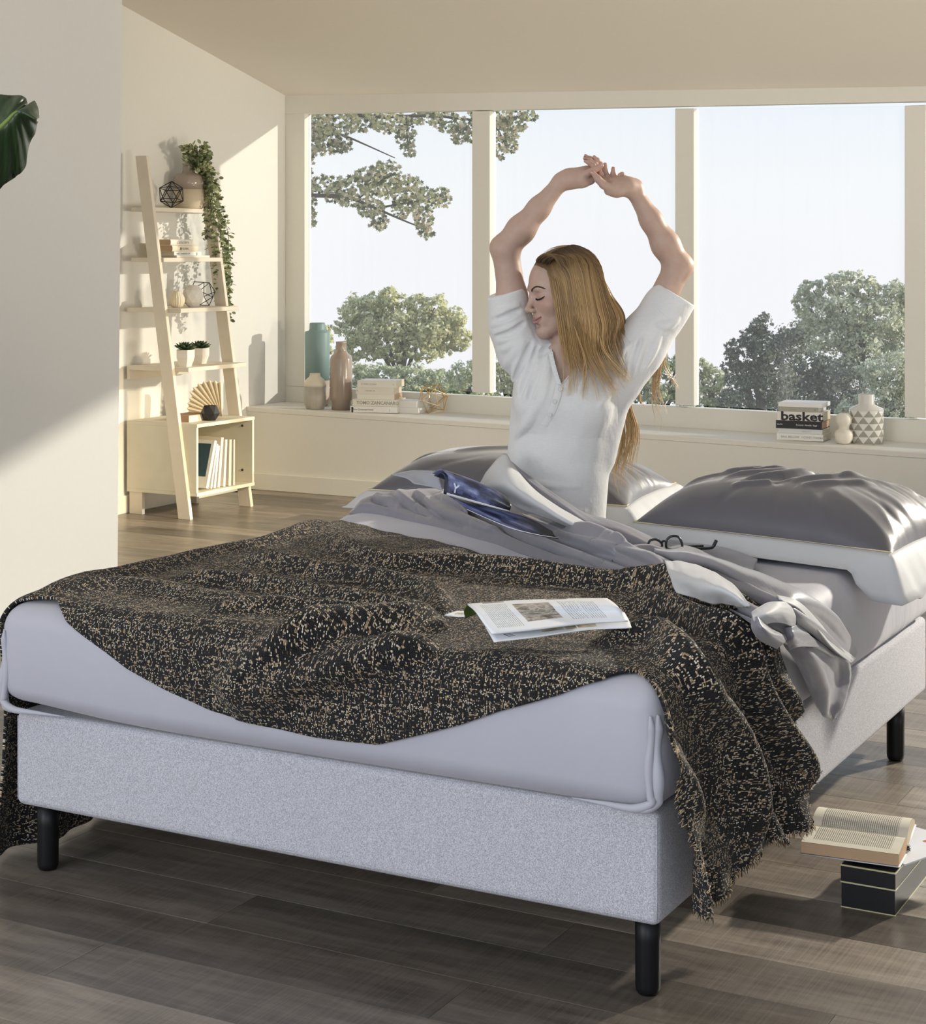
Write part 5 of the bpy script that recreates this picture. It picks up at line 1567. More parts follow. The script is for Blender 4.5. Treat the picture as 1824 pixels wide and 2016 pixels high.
M_rib = simple('leaf_midrib', (.13, .19, .035), .45)
mr = [at(a[0], a[1], TL - .004) for a in spline([(x, y, 0) for x, y in rib[:13]], 26)]
tubes('midrib', [(mr, np.linspace(.006, .0018, 26))], M_rib, lp, 8)
tubes('stalk', [(spline([mr[0], at(-330, 420, TL + .01), at(-330, 800, TL + .02), (pot_p[0], pot_p[1], .25)], 20), .011)], M_rib, lp, 8)
lathe('pot', [(.08, 0), (.10, .01), (.12, .22), (.125, .24), (.11, .24), (.11, .2)], (pot_p[0], pot_p[1], 0), M_white, lp)
# ================================================================== THE WOMAN
import openvdb
def camP(px, py, t): return np.array([(px - CX) / F_PX * t, t, HC + (HY - py) / F_PX * t])
def cam2world(V):
    V = np.asarray(V)
    return np.stack([CS * V[:, 0] - SN * V[:, 1], SN * V[:, 0] + CS * V[:, 1], V[:, 2]], -1)
class Field:
    """signed distance on a dense grid, built from smooth unions of simple forms"""
    def __init__(s, lo, hi, h):
        s.lo, s.h = np.array(lo, float), h
        s.n = np.ceil((np.array(hi) - s.lo) / h).astype(int) + 1
        s.a = np.full(tuple(s.n), .03, np.float32)
        s.ax = [s.lo[i] + h * np.arange(s.n[i]) for i in range(3)]
    def sl(s, lo, hi):
        i0 = np.clip(np.floor((np.array(lo) - s.lo) / s.h).astype(int), 0, s.n); i1 = np.clip(np.ceil((np.array(hi) - s.lo) / s.h).astype(int) + 1, 0, s.n)
        S = tuple(slice(a, b2) for a, b2 in zip(i0, i1))
        X = s.ax[0][S[0]][:, None, None]; Y = s.ax[1][S[1]][None, :, None]; Z = s.ax[2][S[2]][None, None, :]
        return S, X, Y, Z
    def put(s, lo, hi, fn, k=.01, mode='add'):
        S, X, Y, Z = s.sl(lo, hi)
        a = s.a[S]
        if a.size == 0: return
        d = fn(X, Y, Z)
        if mode == 'add':
            h = np.maximum(k - np.abs(a - d), 0) / k
            s.a[S] = np.minimum(a, d) - h * h * k * .25
        else:
            d = -d
            h = np.maximum(k - np.abs(a - d), 0) / k
            s.a[S] = np.maximum(a, d) + h * h * k * .25
    def cap(s, a, b, r1, r2=None, k=.01, mode='add'):
        r2 = r1 if r2 is None else r2
        a, b = np.asarray(a, float), np.asarray(b, float)
        ab = b - a; l2 = ab @ ab + 1e-12; R = max(r1, r2) + .03
        def fn(X, Y, Z):
            t = np.clip(((X - a[0]) * ab[0] + (Y - a[1]) * ab[1] + (Z - a[2]) * ab[2]) / l2, 0, 1)
            return np.sqrt((X - a[0] - t * ab[0]) ** 2 + (Y - a[1] - t * ab[1]) ** 2 + (Z - a[2] - t * ab[2]) ** 2) - (r1 + (r2 - r1) * t)
        s.put(np.minimum(a, b) - R, np.maximum(a, b) + R, fn, k, mode)
    def ell(s, c, r, A=None, k=.01, mode='add'):
        c, r = np.asarray(c, float), np.asarray(r, float)
        A = np.eye(3) if A is None else np.asarray(A, float)          # rows: local axes
        R = r.max() + .03
        def fn(X, Y, Z):
            dx, dy, dz = X - c[0], Y - c[1], Z - c[2]
            q = [A[i][0] * dx + A[i][1] * dy + A[i][2] * dz for i in range(3)]
            k0 = np.sqrt(sum((q[i] / r[i]) ** 2 for i in range(3))); k1 = np.sqrt(sum((q[i] / r[i] ** 2) ** 2 for i in range(3))) + 1e-9
            return k0 * (k0 - 1) / k1
        s.put(c - R, c + R, fn, k, mode)
    def chain(s, pts, rs, k=.008, kk=.003, mode='add'):
        for i in range(len(pts) - 1): s.cap(pts[i], pts[i + 1], rs[i], rs[i + 1], k if i == 0 else kk, mode)
    def value(s, P):
        q = (np.asarray(P) - s.lo) / s.h
        i = np.clip(np.floor(q).astype(int), 0, s.n - 2); f = np.clip(q - i, 0, 1)
        out = 0
        for a in (0, 1):
            for b in (0, 1):
                for c in (0, 1):
                    w = (f[:, 0] if a else 1 - f[:, 0]) * (f[:, 1] if b else 1 - f[:, 1]) * (f[:, 2] if c else 1 - f[:, 2])
                    out = out + w * s.a[i[:, 0] + a, i[:, 1] + b, i[:, 2] + c]
        return out
    def grad(s, P):
        e = s.h; g = np.stack([s.value(P + np.eye(3)[i] * e) - s.value(P - np.eye(3)[i] * e) for i in range(3)], -1)
        return g / (np.linalg.norm(g, axis=1)[:, None] + 1e-9)
    def hit(s, px, py, t0=4.5, t1=5.2):
        ts = np.arange(t0, t1, s.h)
        P = np.stack([(px - CX) / F_PX * ts, ts, HC + (HY - py) / F_PX * ts], -1)
        v = s.value(P); m = np.where(v < 0)[0]
        return P[m[0]] if len(m) else camP(px, py, 4.85)
    def mesh(s, name):
        g = openvdb.FloatGrid(.03)
        g.copyFromArray(np.ascontiguousarray(s.a))
        v, q = g.convertToQuads(0.0)
        v = s.lo + v * s.h
        return v, q[:, ::-1]

TB = 4.88
P_ = camP
# --------------------------------------------------------------- skin
bd = Field(P_(945, 1030, 4.55) * [1, 0, 1] + [0, 4.62, 0], P_(1395, 285, 5.0) * [1, 0, 1] + [0, 5.06, 0], .0014)
# trunk (under the shirt)
def trunk(F, grow, k=.03):
    prof = [(1012, 1094, 95, .098), (960, 1096, 97, .095), (905, 1100, 97, .092), (850, 1106, 99, .096), (800, 1112, 101, .105), (755, 1114, 98, .104), (715, 1116, 84, .085), (690, 1118, 60, .066)]
    ys = [p[0] for p in prof][::-1]; xs = [p[1] for p in prof][::-1]; ws = [p[2] for p in prof][::-1]; ds = [p[3] for p in prof][::-1]
    s = TB / F_PX
    lo = np.array([(950 - CX) * s, TB - .2, HC + (HY - 1060) * s]); hi = np.array([(1290 - CX) * s, TB + .2, HC + (HY - 660) * s])
    def fn(X, Y, Z):
        py = HY - (Z - HC) / s
        cx = (np.interp(py, ys, xs) - CX) * s; a = np.interp(py, ys, ws) * s + grow; b = np.interp(py, ys, ds) + grow
        q = np.sqrt(((X - cx) / a) ** 2 + ((Y - TB) / b) ** 2)
        d = (q - 1) * np.minimum(a, b)
        top = (Z - (HC + (HY - 688) * s)); bot = (HC + (HY - 1042) * s) - Z
        return np.maximum(np.maximum(d, top), bot)
    F.put(lo, hi, fn, k)
trunk(bd, -.012)
# shoulders and arms   (image-left arm is her right one)
RS, RE, RW = P_(1022, 678, 4.90), P_(995, 489, 4.885), P_(1106, 357, 4.87)
LS, LE, LW = P_(1248, 705, 4.88), P_(1336, 524, 4.90), P_(1247, 373, 4.87)
bd.cap(P_(1115, 712, TB), RS, .055, .050, .04); bd.cap(P_(1118, 712, TB), LS, .055, .050, .04)
def arm(S, E, Wr, out):
    m1 = S * .5 + E * .5; m2 = E * .72 + Wr * .28; m3 = E * .4 + Wr * .6
    bd.chain([S, m1, E], [.046, .0395, .0365], .03, .02)
    bd.chain([E, m2, m3, Wr], [.0365, .0370, .0288, .0205], .02, .02)
    bd.ell(E + out * .017, (.0175, .0175, .0175), None, .022)          # elbow point
arm(RS, RE, RW, np.array([-.9, .1, .25])); arm(LS, LE, LW, np.array([.95, .1, .15]))
# hands: coordinates taken in the close-up grid (8.29 per picture pixel)
def Z_(zx, zy, t): return P_(1080 + zx / 8.29, 290 + zy / 8.29, t)
# her right hand
bd.chain([RW, Z_(330, 500, 4.868), Z_(520, 480, 4.862)], [.0205, .0215, .0215], .02, .015)
bd.chain([Z_(400, 470, 4.875), Z_(620, 410, 4.872), Z_(820, 345, 4.868)], [.0165, .0150, .0115], .02, .012)
bd.chain([Z_(380, 560, 4.865), Z_(560, 545, 4.858), Z_(700, 545, 4.856)], [.0185, .0165, .0105], .02, .012)
bd.chain([Z_(520, 490, 4.89), Z_(700, 420, 4.89), Z_(830, 350, 4.885)], [.017, .0145, .011], .02, .012)
fing_R = [([(845, 340, 4.868), (850, 285, 4.872), (800, 215, 4.868), (752, 165, 4.866)], [.0098, .0084, .0076, .0055]),
          ([(830, 345, 4.880), (800, 255, 4.886), (690, 190, 4.880), (612, 152, 4.876)], [.0098, .0084, .0076, .0055]),
          ([(800, 350, 4.862), (760, 275, 4.862), (680, 215, 4.858), (598, 186, 4.856)], [.0095, .0082, .0074, .0052]),
          ([(770, 360, 4.850), (735, 300, 4.846), (665, 250, 4.846), (606, 226, 4.846)], [.0088, .0074, .0066, .0048])]
thumb_R = ([(560, 470, 4.848), (680, 405, 4.838), (780, 350, 4.834), (868, 300, 4.832)], [.0125, .0098, .0088, .0066])
# her left hand
bd.chain([LW, Z_(1300, 640, 4.862), Z_(1150, 630, 4.852)], [.0205, .0215, .021], .02, .015)
bd.ell(Z_(1425, 640, 4.872), (.017, .016, .017), None, .02)
bd.chain([Z_(1280, 660, 4.85), Z_(1100, 690, 4.842), Z_(975, 715, 4.838)], [.0195, .0185, .0105], .02, .015)
bd.chain([Z_(1250, 610, 4.868), Z_(1080, 585, 4.862), Z_(960, 575, 4.856)], [.0155, .0130, .0100], .02, .012)
fing_L = [([(925, 570, 4.856), (880, 500, 4.856), (862, 440, 4.850), (845, 388, 4.846)], [.0098, .0084, .0078, .0058]),
          ([(1010, 570, 4.866), (960, 480, 4.870), (920, 390, 4.866), (930, 285, 4.862)], [.0100, .0086, .0080, .0060]),
          ([(1130, 575, 4.868), (1090, 500, 4.872), (1062, 430, 4.868), (1062, 350, 4.866)], [.0098, .0084, .0078, .0058]),
          ([(1300, 590, 4.866), (1245, 505, 4.870), (1205, 445, 4.864), (1165, 452, 4.858)], [.0092, .0078, .0072, .0056])]
thumb_L = ([(1060, 690, 4.838), (900, 610, 4.826), (810, 520, 4.822), (728, 415, 4.820)], [.0150, .0115, .0100, .0066])
for pts, rs in fing_R + [thumb_R] + fing_L + [thumb_L]:
    bd.chain([Z_(*p) for p in pts], rs, .006, .003)
# neck
bd.chain([P_(1118, 735, 4.865), P_(1124, 690, 4.865), P_(1122, 630, 4.862)], [.056, .050, .052], .03, .02)
bd.cap(P_(1094, 745, 4.815), P_(1104, 668, 4.825), .010, .010, .02)           # neck muscle
# --------------------------------------------------------------- head
HO = P_(1106, 575, 4.845); HS = .975
yaw, pitch, roll = math.radians(71), math.radians(8), math.radians(3)
f0 = np.array([-math.sin(yaw), -math.cos(yaw), 0]); l0 = np.cross([0, 0, 1], f0)
ff = f0 * math.cos(pitch) - np.array([0, 0, 1]) * math.sin(pitch); uu_ = np.cross(ff, l0)
ll = l0 * math.cos(roll) + uu_ * math.sin(roll); uu_ = np.cross(ff, ll)
AX = np.stack([ll, ff, uu_])
def Hd_(x, y, z): return HO + HS * (x * ll + y * ff + z * uu_)
def hell(c, r, k, mode='add'): bd.ell(Hd_(*c), np.array(r) * HS, AX, k * HS, mode)
def hcap(a, b2, r1, r2, k, mode='add'): bd.cap(Hd_(*a), Hd_(*b2), r1 * HS, r2 * HS, k * HS, mode)
hell((0, -.014, .040), (.071, .094, .074), .02)
hell((0, .022, .004), (.064, .066, .086), .03)
hell((0, .030, -.052), (.050, .053, .058), .03)
for s_ in (-1, 1):
    hcap((s_ * .050, -.006, -.058), (s_ * .012, .068, -.101), .015, .012, .025)
    hell((s_ * .039, .056, -.027), (.023, .022, .019), .022)
    hell((s_ * .073, -.008, -.005), (.008, .017, .029), .008)
hell((0, .071, -.100), (.017, .016, .015), .018)
hcap((-.023, .0800, .018), (.030, .0795, .018), .0080, .0085, .016)
hell((0, .073, -.066), (.027, .0165, .021), .016)
for s_ in (-1, 1): hell((s_ * .031, .098, .0015), (.017, .017, .0125), .012, 'sub')
for s_ in (-1, 1): hell((s_ * .0310, .0690, -.0010), (.0165, .0135, .0115), .005)
hcap((0, .082, .012), (0, .0885, -.004), .0078, .0072, .012)
hcap((0, .0885, -.003), (0, .1050, -.030), .0070, .0080, .010)
hell((0, .1065, -.0340), (.0095, .0095, .0085), .006)
for s_ in (-1, 1):
    hell((s_ * .0112, .0960, -.0385), (.0066, .0098, .0064), .006)
    hell((s_ * .0060, .1000, -.0455), (.0030, .0055, .0038), .003, 'sub')
# lips: a soft closed smile
lipU = [(-.0245, .0820, -.0610), (-.0115, .0905, -.0632), (0, .0922, -.0622), (.0115, .0905, -.0632), (.0245, .0820, -.0610)]
lipL = [(-.0235, .0815, -.0630), (-.0115, .0892, -.0708), (0, .0908, -.0722), (.0115, .0892, -.0708), (.0235, .0815, -.0630)]
for L_, r_ in ((lipU, [.0014, .0032, .0034, .0032, .0014]), (lipL, [.0014, .0036, .0042, .0036, .0014])):
    for i in range(4): hcap(L_[i], L_[i + 1], r_[i], r_[i + 1], .004)
lipM = [(-.0275, .0825, -.0588), (-.0125, .0940, -.0667), (0, .0962, -.0674), (.0125, .0940, -.0667), (.0275, .0825, -.0588)]
for i in range(4): hcap(lipM[i], lipM[i + 1], .0013, .0013, .0022, 'sub')
hell((0, .0865, -.0830), (.015, .006, .0040), .010, 'sub')

wv, wq = bd.mesh('skin')
wo = on_z(1095, 1010, ZT)
wom = thing('person', 'woman in white shirt sitting up in bed with arms stretched overhead, eyes closed', 'person', (wo[0], wo[1], ZT))
me = quads_mesh('body', cam2world(wv), wq)
# lip and blush tint as the skin's own colour
hl = ((wv - HO) @ AX.T) / HS
def dpoly(P, L_):
    b2 = np.full(len(P), 9.0)
    for a, c in zip(L_[:-1], L_[1:]):
        a, c = np.array(a), np.array(c); d = c - a
        t = np.clip(((P - a) @ d) / (d @ d), 0, 1); b2 = np.minimum(b2, np.linalg.norm(P - a - t[:, None] * d, axis=1))
    return b2
near = np.where(np.linalg.norm(hl, axis=1) < .2)[0]
lip = np.zeros(len(wv)); blush = np.zeros(len(wv))
dl = np.minimum(dpoly(hl[near], lipU), dpoly(hl[near], lipL))
lip[near] = np.clip((.0054 - dl) / .0012, 0, 1)
mline = np.zeros(len(wv)); mline[near] = np.clip((.0026 - dpoly(hl[near], lipM)) / .0012, 0, 1)  # shade of the lip crease put into the colour
for s_ in (-1, 1): blush[near] = np.maximum(blush[near], np.exp(-(np.linalg.norm((hl[near] - [s_ * .043, .065, -.028]) / [.022, .03, .02], axis=1)) ** 2))
for s_ in (-1, 1): blush[near] = np.maximum(blush[near], .7 * np.exp(-(np.linalg.norm((hl[near] - [s_ * .031, .08, .004]) / [.018, .02, .010], axis=1)) ** 2))
tipP = [Z_(*p[-1]) for p, _ in fing_R + fing_L + [thumb_R, thumb_L]]
hand = np.zeros(len(wv))
for tp in tipP: hand = np.maximum(hand, np.exp(-(np.linalg.norm(wv - tp, axis=1) / .02) ** 2))
blush = np.maximum(blush, hand * .9)
vcol(me, 'lip', lip); vcol(me, 'mouth_line', mline); vcol(me, 'blush', blush)
M_skin, nt, b = new_mat('skin')
def attr(nt, n): a = nt.nodes.new('ShaderNodeAttribute'); a.attribute_name = n; return a.outputs['Fac']
mot = noise(nt, coords(nt, 'Object'), 45, 4)
c = mixc(nt, mot, (.40, .268, .208), (.49, .345, .275))
c = mixc(nt, math_n(nt, 'MULTIPLY', attr(nt, 'blush'), .55), c, (.43, .215, .175))
c = mixc(nt, attr(nt, 'lip'), c, (.36, .175, .155))
c = mixc(nt, math_n(nt, 'MULTIPLY', attr(nt, 'mouth_line'), .8), c, (.14, .05, .045))
nt.links.new(c, b.inputs['Base Color'])
b.inputs['Roughness'].default_value = .48; b.inputs['Specular IOR Level'].default_value = .35
b.inputs['Subsurface Weight'].default_value = .18; b.inputs['Subsurface Radius'].default_value = (.8, .3, .2); b.inputs['Subsurface Scale'].default_value = .012
bump(nt, b, noise(nt, coords(nt, 'Object'), 420, 2), .06, .001)
body = mesh_obj('body', me, M_skin, wom, smooth=True)
# brow, lashes, nails
M_brow = simple('brow_hair', (.07, .04, .025), .7); M_lash = simple('lash', (.012, .009, .008), .6)
def on_skin(p, lift):
    """head coordinates -> a point lifted off the skin"""
    P = Hd_(*p)[None]
    for _ in range(6):
        P = P - (bd.value(P) - lift)[:, None] * bd.grad(P)
    return P[0]
rs = np.random.RandomState(4)
for s_ in (1,):
    br, ls = [], []
    bl = [(.011, .092, .016), (.020, .092, .022), (.031, .086, .0255), (.041, .076, .023), (.047, .068, .018)]
    sp = spline([(s_ * a, b2, c2) for a, b2, c2 in bl], 40)
    for i, p in enumerate(sp):
        w = .0032 * (1 - (i / 40) ** 2 * .8)
        for q in range(4):
            o = p + np.array([0, 0, (rs.rand() - .5) * 2 * w]); e = o + np.array([s_ * .0055, -.002, .0016 * (1 - i / 25)])
            br.append((cam2world(np.array([on_skin(o, .0002), on_skin(e, .0006)])), [.00055, .0002]))
    tubes('eyebrow', br, M_brow, wom, 4)
    lid = [(.0165, .086, -.0040), (.024, .086, -.0078), (.032, .083, -.0088), (.040, .077, -.0068), (.0455, .070, -.0025)]
    sp = spline([(s_ * a, b2, c2) for a, b2, c2 in lid], 36)
    line = cam2world(np.array([on_skin(p, .0003) for p in sp]))
    ls.append((line, np.concatenate([np.linspace(.0007, .0021, 26), np.linspace(.0021, .0010, 10)])))
    for i in range(3, 36):
        for q in range(2):
            a = on_skin(sp[i], .0003)
            dv = ll * s_ * (.0014 + .0035 * i / 36) + ff * .0036 - uu_ * .0036 + rs.normal(size=3) * .0006
            ls.append((cam2world(np.array([a, a + dv * .6, a + dv + uu_ * .0012])), [.0007, .0005, .00015]))
    tubes('eyelashes', ls, M_lash, wom, 4)
M_nail = simple('pink_nail', (.62, .40, .36), .25, .5, coat=.4); M_nail2 = simple('plum_nail', (.22, .07, .085), .25, .5, coat=.4)
def nail(p, q, mat, side, r=.0044):
    """flattened shell on the outer side of the finger tip"""
    p, q = Z_(*p), Z_(*q); d = (q - p) / np.linalg.norm(q - p); side = np.asarray(side, float)
    side = side - d * (side @ d); side /= np.linalg.norm(side); w = np.cross(d, side)
    V, Fc = [], []
    n, m = 10, 6
    for j in range(m + 1):
        for i in range(n):
            a = 2 * math.pi * i / n; rr = math.sin(j / m * math.pi / 2)
            hgt = math.cos(j / m * math.pi / 2)
            V.append(q - d * .0005 + d * r * 1.45 * rr * math.cos(a) + w * r * .95 * rr * math.sin(a) + side * (.0046 + .0016 * hgt))
    for j in range(m):
        for i in range(n): Fc.append((j * n + i, j * n + (i + 1) % n, (j + 1) * n + (i + 1) % n, (j + 1) * n + i))
    pydata('fingernail', cam2world(np.array(V)), Fc, mat, wom)
nail(thumb_L[0][-2], thumb_L[0][-1], M_nail, (-1, -.6, .1), .0052)
nail(thumb_R[0][-2], thumb_R[0][-1], M_nail, (-.4, -.8, .6), .0050)
for pts, _ in fing_L[:3]: nail(pts[-2], pts[-1], M_nail2, (-.2, .4, 1), .0042)
for pts, _ in fing_R: nail(pts[-2], pts[-1], M_nail2, (-.5, .3, .9), .0040)
# gold ring on the left hand
rp = [Z_(*p) for p in fing_L[2][0]]
c0 = rp[0] * .25 + rp[1] * .75; d = (rp[1] - rp[0]) / np.linalg.norm(rp[1] - rp[0]); a0 = np.cross(d, [0, 1, 0]); a0 /= np.linalg.norm(a0); a1 = np.cross(d, a0)
tubes('finger_ring', [(cam2world(np.array([c0 + .0098 * (math.cos(x) * a0 + math.sin(x) * a1) for x in np.linspace(0, 2 * math.pi, 25)])), .0012)], M_gold, wom, 6)

# --------------------------------------------------------------- shirt
sh = Field(P_(940, 1060, 4.55) * [1, 0, 1] + [0, 4.66, 0], P_(1395, 540, 5.0) * [1, 0, 1] + [0, 5.08, 0], .0026)
trunk(sh, .006)
for (px, py, r) in ((1058, 790, .050), (1158, 800, .050)): sh.ell(P_(px, py, 4.812), (r, r * .62, r * 1.0), None, .05)
sh.cap(P_(1105, 718, TB), P_(1030, 680, 4.895), .062, .064, .04)
sh.cap(P_(1120, 718, TB), P_(1205, 705, 4.88), .062, .066, .04)
# sleeves
RC, LC = P_(1000, 572, 4.888), P_(1332, 581, 4.893)
RCo = P_(999, 560, 4.888); LCo = P_(1345, 564, 4.895)
sh.chain([P_(1028, 690, 4.895), P_(1006, 640, 4.892), P_(1000, 588, 4.889), RCo], [.068, .058, .0515, .0445], .03, .02)
sh.cap(P_(1003, 620, 4.885), P_(1020, 650, 4.885), .050, .050, .02)
sh.chain([P_(1205, 716, 4.885), P_(1268, 664, 4.886), P_(1312, 606, 4.892), LCo], [.072, .064, .0615, .0600], .03, .02)
sh.cap(P_(1240, 760, 4.88), P_(1300, 640, 4.888), .022, .040, .04)
sh.cap(P_(1222, 770, 4.88), P_(1190, 900, 4.88), .030, .022, .04); sh.cap(P_(1205, 760, 4.87), P_(1260, 700, 4.88), .05, .05, .04)
# folds pressed into / raised from the cloth, laid along the body's own surface
def sfold(pts, r, depth=.35, k=.012, mode='add'):
    hp = [sh.hit(*p) for p in pts]
    sp = spline(np.array([h + np.array([0, (r * depth if mode == 'add' else -r * depth), 0]) for h in hp]), 12)
    n = len(sp)
    rr = r * np.sin(np.linspace(.25, math.pi - .25, n))
    for i in range(n - 1): sh.cap(sp[i], sp[i + 1], rr[i], rr[i + 1], k, mode)
for pts, r in (
        ([(972, 622), (995, 614), (1020, 602)], .009), ([(970, 640), (1000, 630), (1032, 616)], .010), ([(974, 655), (1005, 646), (1034, 628)], .009),
        ([(982, 672), (1010, 662), (1036, 640)], .010), ([(990, 690), (1015, 676), (1040, 648)], .009), ([(996, 720), (1020, 690), (1044, 655)], .010),
        ([(1010, 750), (1024, 712), (1046, 664)], .011), ([(1022, 770), (1037, 725), (1052, 672)], .010), ([(1034, 780), (1048, 735), (1066, 690)], .010),
        ([(1050, 790), (1064, 740), (1078, 700)], .009), ([(1066, 800), (1074, 755), (1082, 712)], .008),
        ([(1232, 745), (1238, 712), (1252, 672)], .009), ([(1218, 748), (1226, 712), (1240, 680)], .009), ([(1246, 742), (1256, 705), (1272, 665)], .008),
        ([(1205, 760), (1212, 728), (1222, 700)], .008), ([(1265, 730), (1285, 690), (1300, 655)], .008), ([(1295, 640), (1315, 640), (1335, 628)], .008),
        ([(1180, 800), (1200, 770), (1215, 740)], .009), ([(1140, 770), (1160, 745), (1180, 715)], .009), ([(1018, 860), (1040, 830), (1062, 790)], .010),
        ([(1030, 985), (1090, 1000), (1150, 1006)], .006), ([(1020, 940), (1080, 955), (1140, 958)], .005)):
    sfold(pts, r)
for pts, r in (([(976, 631), (998, 622), (1024, 610)], .006), ([(978, 663), (1006, 655), (1034, 634)], .006), ([(1010, 755), (1028, 715), (1046, 676)], .006), ([(1025, 778), (1042, 730), (1058, 685)], .006), ([(1040, 790), (1056, 742), (1072, 700)], .006),
               ([(1226, 745), (1232, 712), (1246, 680)], .005), ([(1240, 742), (1248, 708), (1262, 670)], .005), ([(1060, 700), (1072, 690), (1084, 680)], .007)):
    sfold(pts, r, .5, .010, 'sub')
# sleeve openings: cut square, hollow inside
def plane_cut(c, n, R):
    c, n = np.asarray(c), np.asarray(n) / np.linalg.norm(n)
    sh.put(c - R, c + R, lambda X, Y, Z: -((X - c[0]) * n[0] + (Y - c[1]) * n[1] + (Z - c[2]) * n[2]), .004, 'sub')
rn = (RE - RS) / np.linalg.norm(RE - RS); rn = rn + np.array([-.22, 0, 0]) * 1.0
cR = P_(1000, 573, 4.889); plane_cut(cR, rn + np.array([.06, -.05, 0]), .09)
ln_ = (LE - LS) / np.linalg.norm(LE - LS); cL = P_(1333, 580, 4.893); plane_cut(cL, ln_ + np.array([.10, -.12, .0]), .10)
sh.cap(RS * .3 + RE * .7, RS * .52 + RE * .48, .0425, .0425, .004, 'sub')
sh.cap(LC + ln_ * .05, LC - ln_ * .035, .056, .052, .004, 'sub')
# V neck and neck hole
sh.chain([P_(1118, 740, 4.862), P_(1124, 690, 4.865), P_(1124, 640, 4.862)], [.050, .056, .066], .006, .004, 'sub')
vee = [(1088, 690), (1103, 757), (1158, 698), (1150, 660), (1092, 660)]
def vee_fn(X, Y, Z):
    px = CX + F_PX * X / Y; py = HY - F_PX * (Z - HC) / Y
    d = np.full(np.broadcast(X, Y, Z).shape, -1e3)
    for (a, b2), (c2, e) in zip(vee, vee[1:] + vee[:1]):
        nx, ny = -(e - b2), (c2 - a); l = math.hypot(nx, ny)
        d = np.maximum(d, ((px - a) * nx + (py - b2) * ny) / l)
    return np.maximum(d * TB / F_PX, Y - 4.845)
# polygon orientation: make the inside negative
if vee_fn(np.array(0.0) + P_(1110, 710, 4.78)[0], np.array(4.78), P_(1110, 710, 4.78)[2]) > 0: vee = vee[::-1]
sh.put(P_(1080, 760, 4.80) - .02 - [0, .1, 0], P_(1165, 655, 4.80) + .02 + [0, .06, 0], vee_fn, .004, 'sub')
sv, sq = sh.mesh('shirt')
# drop the shell lost inside
M_shirt, nt, b = new_mat('white_jersey')
w1 = noise(nt, coords(nt, 'Object', (60, 60, 520)), 1.0, 3)
nt.links.new(mixc(nt, w1, (.60, .595, .59), (.69, .685, .675)), b.inputs['Base Color'])
b.inputs['Roughness'].default_value = .85; b.inputs['Specular IOR Level'].default_value = .15; b.inputs['Sheen Weight'].default_value = .2
b.inputs['Subsurface Weight'].default_value = .12; b.inputs['Subsurface Radius'].default_value = (1, 1, 1); b.inputs['Subsurface Scale'].default_value = .012
wb_ = bump(nt, b, noise(nt, coords(nt, 'Object', (13, 13, 9)), 1.0, 4, .55), .55, .012)
bump(nt, b, noise(nt, coords(nt, 'Object', (420, 420, 900)), 1.0, 2), .12, .0008, wb_)
me = quads_mesh('shirt', cam2world(sv), sq)
shirt = mesh_obj('shirt', me, M_shirt, wom, smooth=True, label='white short-sleeved button-neck shirt')
# placket, collar frill, cuff seam, buttons
def onsh(px, py, lift=.0015):
    p = sh.hit(px, py); return p - np.array([0, lift, 0])
def strip(name, pts, w, th=.0016):
    L_ = np.array([onsh(*p) for p in pts]); sp = spline(L_, 24)
    V, Fc = [], []
    for i, p in enumerate(sp):
        d = sp[min(i + 1, 23)] - sp[max(i - 1, 0)]; s_ = np.cross(d, [0, 1, 0]); s_ /= np.linalg.norm(s_)
        for a, lf in ((-1, .0012), (-.8, 0), (.8, 0), (1, .0012)): V.append(p + s_ * w * .5 * a + np.array([0, lf - th, 0]))
    for i in range(23):
        for k in range(3): Fc.append((i * 4 + k, i * 4 + k + 1, (i + 1) * 4 + k + 1, (i + 1) * 4 + k))
    return pydata(name, cam2world(np.array(V)), Fc, M_shirt, wom)
strip('placket', [(1103, 758), (1096, 785), (1086, 812), (1072, 838)], .020)
M_btn = simple('pearl_button', (.56, .55, .54), .35, .4)
for (px, py) in ((1103.5, 765.5), (1092, 790), (1082.5, 816.5)):
    c0 = onsh(px, py, .0045)
    bmq = bmesh.new()
    bmesh.ops.create_cone(bmq, cap_ends=True, segments=18, radius1=.0062, radius2=.0056, depth=.0026, matrix=Matrix.Translation(Vector(cam2world(c0[None])[0])) @ Matrix.Rotation(TH, 4, 'Z') @ Matrix.Rotation(math.pi / 2, 4, 'X'))
    part('button', bmq, M_btn, wom, smooth=False)
fr = []
edgeL = [(1086, 692), (1088, 705), (1093, 725), (1099, 745), (1103, 756)]
L_ = spline(np.array([onsh(a - 2, b2, .002) for a, b2 in edgeL]), 60)
V, Fc = [], []
for i, p in enumerate(L_):
    o = .0022 * math.sin(i * 1.15)
    for a in range(4): V.append(p + np.array([.0042 * a - .006, -.003 - .0018 * a + o * (a / 3), .0008 * math.sin(i * .9 + a)]))
for i in range(59):
    for k in range(3): Fc.append((i * 4 + k, i * 4 + k + 1, (i + 1) * 4 + k + 1, (i + 1) * 4 + k))
pydata('collar_frill', cam2world(np.array(V)), Fc, M_shirt, wom)
edgeR = [(1104, 757), (1120, 737), (1138, 717), (1152, 704)]
tubes('neck_edge', [(cam2world(spline(np.array([onsh(a + 2, b2 + 2, .001) for a, b2 in edgeR]), 20)), .0022)], M_shirt, wom, 6)
def seam(pts, r=.0011): return (cam2world(spline(np.array([onsh(*p, .0004) for p in pts]), 16)), r)
for q_ in ([(1276, 590), (1300, 612), (1330, 640)], [(1222, 752), (1232, 766), (1246, 772)], [(1305, 660), (1280, 700), (1256, 745)], [(970, 590), (1000, 584), (1030, 574)]):
    tubes('seam', [seam(q_)], M_shirt, wom, 5)
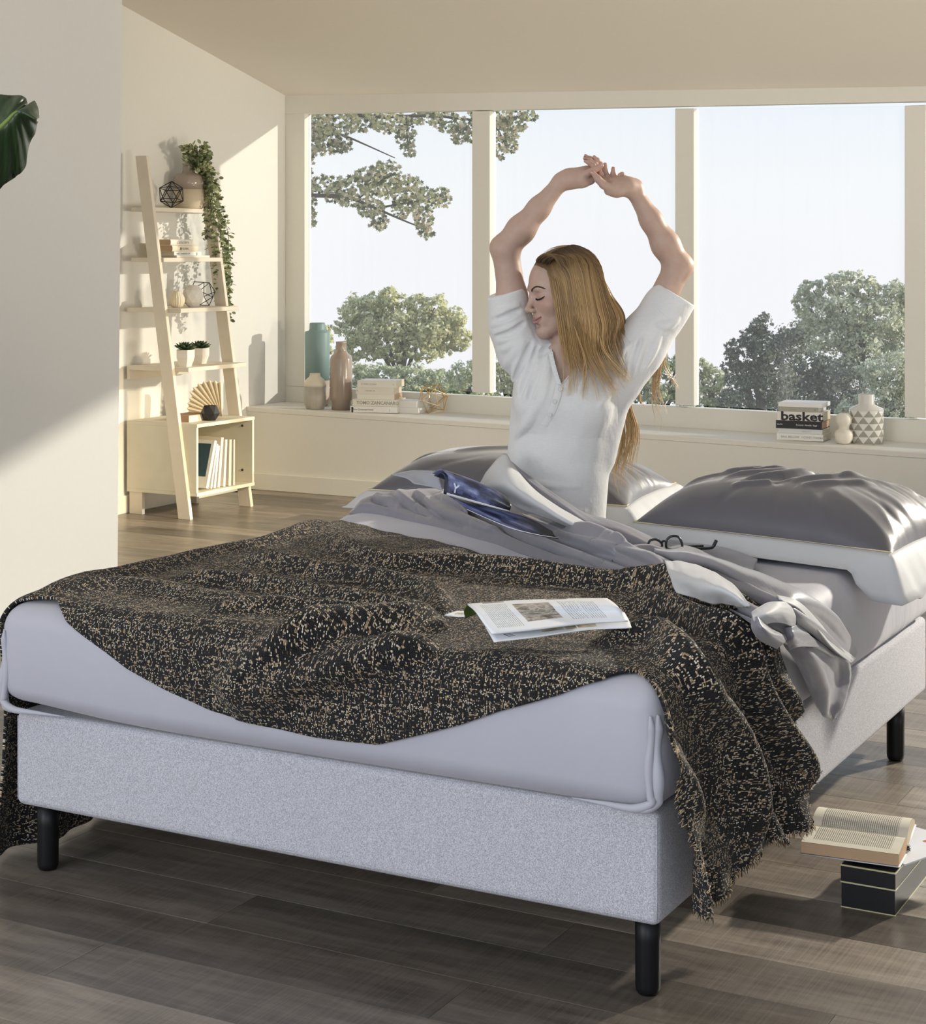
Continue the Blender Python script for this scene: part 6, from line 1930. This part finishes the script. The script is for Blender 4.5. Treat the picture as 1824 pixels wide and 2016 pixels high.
# --------------------------------------------------------------- hair
hf = Field(P_(1000, 1000, 4.6) * [1, 0, 1] + [0, 4.62, 0], P_(1300, 470, 4.95) * [1, 0, 1] + [0, 5.02, 0], .003)
hf.ell(Hd_(0, -.020, .044), np.array([.0795, .100, .081]) * HS, AX, .01)
hm = [([(1100, 535, 4.785), (1112, 630, 4.775), (1120, 672, 4.778)], [.014, .014, .008]), ([(1118, 525, 4.775), (1136, 635, 4.768), (1142, 690, 4.776)], [.022, .020, .010]),
      ([(1138, 530, 4.785), (1163, 640, 4.785), (1166, 695, 4.785)], [.030, .030, .022]), ([(1152, 540, 4.82), (1186, 630, 4.82), (1190, 680, 4.82)], [.040, .036, .028]),
      ([(1146, 560, 4.88), (1190, 630, 4.875), (1196, 685, 4.87)], [.055, .048, .036])]
for p, r in hm: hf.chain([P_(*q) for q in p], r, .02, .02)
# open the face: nothing in front of the hair line
def face_fn(X, Y, Z):
    q = [AX[i][0] * (X - HO[0]) + AX[i][1] * (Y - HO[1]) + AX[i][2] * (Z - HO[2]) for i in range(3)]
    return np.maximum((.050 + (q[2] / HS - .03) * .42) * HS - q[1], -.2)
def face_px(X, Y, Z):
    px = CX + F_PX * X / Y; py = HY - F_PX * (Z - HC) / Y
    lim = np.interp(py, [505, 520, 540, 581, 623, 655, 677, 720], [1046, 1058, 1082, 1093, 1101, 1107, 1115, 1120])
    return np.where(py > 530, (px - lim) * TB / F_PX, .05)
hf.put(hf.lo, hf.lo + hf.n * hf.h, face_fn, .004, 'sub')
hf.put(P_(1000, 730, 4.6) - .02, P_(1130, 525, 4.95) + .02, face_px, .004, 'sub')
hv, hq = hf.mesh('hair')
me = quads_mesh('hair_mass', cam2world(hv), hq)
M_hair, nt, b = new_mat('dark_blonde_hair')
at_u = attr(nt, 'along'); at_r = attr(nt, 'tone')
c1 = ramp(nt, at_u, [(0, (.050, .030, .016)), (.07, (.12, .070, .030)), (.22, (.38, .24, .10)), (.6, (.52, .33, .14)), (1, (.66, .48, .27))])
c2 = ramp(nt, at_u, [(0, (.045, .030, .018)), (.3, (.100, .058, .027)), (.7, (.19, .105, .045)), (1, (.34, .22, .11))])
nt.links.new(mixc(nt, at_r, c2, c1), b.inputs['Base Color'])
b.inputs['Roughness'].default_value = .38; b.inputs['Specular IOR Level'].default_value = .4
b.inputs['Anisotropic'].default_value = .5
vcol(me, 'along', np.full(len(hv), .22)); vcol(me, 'tone', np.full(len(hv), .12))
mesh_obj('hair_mass', me, M_hair, wom, smooth=True)
# guide locks: roots on the parting, tips on chest, shoulder and back
G_ = [
 [(1076, 512, 4.800), (1083, 545, 4.775), (1091, 585, 4.768), (1099, 630, 4.765), (1107, 680, 4.765), (1112, 730, 4.770), (1108, 775, 4.765)],
 [(1080, 505, 4.800), (1092, 545, 4.768), (1100, 590, 4.760), (1108, 640, 4.758), (1117, 690, 4.760), (1124, 735, 4.768), (1122, 780, 4.765)],
 [(1086, 500, 4.805), (1104, 540, 4.765), (1113, 590, 4.755), (1122, 645, 4.752), (1130, 700, 4.757), (1138, 730, 4.765), (1134, 770, 4.765)],
 [(1094, 496, 4.810), (1116, 535, 4.762), (1126, 590, 4.750), (1134, 650, 4.748), (1143, 705, 4.755), (1158, 745, 4.762), (1156, 790, 4.765)],
 [(1102, 492, 4.815), (1130, 530, 4.762), (1142, 590, 4.750), (1150, 650, 4.750), (1158, 700, 4.757), (1180, 740, 4.762), (1208, 785, 4.768)],
 [(1110, 490, 4.820), (1144, 528, 4.768), (1158, 590, 4.757), (1167, 650, 4.757), (1174, 700, 4.762), (1195, 735, 4.768), (1214, 775, 4.775)],
 [(1118, 489, 4.830), (1156, 530, 4.780), (1174, 590, 4.770), (1184, 650, 4.770), (1190, 695, 4.772), (1212, 730, 4.776), (1240, 752, 4.790)],
 [(1124, 489, 4.840), (1166, 530, 4.800), (1188, 590, 4.795), (1200, 640, 4.795), (1206, 680, 4.790), (1222, 715, 4.785), (1243, 750, 4.795)],
 [(1128, 489, 4.855), (1172, 533, 4.830), (1198, 590, 4.830), (1213, 635, 4.835), (1217, 665, 4.822), (1216, 695, 4.800), (1222, 730, 4.785)],
 [(1130, 490, 4.870), (1174, 538, 4.865), (1200, 590, 4.865), (1218, 632, 4.868), (1240, 648, 4.880), (1265, 660, 4.960), (1285, 690, 4.985)],
 [(1128, 491, 4.885), (1170, 540, 4.910), (1196, 595, 4.925), (1215, 640, 4.940), (1225, 700, 4.985), (1235, 780, 5.000), (1228, 860, 5.000)],
]
Gs = [spline([P_(*p) for p in g_], 40) for g_ in G_]
rng = random.Random(21); nr = np.random.RandomState(21)
SV, SF, SU, ST = [], [], [], []
def strand(P, r0, tone, us=None):
    m = len(P); R = r0 * np.minimum(1, np.linspace(1.6, .12, m)) * np.clip(np.linspace(.5, 8, m), 0, 1)
    v, f = tube_geo(P, R, 4, False)
    o = len(SV); SV.extend(v); SF.extend([tuple(i + o for i in q) for q in f])
    u = np.repeat(np.linspace(0, 1, m) if us is None else us, 4)
    SU.extend(u); ST.extend([tone] * len(u))
def push(P, mh, mb):
    P = P.copy()
    for F, mar in ((hf, mh), (bd, mb), (sh, mb)):
        for _ in range(2):
            v = F.value(P); k = v < mar
            if not k.any(): break
            P[k] += (mar - v[k])[:, None] * F.grad(P[k])
    return P
for lk in range(190):
    a0 = rng.random() ** .9 * (len(Gs) - 1.001)
    band = .80 - .055 * a0 + .30 * math.sin(a0 * 8.3) * math.sin(a0 * 3.1 + 1) + rng.gauss(0, .16)  # darker towards the back: shadow put into the hair tone
    loff = nr.normal(size=3) * np.array([.006, .003, .003]); w1, w2, ph, am = rng.uniform(4, 9), rng.uniform(3, 8), rng.uniform(0, 6), rng.uniform(.001, .007)
    r_ = rng.random(); lcut = .56 + .19 * r_ + .25 * r_ ** 7
    lift = rng.uniform(.0006, .005)
    for q in range(8):
        a = min(len(Gs) - 1.001, max(0, a0 + rng.gauss(0, .09))); i = int(a); f = a - i
        P = Gs[i] * (1 - f) + Gs[i + 1] * f
        u = np.linspace(0, 1, 40)[:, None]
        wv2 = np.stack([np.sin(u[:, 0] * w1 + ph), np.sin(u[:, 0] * w2 + ph) * .4, np.zeros(40)], -1) * am
        so = nr.normal(size=3) * np.array([.0028, .0016, .001])
        P = P + loff * (.25 + u) + wv2 * u ** 1.3 + so * (1 - .75 * u * u)
        cut = min(1, (lcut if a0 < 8 else .8 + .2 * r_) + rng.uniform(-.03, .03))
        n = max(14, int(40 * cut)); P = P[:n]
        P = push(P, max(.0004, lift + rng.gauss(0, .0006)), .002)
        strand(P, rng.uniform(.0005, .0012), min(1, max(0, band + rng.gauss(0, .14))), np.linspace(0, cut, n))
# heavier golden locks on top of the curtain
for k in range(150):
    a = rng.random() * 7.6; i = int(a); f = a - i
    P = Gs[i] * (1 - f) + Gs[i + 1] * f
    u = np.linspace(0, 1, 40)[:, None]
    P = P + nr.normal(size=3) * np.array([.004, .002, .002]) * (.3 + u) + np.stack([np.sin(u[:, 0] * 6 + k), 0 * u[:, 0], 0 * u[:, 0]], -1) * .004 * u
    P = push(P, rng.uniform(.003, .006), .003)
    strand(P, rng.uniform(.0009, .0017), rng.uniform(.75, 1.0))
# short dark roots sweeping back from the hair line
for k in range(260):
    f = rng.random(); p0 = P_(1055 + 27 * f, 519 + 4 * f * f - rng.uniform(0, 6), 4.80 + rng.uniform(-.03, .03))
    P = spline([p0, p0 + np.array([.006, -.003, .010]), p0 + np.array([.024, -.010, .020]), p0 + np.array([.048, -.018, .012]), p0 + np.array([.066, -.024, -.02])], 16)
    strand(push(P, .0008, .003), .0008, rng.uniform(.1, .7), np.linspace(.02, .3, 16))
# loose locks seen behind her arm and along her back
def wisp(pts, n, spread, r, lo=.62, fr=None):
    base = spline([P_(*p) for p in pts], 36)
    for k in range(n):
        u = np.linspace(0, 1, 36)
        o = nr.normal(size=3) * np.array([spread, spread * .6, spread * .3])
        w = np.stack([np.sin(u * rng.uniform(5, 11) + rng.uniform(0, 6)), np.cos(u * rng.uniform(5, 9)) * .5, 0 * u], -1) * rng.uniform(.002, .008) * u[:, None]
        P = base + o * (.3 + u[:, None] * 1.3) + w
        n_ = rng.randint(26, 36)
        strand(P[:n_], r * rng.uniform(.6, 1.2), rng.uniform(.4, 1), np.linspace(lo, 1, n_))
wisp([(1130, 640, 4.74), (1150, 700, 4.745), (1152, 735, 4.755), (1147, 760, 4.76), (1154, 790, 4.76)], 7, .003, .0010, .6)
wisp([(1160, 640, 4.75), (1178, 700, 4.75), (1200, 750, 4.76), (1212, 775, 4.77), (1208, 800, 4.77)], 6, .003, .0010, .6)
wisp([(1175, 640, 4.76), (1190, 690, 4.765), (1222, 730, 4.77), (1246, 752, 4.785)], 8, .003, .0011, .6)
wisp([(1240, 648, 4.985), (1282, 680, 4.99), (1302, 690, 4.99), (1296, 725, 4.99), (1290, 762, 4.99), (1300, 800, 4.99), (1306, 815, 4.99)], 22, .005, .0014)
wisp([(1285, 690, 4.99), (1312, 680, 4.985), (1308, 715, 4.985), (1322, 745, 4.985), (1334, 765, 4.985), (1332, 780, 4.985)], 12, .003, .0011, .7)
wisp([(1290, 700, 4.99), (1300, 740, 4.99), (1286, 780, 4.99), (1296, 820, 4.99), (1298, 850, 4.99)], 7, .004, .0009, .7)
wisp([(1235, 700, 4.995), (1258, 755, 4.995), (1262, 790, 4.995), (1278, 806, 4.995)], 8, .003, .0012, .6)
wisp([(1215, 700, 5.0), (1236, 800, 5.0), (1244, 845, 5.0), (1236, 890, 5.0), (1226, 925, 5.0), (1222, 962, 5.0)], 40, .010, .0012, .5)
wisp([(1205, 720, 5.0), (1222, 820, 5.0), (1222, 880, 5.0), (1214, 930, 5.0), (1226, 975, 5.0)], 34, .009, .0012, .5)
wisp([(1218, 760, 5.0), (1248, 830, 5.0), (1250, 870, 5.0), (1242, 910, 5.0), (1248, 950, 5.0)], 14, .007, .0009, .7)
# a few stray hairs on the crown
for k in range(9):
    p = spline([P_(1062 + k * 4, 505 - k, 4.84), P_(1090 + k * 3, 487 - k * .3, 4.84), P_(1130, 484 + k * .6, 4.85), P_(1170 + k * 2, 508 + k, 4.85)], 20)
    strand(p, .0005, .8, np.linspace(.1, .5, 20))
V = cam2world(np.array(SV))
me = quads_mesh('hair_strands', V, np.array(SF))
vcol(me, 'along', SU); vcol(me, 'tone', ST)
mesh_obj('hair_strands', me, M_hair, wom, smooth=True, kind='stuff')
del bd, sh, hf
# ================================================================== OUTSIDE THE WINDOW
GZ = -7.5
M_gr = simple('meadow', (.16, .18, .08), .95, .1, nscale=.6, namt=.1)
box('ground', (-110, 40), (14, 96), (GZ - .3, GZ), M_gr, None, kind='structure')
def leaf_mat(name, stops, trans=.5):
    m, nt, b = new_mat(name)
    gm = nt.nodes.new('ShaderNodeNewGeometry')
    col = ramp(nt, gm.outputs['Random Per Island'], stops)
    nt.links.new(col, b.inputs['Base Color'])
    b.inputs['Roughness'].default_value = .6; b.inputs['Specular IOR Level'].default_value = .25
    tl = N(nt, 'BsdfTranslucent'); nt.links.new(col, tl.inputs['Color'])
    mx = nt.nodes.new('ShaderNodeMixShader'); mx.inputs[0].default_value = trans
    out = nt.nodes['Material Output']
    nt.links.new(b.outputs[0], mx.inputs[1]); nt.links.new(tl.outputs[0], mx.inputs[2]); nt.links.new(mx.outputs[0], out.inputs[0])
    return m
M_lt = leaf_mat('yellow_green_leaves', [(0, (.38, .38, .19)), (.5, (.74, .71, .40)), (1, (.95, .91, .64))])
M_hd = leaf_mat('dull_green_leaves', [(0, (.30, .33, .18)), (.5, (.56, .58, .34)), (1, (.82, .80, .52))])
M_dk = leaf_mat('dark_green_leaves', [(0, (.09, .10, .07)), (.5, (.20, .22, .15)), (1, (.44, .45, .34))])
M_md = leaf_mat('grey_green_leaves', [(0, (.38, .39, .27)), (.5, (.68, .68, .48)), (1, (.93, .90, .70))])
M_bark = simple('bark', (.10, .08, .06), .9, nscale=8, namt=.15)
def crown_points(blobs, d, dens, rs, sub):
    """leaf centres grouped in tufts over the blobs; returns points and outward directions"""
    P, O = [], []
    for (px, py, rx, ry) in blobs:
        s = d / F_PX
        c = P_(px, py, d); R = np.array([rx * s, rx * s * .9, ry * s])
        nt_ = max(6, int(rx * ry / sub))
        n = int(rx * ry * math.pi * dens / nt_) + 1
        for k in range(nt_):
            v = rs.normal(size=3); v /= np.linalg.norm(v)
            tc = c + v * R * rs.uniform(.45, .95)
            tr = rs.uniform(.18, .36) * min(R)
            q = rs.normal(size=(n, 3)); q /= np.linalg.norm(q, axis=1)[:, None]
            pts = tc + q * tr * rs.uniform(.4, 1.1, (n, 1)) * np.array([1, 1, .8])
            P.append(pts); O.append(q * .8 + v * .6)
    return np.concatenate(P), np.concatenate(O)
def quad_leaves(P, O, size, rs):
    n = len(P)
    O = O + rs.normal(size=(n, 3)) * .6; O /= np.linalg.norm(O, axis=1)[:, None]
    a = np.cross(O, rs.normal(size=(n, 3))); a /= np.linalg.norm(a, axis=1)[:, None]; b2 = np.cross(O, a)
    L = size * rs.uniform(.6, 1.3, (n, 1)); W_ = L * .62
    V = np.stack([P - a * L * .6, P - b2 * W_ * .5 + O * L * .06, P + a * L * .6, P + b2 * W_ * .5 + O * L * .06], 1).reshape(-1, 3)
    return V, np.arange(n * 4).reshape(-1, 4)
def tree(name, label, blobs, d, mat, dens=.26, leaf=.155, seed=1, sub=18, group='trees beyond the window', cat='tree'):
    rs = np.random.RandomState(seed)
    P, O = crown_points(blobs, d, dens, rs, sub)
    bxs = np.array(blobs, float)
    cx = np.average(bxs[:, 0], weights=bxs[:, 2] * bxs[:, 3]); cyb = bxs[:, 1].max()
    c = cam2world(P_(cx, cyb, d)[None])[0]
    t = thing(name, label, cat, (c[0], c[1], GZ), group)
    V, Q = quad_leaves(P, O, leaf * d / 70, rs)
    me = quads_mesh('crown', cam2world(V), Q)
    mesh_obj('crown', me, mat, t, kind='stuff')
    top = cam2world(P_(cx, bxs[:, 1].mean(), d)[None])[0]
    paths = [([(c[0], c[1], GZ), (c[0] + .1, c[1], GZ * .6 + c[2] * .4), tuple(top)], [.26, .20, .09])]
    tubes('trunk', paths, M_bark, t, 8)
    for k, (px, py, rx, ry) in enumerate(blobs[:5]):
        e = cam2world(P_(px, py, d)[None])[0]; s0 = np.array([c[0], c[1], GZ * .5 + top[2] * .5])
        tubes('branch', [(spline([s0, (s0 + e) / 2 + [0, 0, .3], e], 8), np.linspace(.11, .03, 8))], M_bark, t, 6)
    return t
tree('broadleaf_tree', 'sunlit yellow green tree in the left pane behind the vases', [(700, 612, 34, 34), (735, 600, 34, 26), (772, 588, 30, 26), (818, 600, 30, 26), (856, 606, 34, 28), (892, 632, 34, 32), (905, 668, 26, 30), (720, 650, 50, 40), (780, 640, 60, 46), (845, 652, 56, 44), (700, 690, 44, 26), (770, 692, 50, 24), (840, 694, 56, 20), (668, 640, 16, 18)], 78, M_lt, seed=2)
tree('broadleaf_tree', 'small pale yellow tree at the left edge of the left pane', [(604, 662, 22, 34), (640, 672, 22, 40), (610, 705, 30, 36), (585, 690, 30, 40)], 84, M_lt, seed=3)
tree('hedge', 'long dull green hedge below the trees in the left pane', [(705, 740, 50, 30), (760, 742, 54, 30), (815, 743, 54, 29), (640, 742, 50, 30), (590, 742, 50, 30), (870, 752, 50, 26), (700, 772, 70, 30), (800, 772, 80, 30), (600, 775, 70, 30), (880, 780, 60, 30)], 66, M_hd, seed=4, leaf=.13, group='hedges and bushes below the trees', cat='hedge')
tree('bush', 'rounded darker bush at the right end of the left pane', [(905, 745, 32, 34), (940, 738, 30, 36), (900, 780, 40, 20), (950, 780, 30, 26)], 62, M_hd, seed=5, leaf=.12, group='hedges and bushes below the trees', cat='bush')
tree('broadleaf_tree', 'pale loose tree left of the woman in the middle pane', [(975, 712, 22, 22), (985, 742, 30, 30), (1015, 735, 30, 36), (1040, 760, 40, 36), (990, 780, 40, 22)], 72, M_lt, seed=6, dens=.17)
tree('broadleaf_tree', 'dark green tree right of the woman in the middle pane', [(1262, 742, 30, 32), (1300, 726, 30, 28), (1335, 720, 24, 26), (1290, 775, 46, 28), (1340, 770, 30, 34), (1230, 775, 36, 26)], 68, M_hd, seed=7)
tree('bush', 'green bush at the left edge of the right pane', [(1380, 728, 26, 28), (1408, 748, 30, 30), (1385, 780, 34, 30), (1425, 790, 30, 26)], 64, M_hd, seed=8, leaf=.13, group='hedges and bushes below the trees', cat='bush')
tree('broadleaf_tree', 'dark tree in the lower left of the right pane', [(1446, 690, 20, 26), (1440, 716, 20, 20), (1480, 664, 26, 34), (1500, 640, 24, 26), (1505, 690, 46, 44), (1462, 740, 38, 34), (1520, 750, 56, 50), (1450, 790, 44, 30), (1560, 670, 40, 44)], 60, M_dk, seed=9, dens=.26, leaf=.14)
tree('broadleaf_tree', 'big pale grey green tree filling the right pane', [(1578, 590, 22, 32), (1602, 572, 24, 30), (1642, 560, 26, 34), (1678, 560, 24, 34), (1712, 572, 26, 32), (1758, 580, 30, 32), (1795, 590, 30, 40), (1610, 620, 46, 44), (1670, 620, 56, 50), (1740, 628, 56, 50), (1620, 665, 60, 40), (1710, 680, 66, 46), (1790, 680, 50, 60)], 80, M_md, seed=10, dens=.21)
tree('broadleaf_tree', 'dark green tree low in the right pane behind the books', [(1590, 722, 52, 36), (1650, 735, 56, 40), (1590, 775, 60, 40), (1660, 785, 56, 40), (1540, 800, 50, 30)], 63, M_dk, seed=12, dens=.26, leaf=.14)
tree('bush', 'grey bush low in the right pane behind the patterned bottle', [(1725, 735, 40, 36), (1770, 725, 40, 40), (1740, 780, 50, 40), (1800, 775, 50, 50), (1690, 810, 50, 30), (1770, 825, 50, 26)], 61, M_md, seed=13, leaf=.13, group='hedges and bushes below the trees', cat='bush')

# ---- maple boughs hanging in from the top left
DM = 26.0
M_maple = leaf_mat('maple_leaf', [(0, (.07, .08, .035)), (.35, (.20, .22, .09)), (.62, (.44, .42, .21)), (.82, (.58, .43, .28)), (1, (.80, .72, .50))], .3)  # palest leaf tone stands for sunlit highlights
mp_b = [(625, 240, 34, 26), (665, 240, 40, 30), (715, 236, 40, 26), (765, 238, 40, 26), (798, 262, 20, 32), (806, 296, 12, 16), (840, 232, 30, 16), (880, 238, 30, 22), (905, 262, 20, 22), (928, 250, 20, 30), (950, 240, 22, 26),
        (612, 278, 20, 34), (640, 280, 34, 28), (672, 285, 24, 16), (606, 320, 12, 34), (602, 365, 12, 24), (590, 300, 26, 60), (585, 400, 26, 50),
        (640, 362, 34, 18), (690, 366, 34, 20), (725, 350, 28, 22), (762, 336, 30, 20), (755, 368, 40, 24), (800, 372, 36, 28), (838, 392, 34, 22), (870, 390, 20, 20), (700, 392, 36, 16), (735, 412, 30, 18), (745, 436, 20, 18), (800, 410, 30, 20), (835, 432, 22, 22), (840, 458, 16, 14), (660, 385, 24, 14), (610, 395, 14, 22), (608, 430, 14, 24),
        (985, 232, 24, 20), (990, 262, 24, 30), (1012, 245, 26, 28), (1040, 228, 22, 12), (988, 295, 14, 20), (1008, 285, 12, 16), (960, 270, 14, 30)]
rs = np.random.RandomState(31)
MP, MS = [], []
for (px, py, rx, ry) in mp_b:
    n = int(rx * ry * math.pi / 21)
    for k in range(n):
        a, r = rs.uniform(0, 2 * math.pi), math.sqrt(rs.rand())
        MP.append(P_(px + rx * r * math.cos(a) * 1.02, py + ry * r * math.sin(a), DM + rs.uniform(-1, 1) * rx * DM / F_PX * 1.3))
MP = np.array(MP)
star = []
for ang, r in ((-90, .25), (-60, .50), (-35, .62), (-12, .36), (18, 1.0 * .86), (38, .44), (62, .62), (78, .5), (90, 1.0)):
    star.append((ang, r))
outl = [(r * math.cos(math.radians(a)), r * math.sin(math.radians(a))) for a, r in star] + [(-r * math.cos(math.radians(a)), r * math.sin(math.radians(a))) for a, r in star[::-1][1:-1]]
tr0 = cam2world(P_(180, 700, DM)[None])[0]
mt_ = thing('maple_tree', 'maple boughs with browning leaves hanging in at the top of the left panes', 'tree', (tr0[0], tr0[1], GZ))
lm = []
for k in range(4):
    V = [(x, y, .10 * abs(x) * (1 if k % 2 else -1) - .08 * y * y * (k - 1.5) / 2) for x, y in outl] + [(0, .05, .0)]
    n = len(outl)
    me = bpy.data.meshes.new('maple_leaf'); me.from_pydata(V, [], [(i, (i + 1) % n, n) for i in range(n)]); me.materials.append(M_maple)
    lm.append(me)
org = ORG[mt_.name]
order = np.argsort(MP[:, 1])
def leaf_tf(p, k):
    w = Vector(cam2world(p[None])[0])
    R = Matrix.Rotation(rs.uniform(-.9, .9), 3, 'X') @ Matrix.Rotation(rs.uniform(-.9, .9), 3, 'Z')
    # leaves mostly face sideways to the viewer, tips drooping
    base = Matrix.Rotation(TH + rs.uniform(-.8, .8), 3, 'Z') @ Matrix.Rotation(math.pi / 2 + rs.uniform(-.9, .9), 3, 'X') @ Matrix.Rotation(rs.uniform(0, 6.28), 3, 'Z')
    return Matrix.Translation(w) @ base.to_4x4() @ Matrix.Scale(rs.uniform(.040, .062), 4)
vis_ix = [i for i in order if 596 < proj(cam2world(MP[i][None])[0])[0] < 1065]
single = set(vis_ix[:300])
V, Fc = [], []
for i in range(len(MP)):
    M4 = leaf_tf(MP[i], i)
    me = lm[i % 4]
    if i in single:
        o = bpy.data.objects.new('leaf', me); link(o, mt_); o.matrix_local = Matrix.Translation(-org) @ M4
    else:
        off = len(V); V += [M4 @ v.co for v in me.vertices]; Fc += [tuple(j + off for j in p.vertices) for p in me.polygons]
pydata('leaves', V, Fc, M_maple, mt_, smooth=False, kind='stuff')
tubes('trunk', [(spline([(tr0[0], tr0[1], GZ), (tr0[0] + .1, tr0[1], 0), tuple(cam2world(P_(190, 300, DM)[None])[0]), tuple(cam2world(P_(200, 60, DM)[None])[0])], 14), np.linspace(.3, .14, 14))], M_bark, mt_, 10)
for pts, r0, r1 in (([(190, 330), (420, 370), (600, 384), (680, 388), (740, 410), (790, 432), (840, 452)], .05, .009), ([(195, 200), (450, 215), (600, 240), (680, 268), (720, 285), (778, 311)], .035, .008), ([(200, 120), (500, 170), (700, 226), (850, 228), (960, 238), (1040, 226)], .045, .010),
                    ([(740, 410), (800, 400), (868, 388)], .02, .008), ([(700, 396), (745, 360), (780, 340)], .018, .007), ([(800, 228), (802, 270), (806, 300)], .016, .006), ([(960, 238), (985, 262), (992, 300)], .018, .006), ([(600, 300), (606, 380), (608, 440)], .016, .006)):
    tubes('branch', [(cam2world(spline([P_(a, b2, DM) for a, b2 in pts], 18)), np.linspace(r0, r1, 18))], M_bark, mt_, 6)
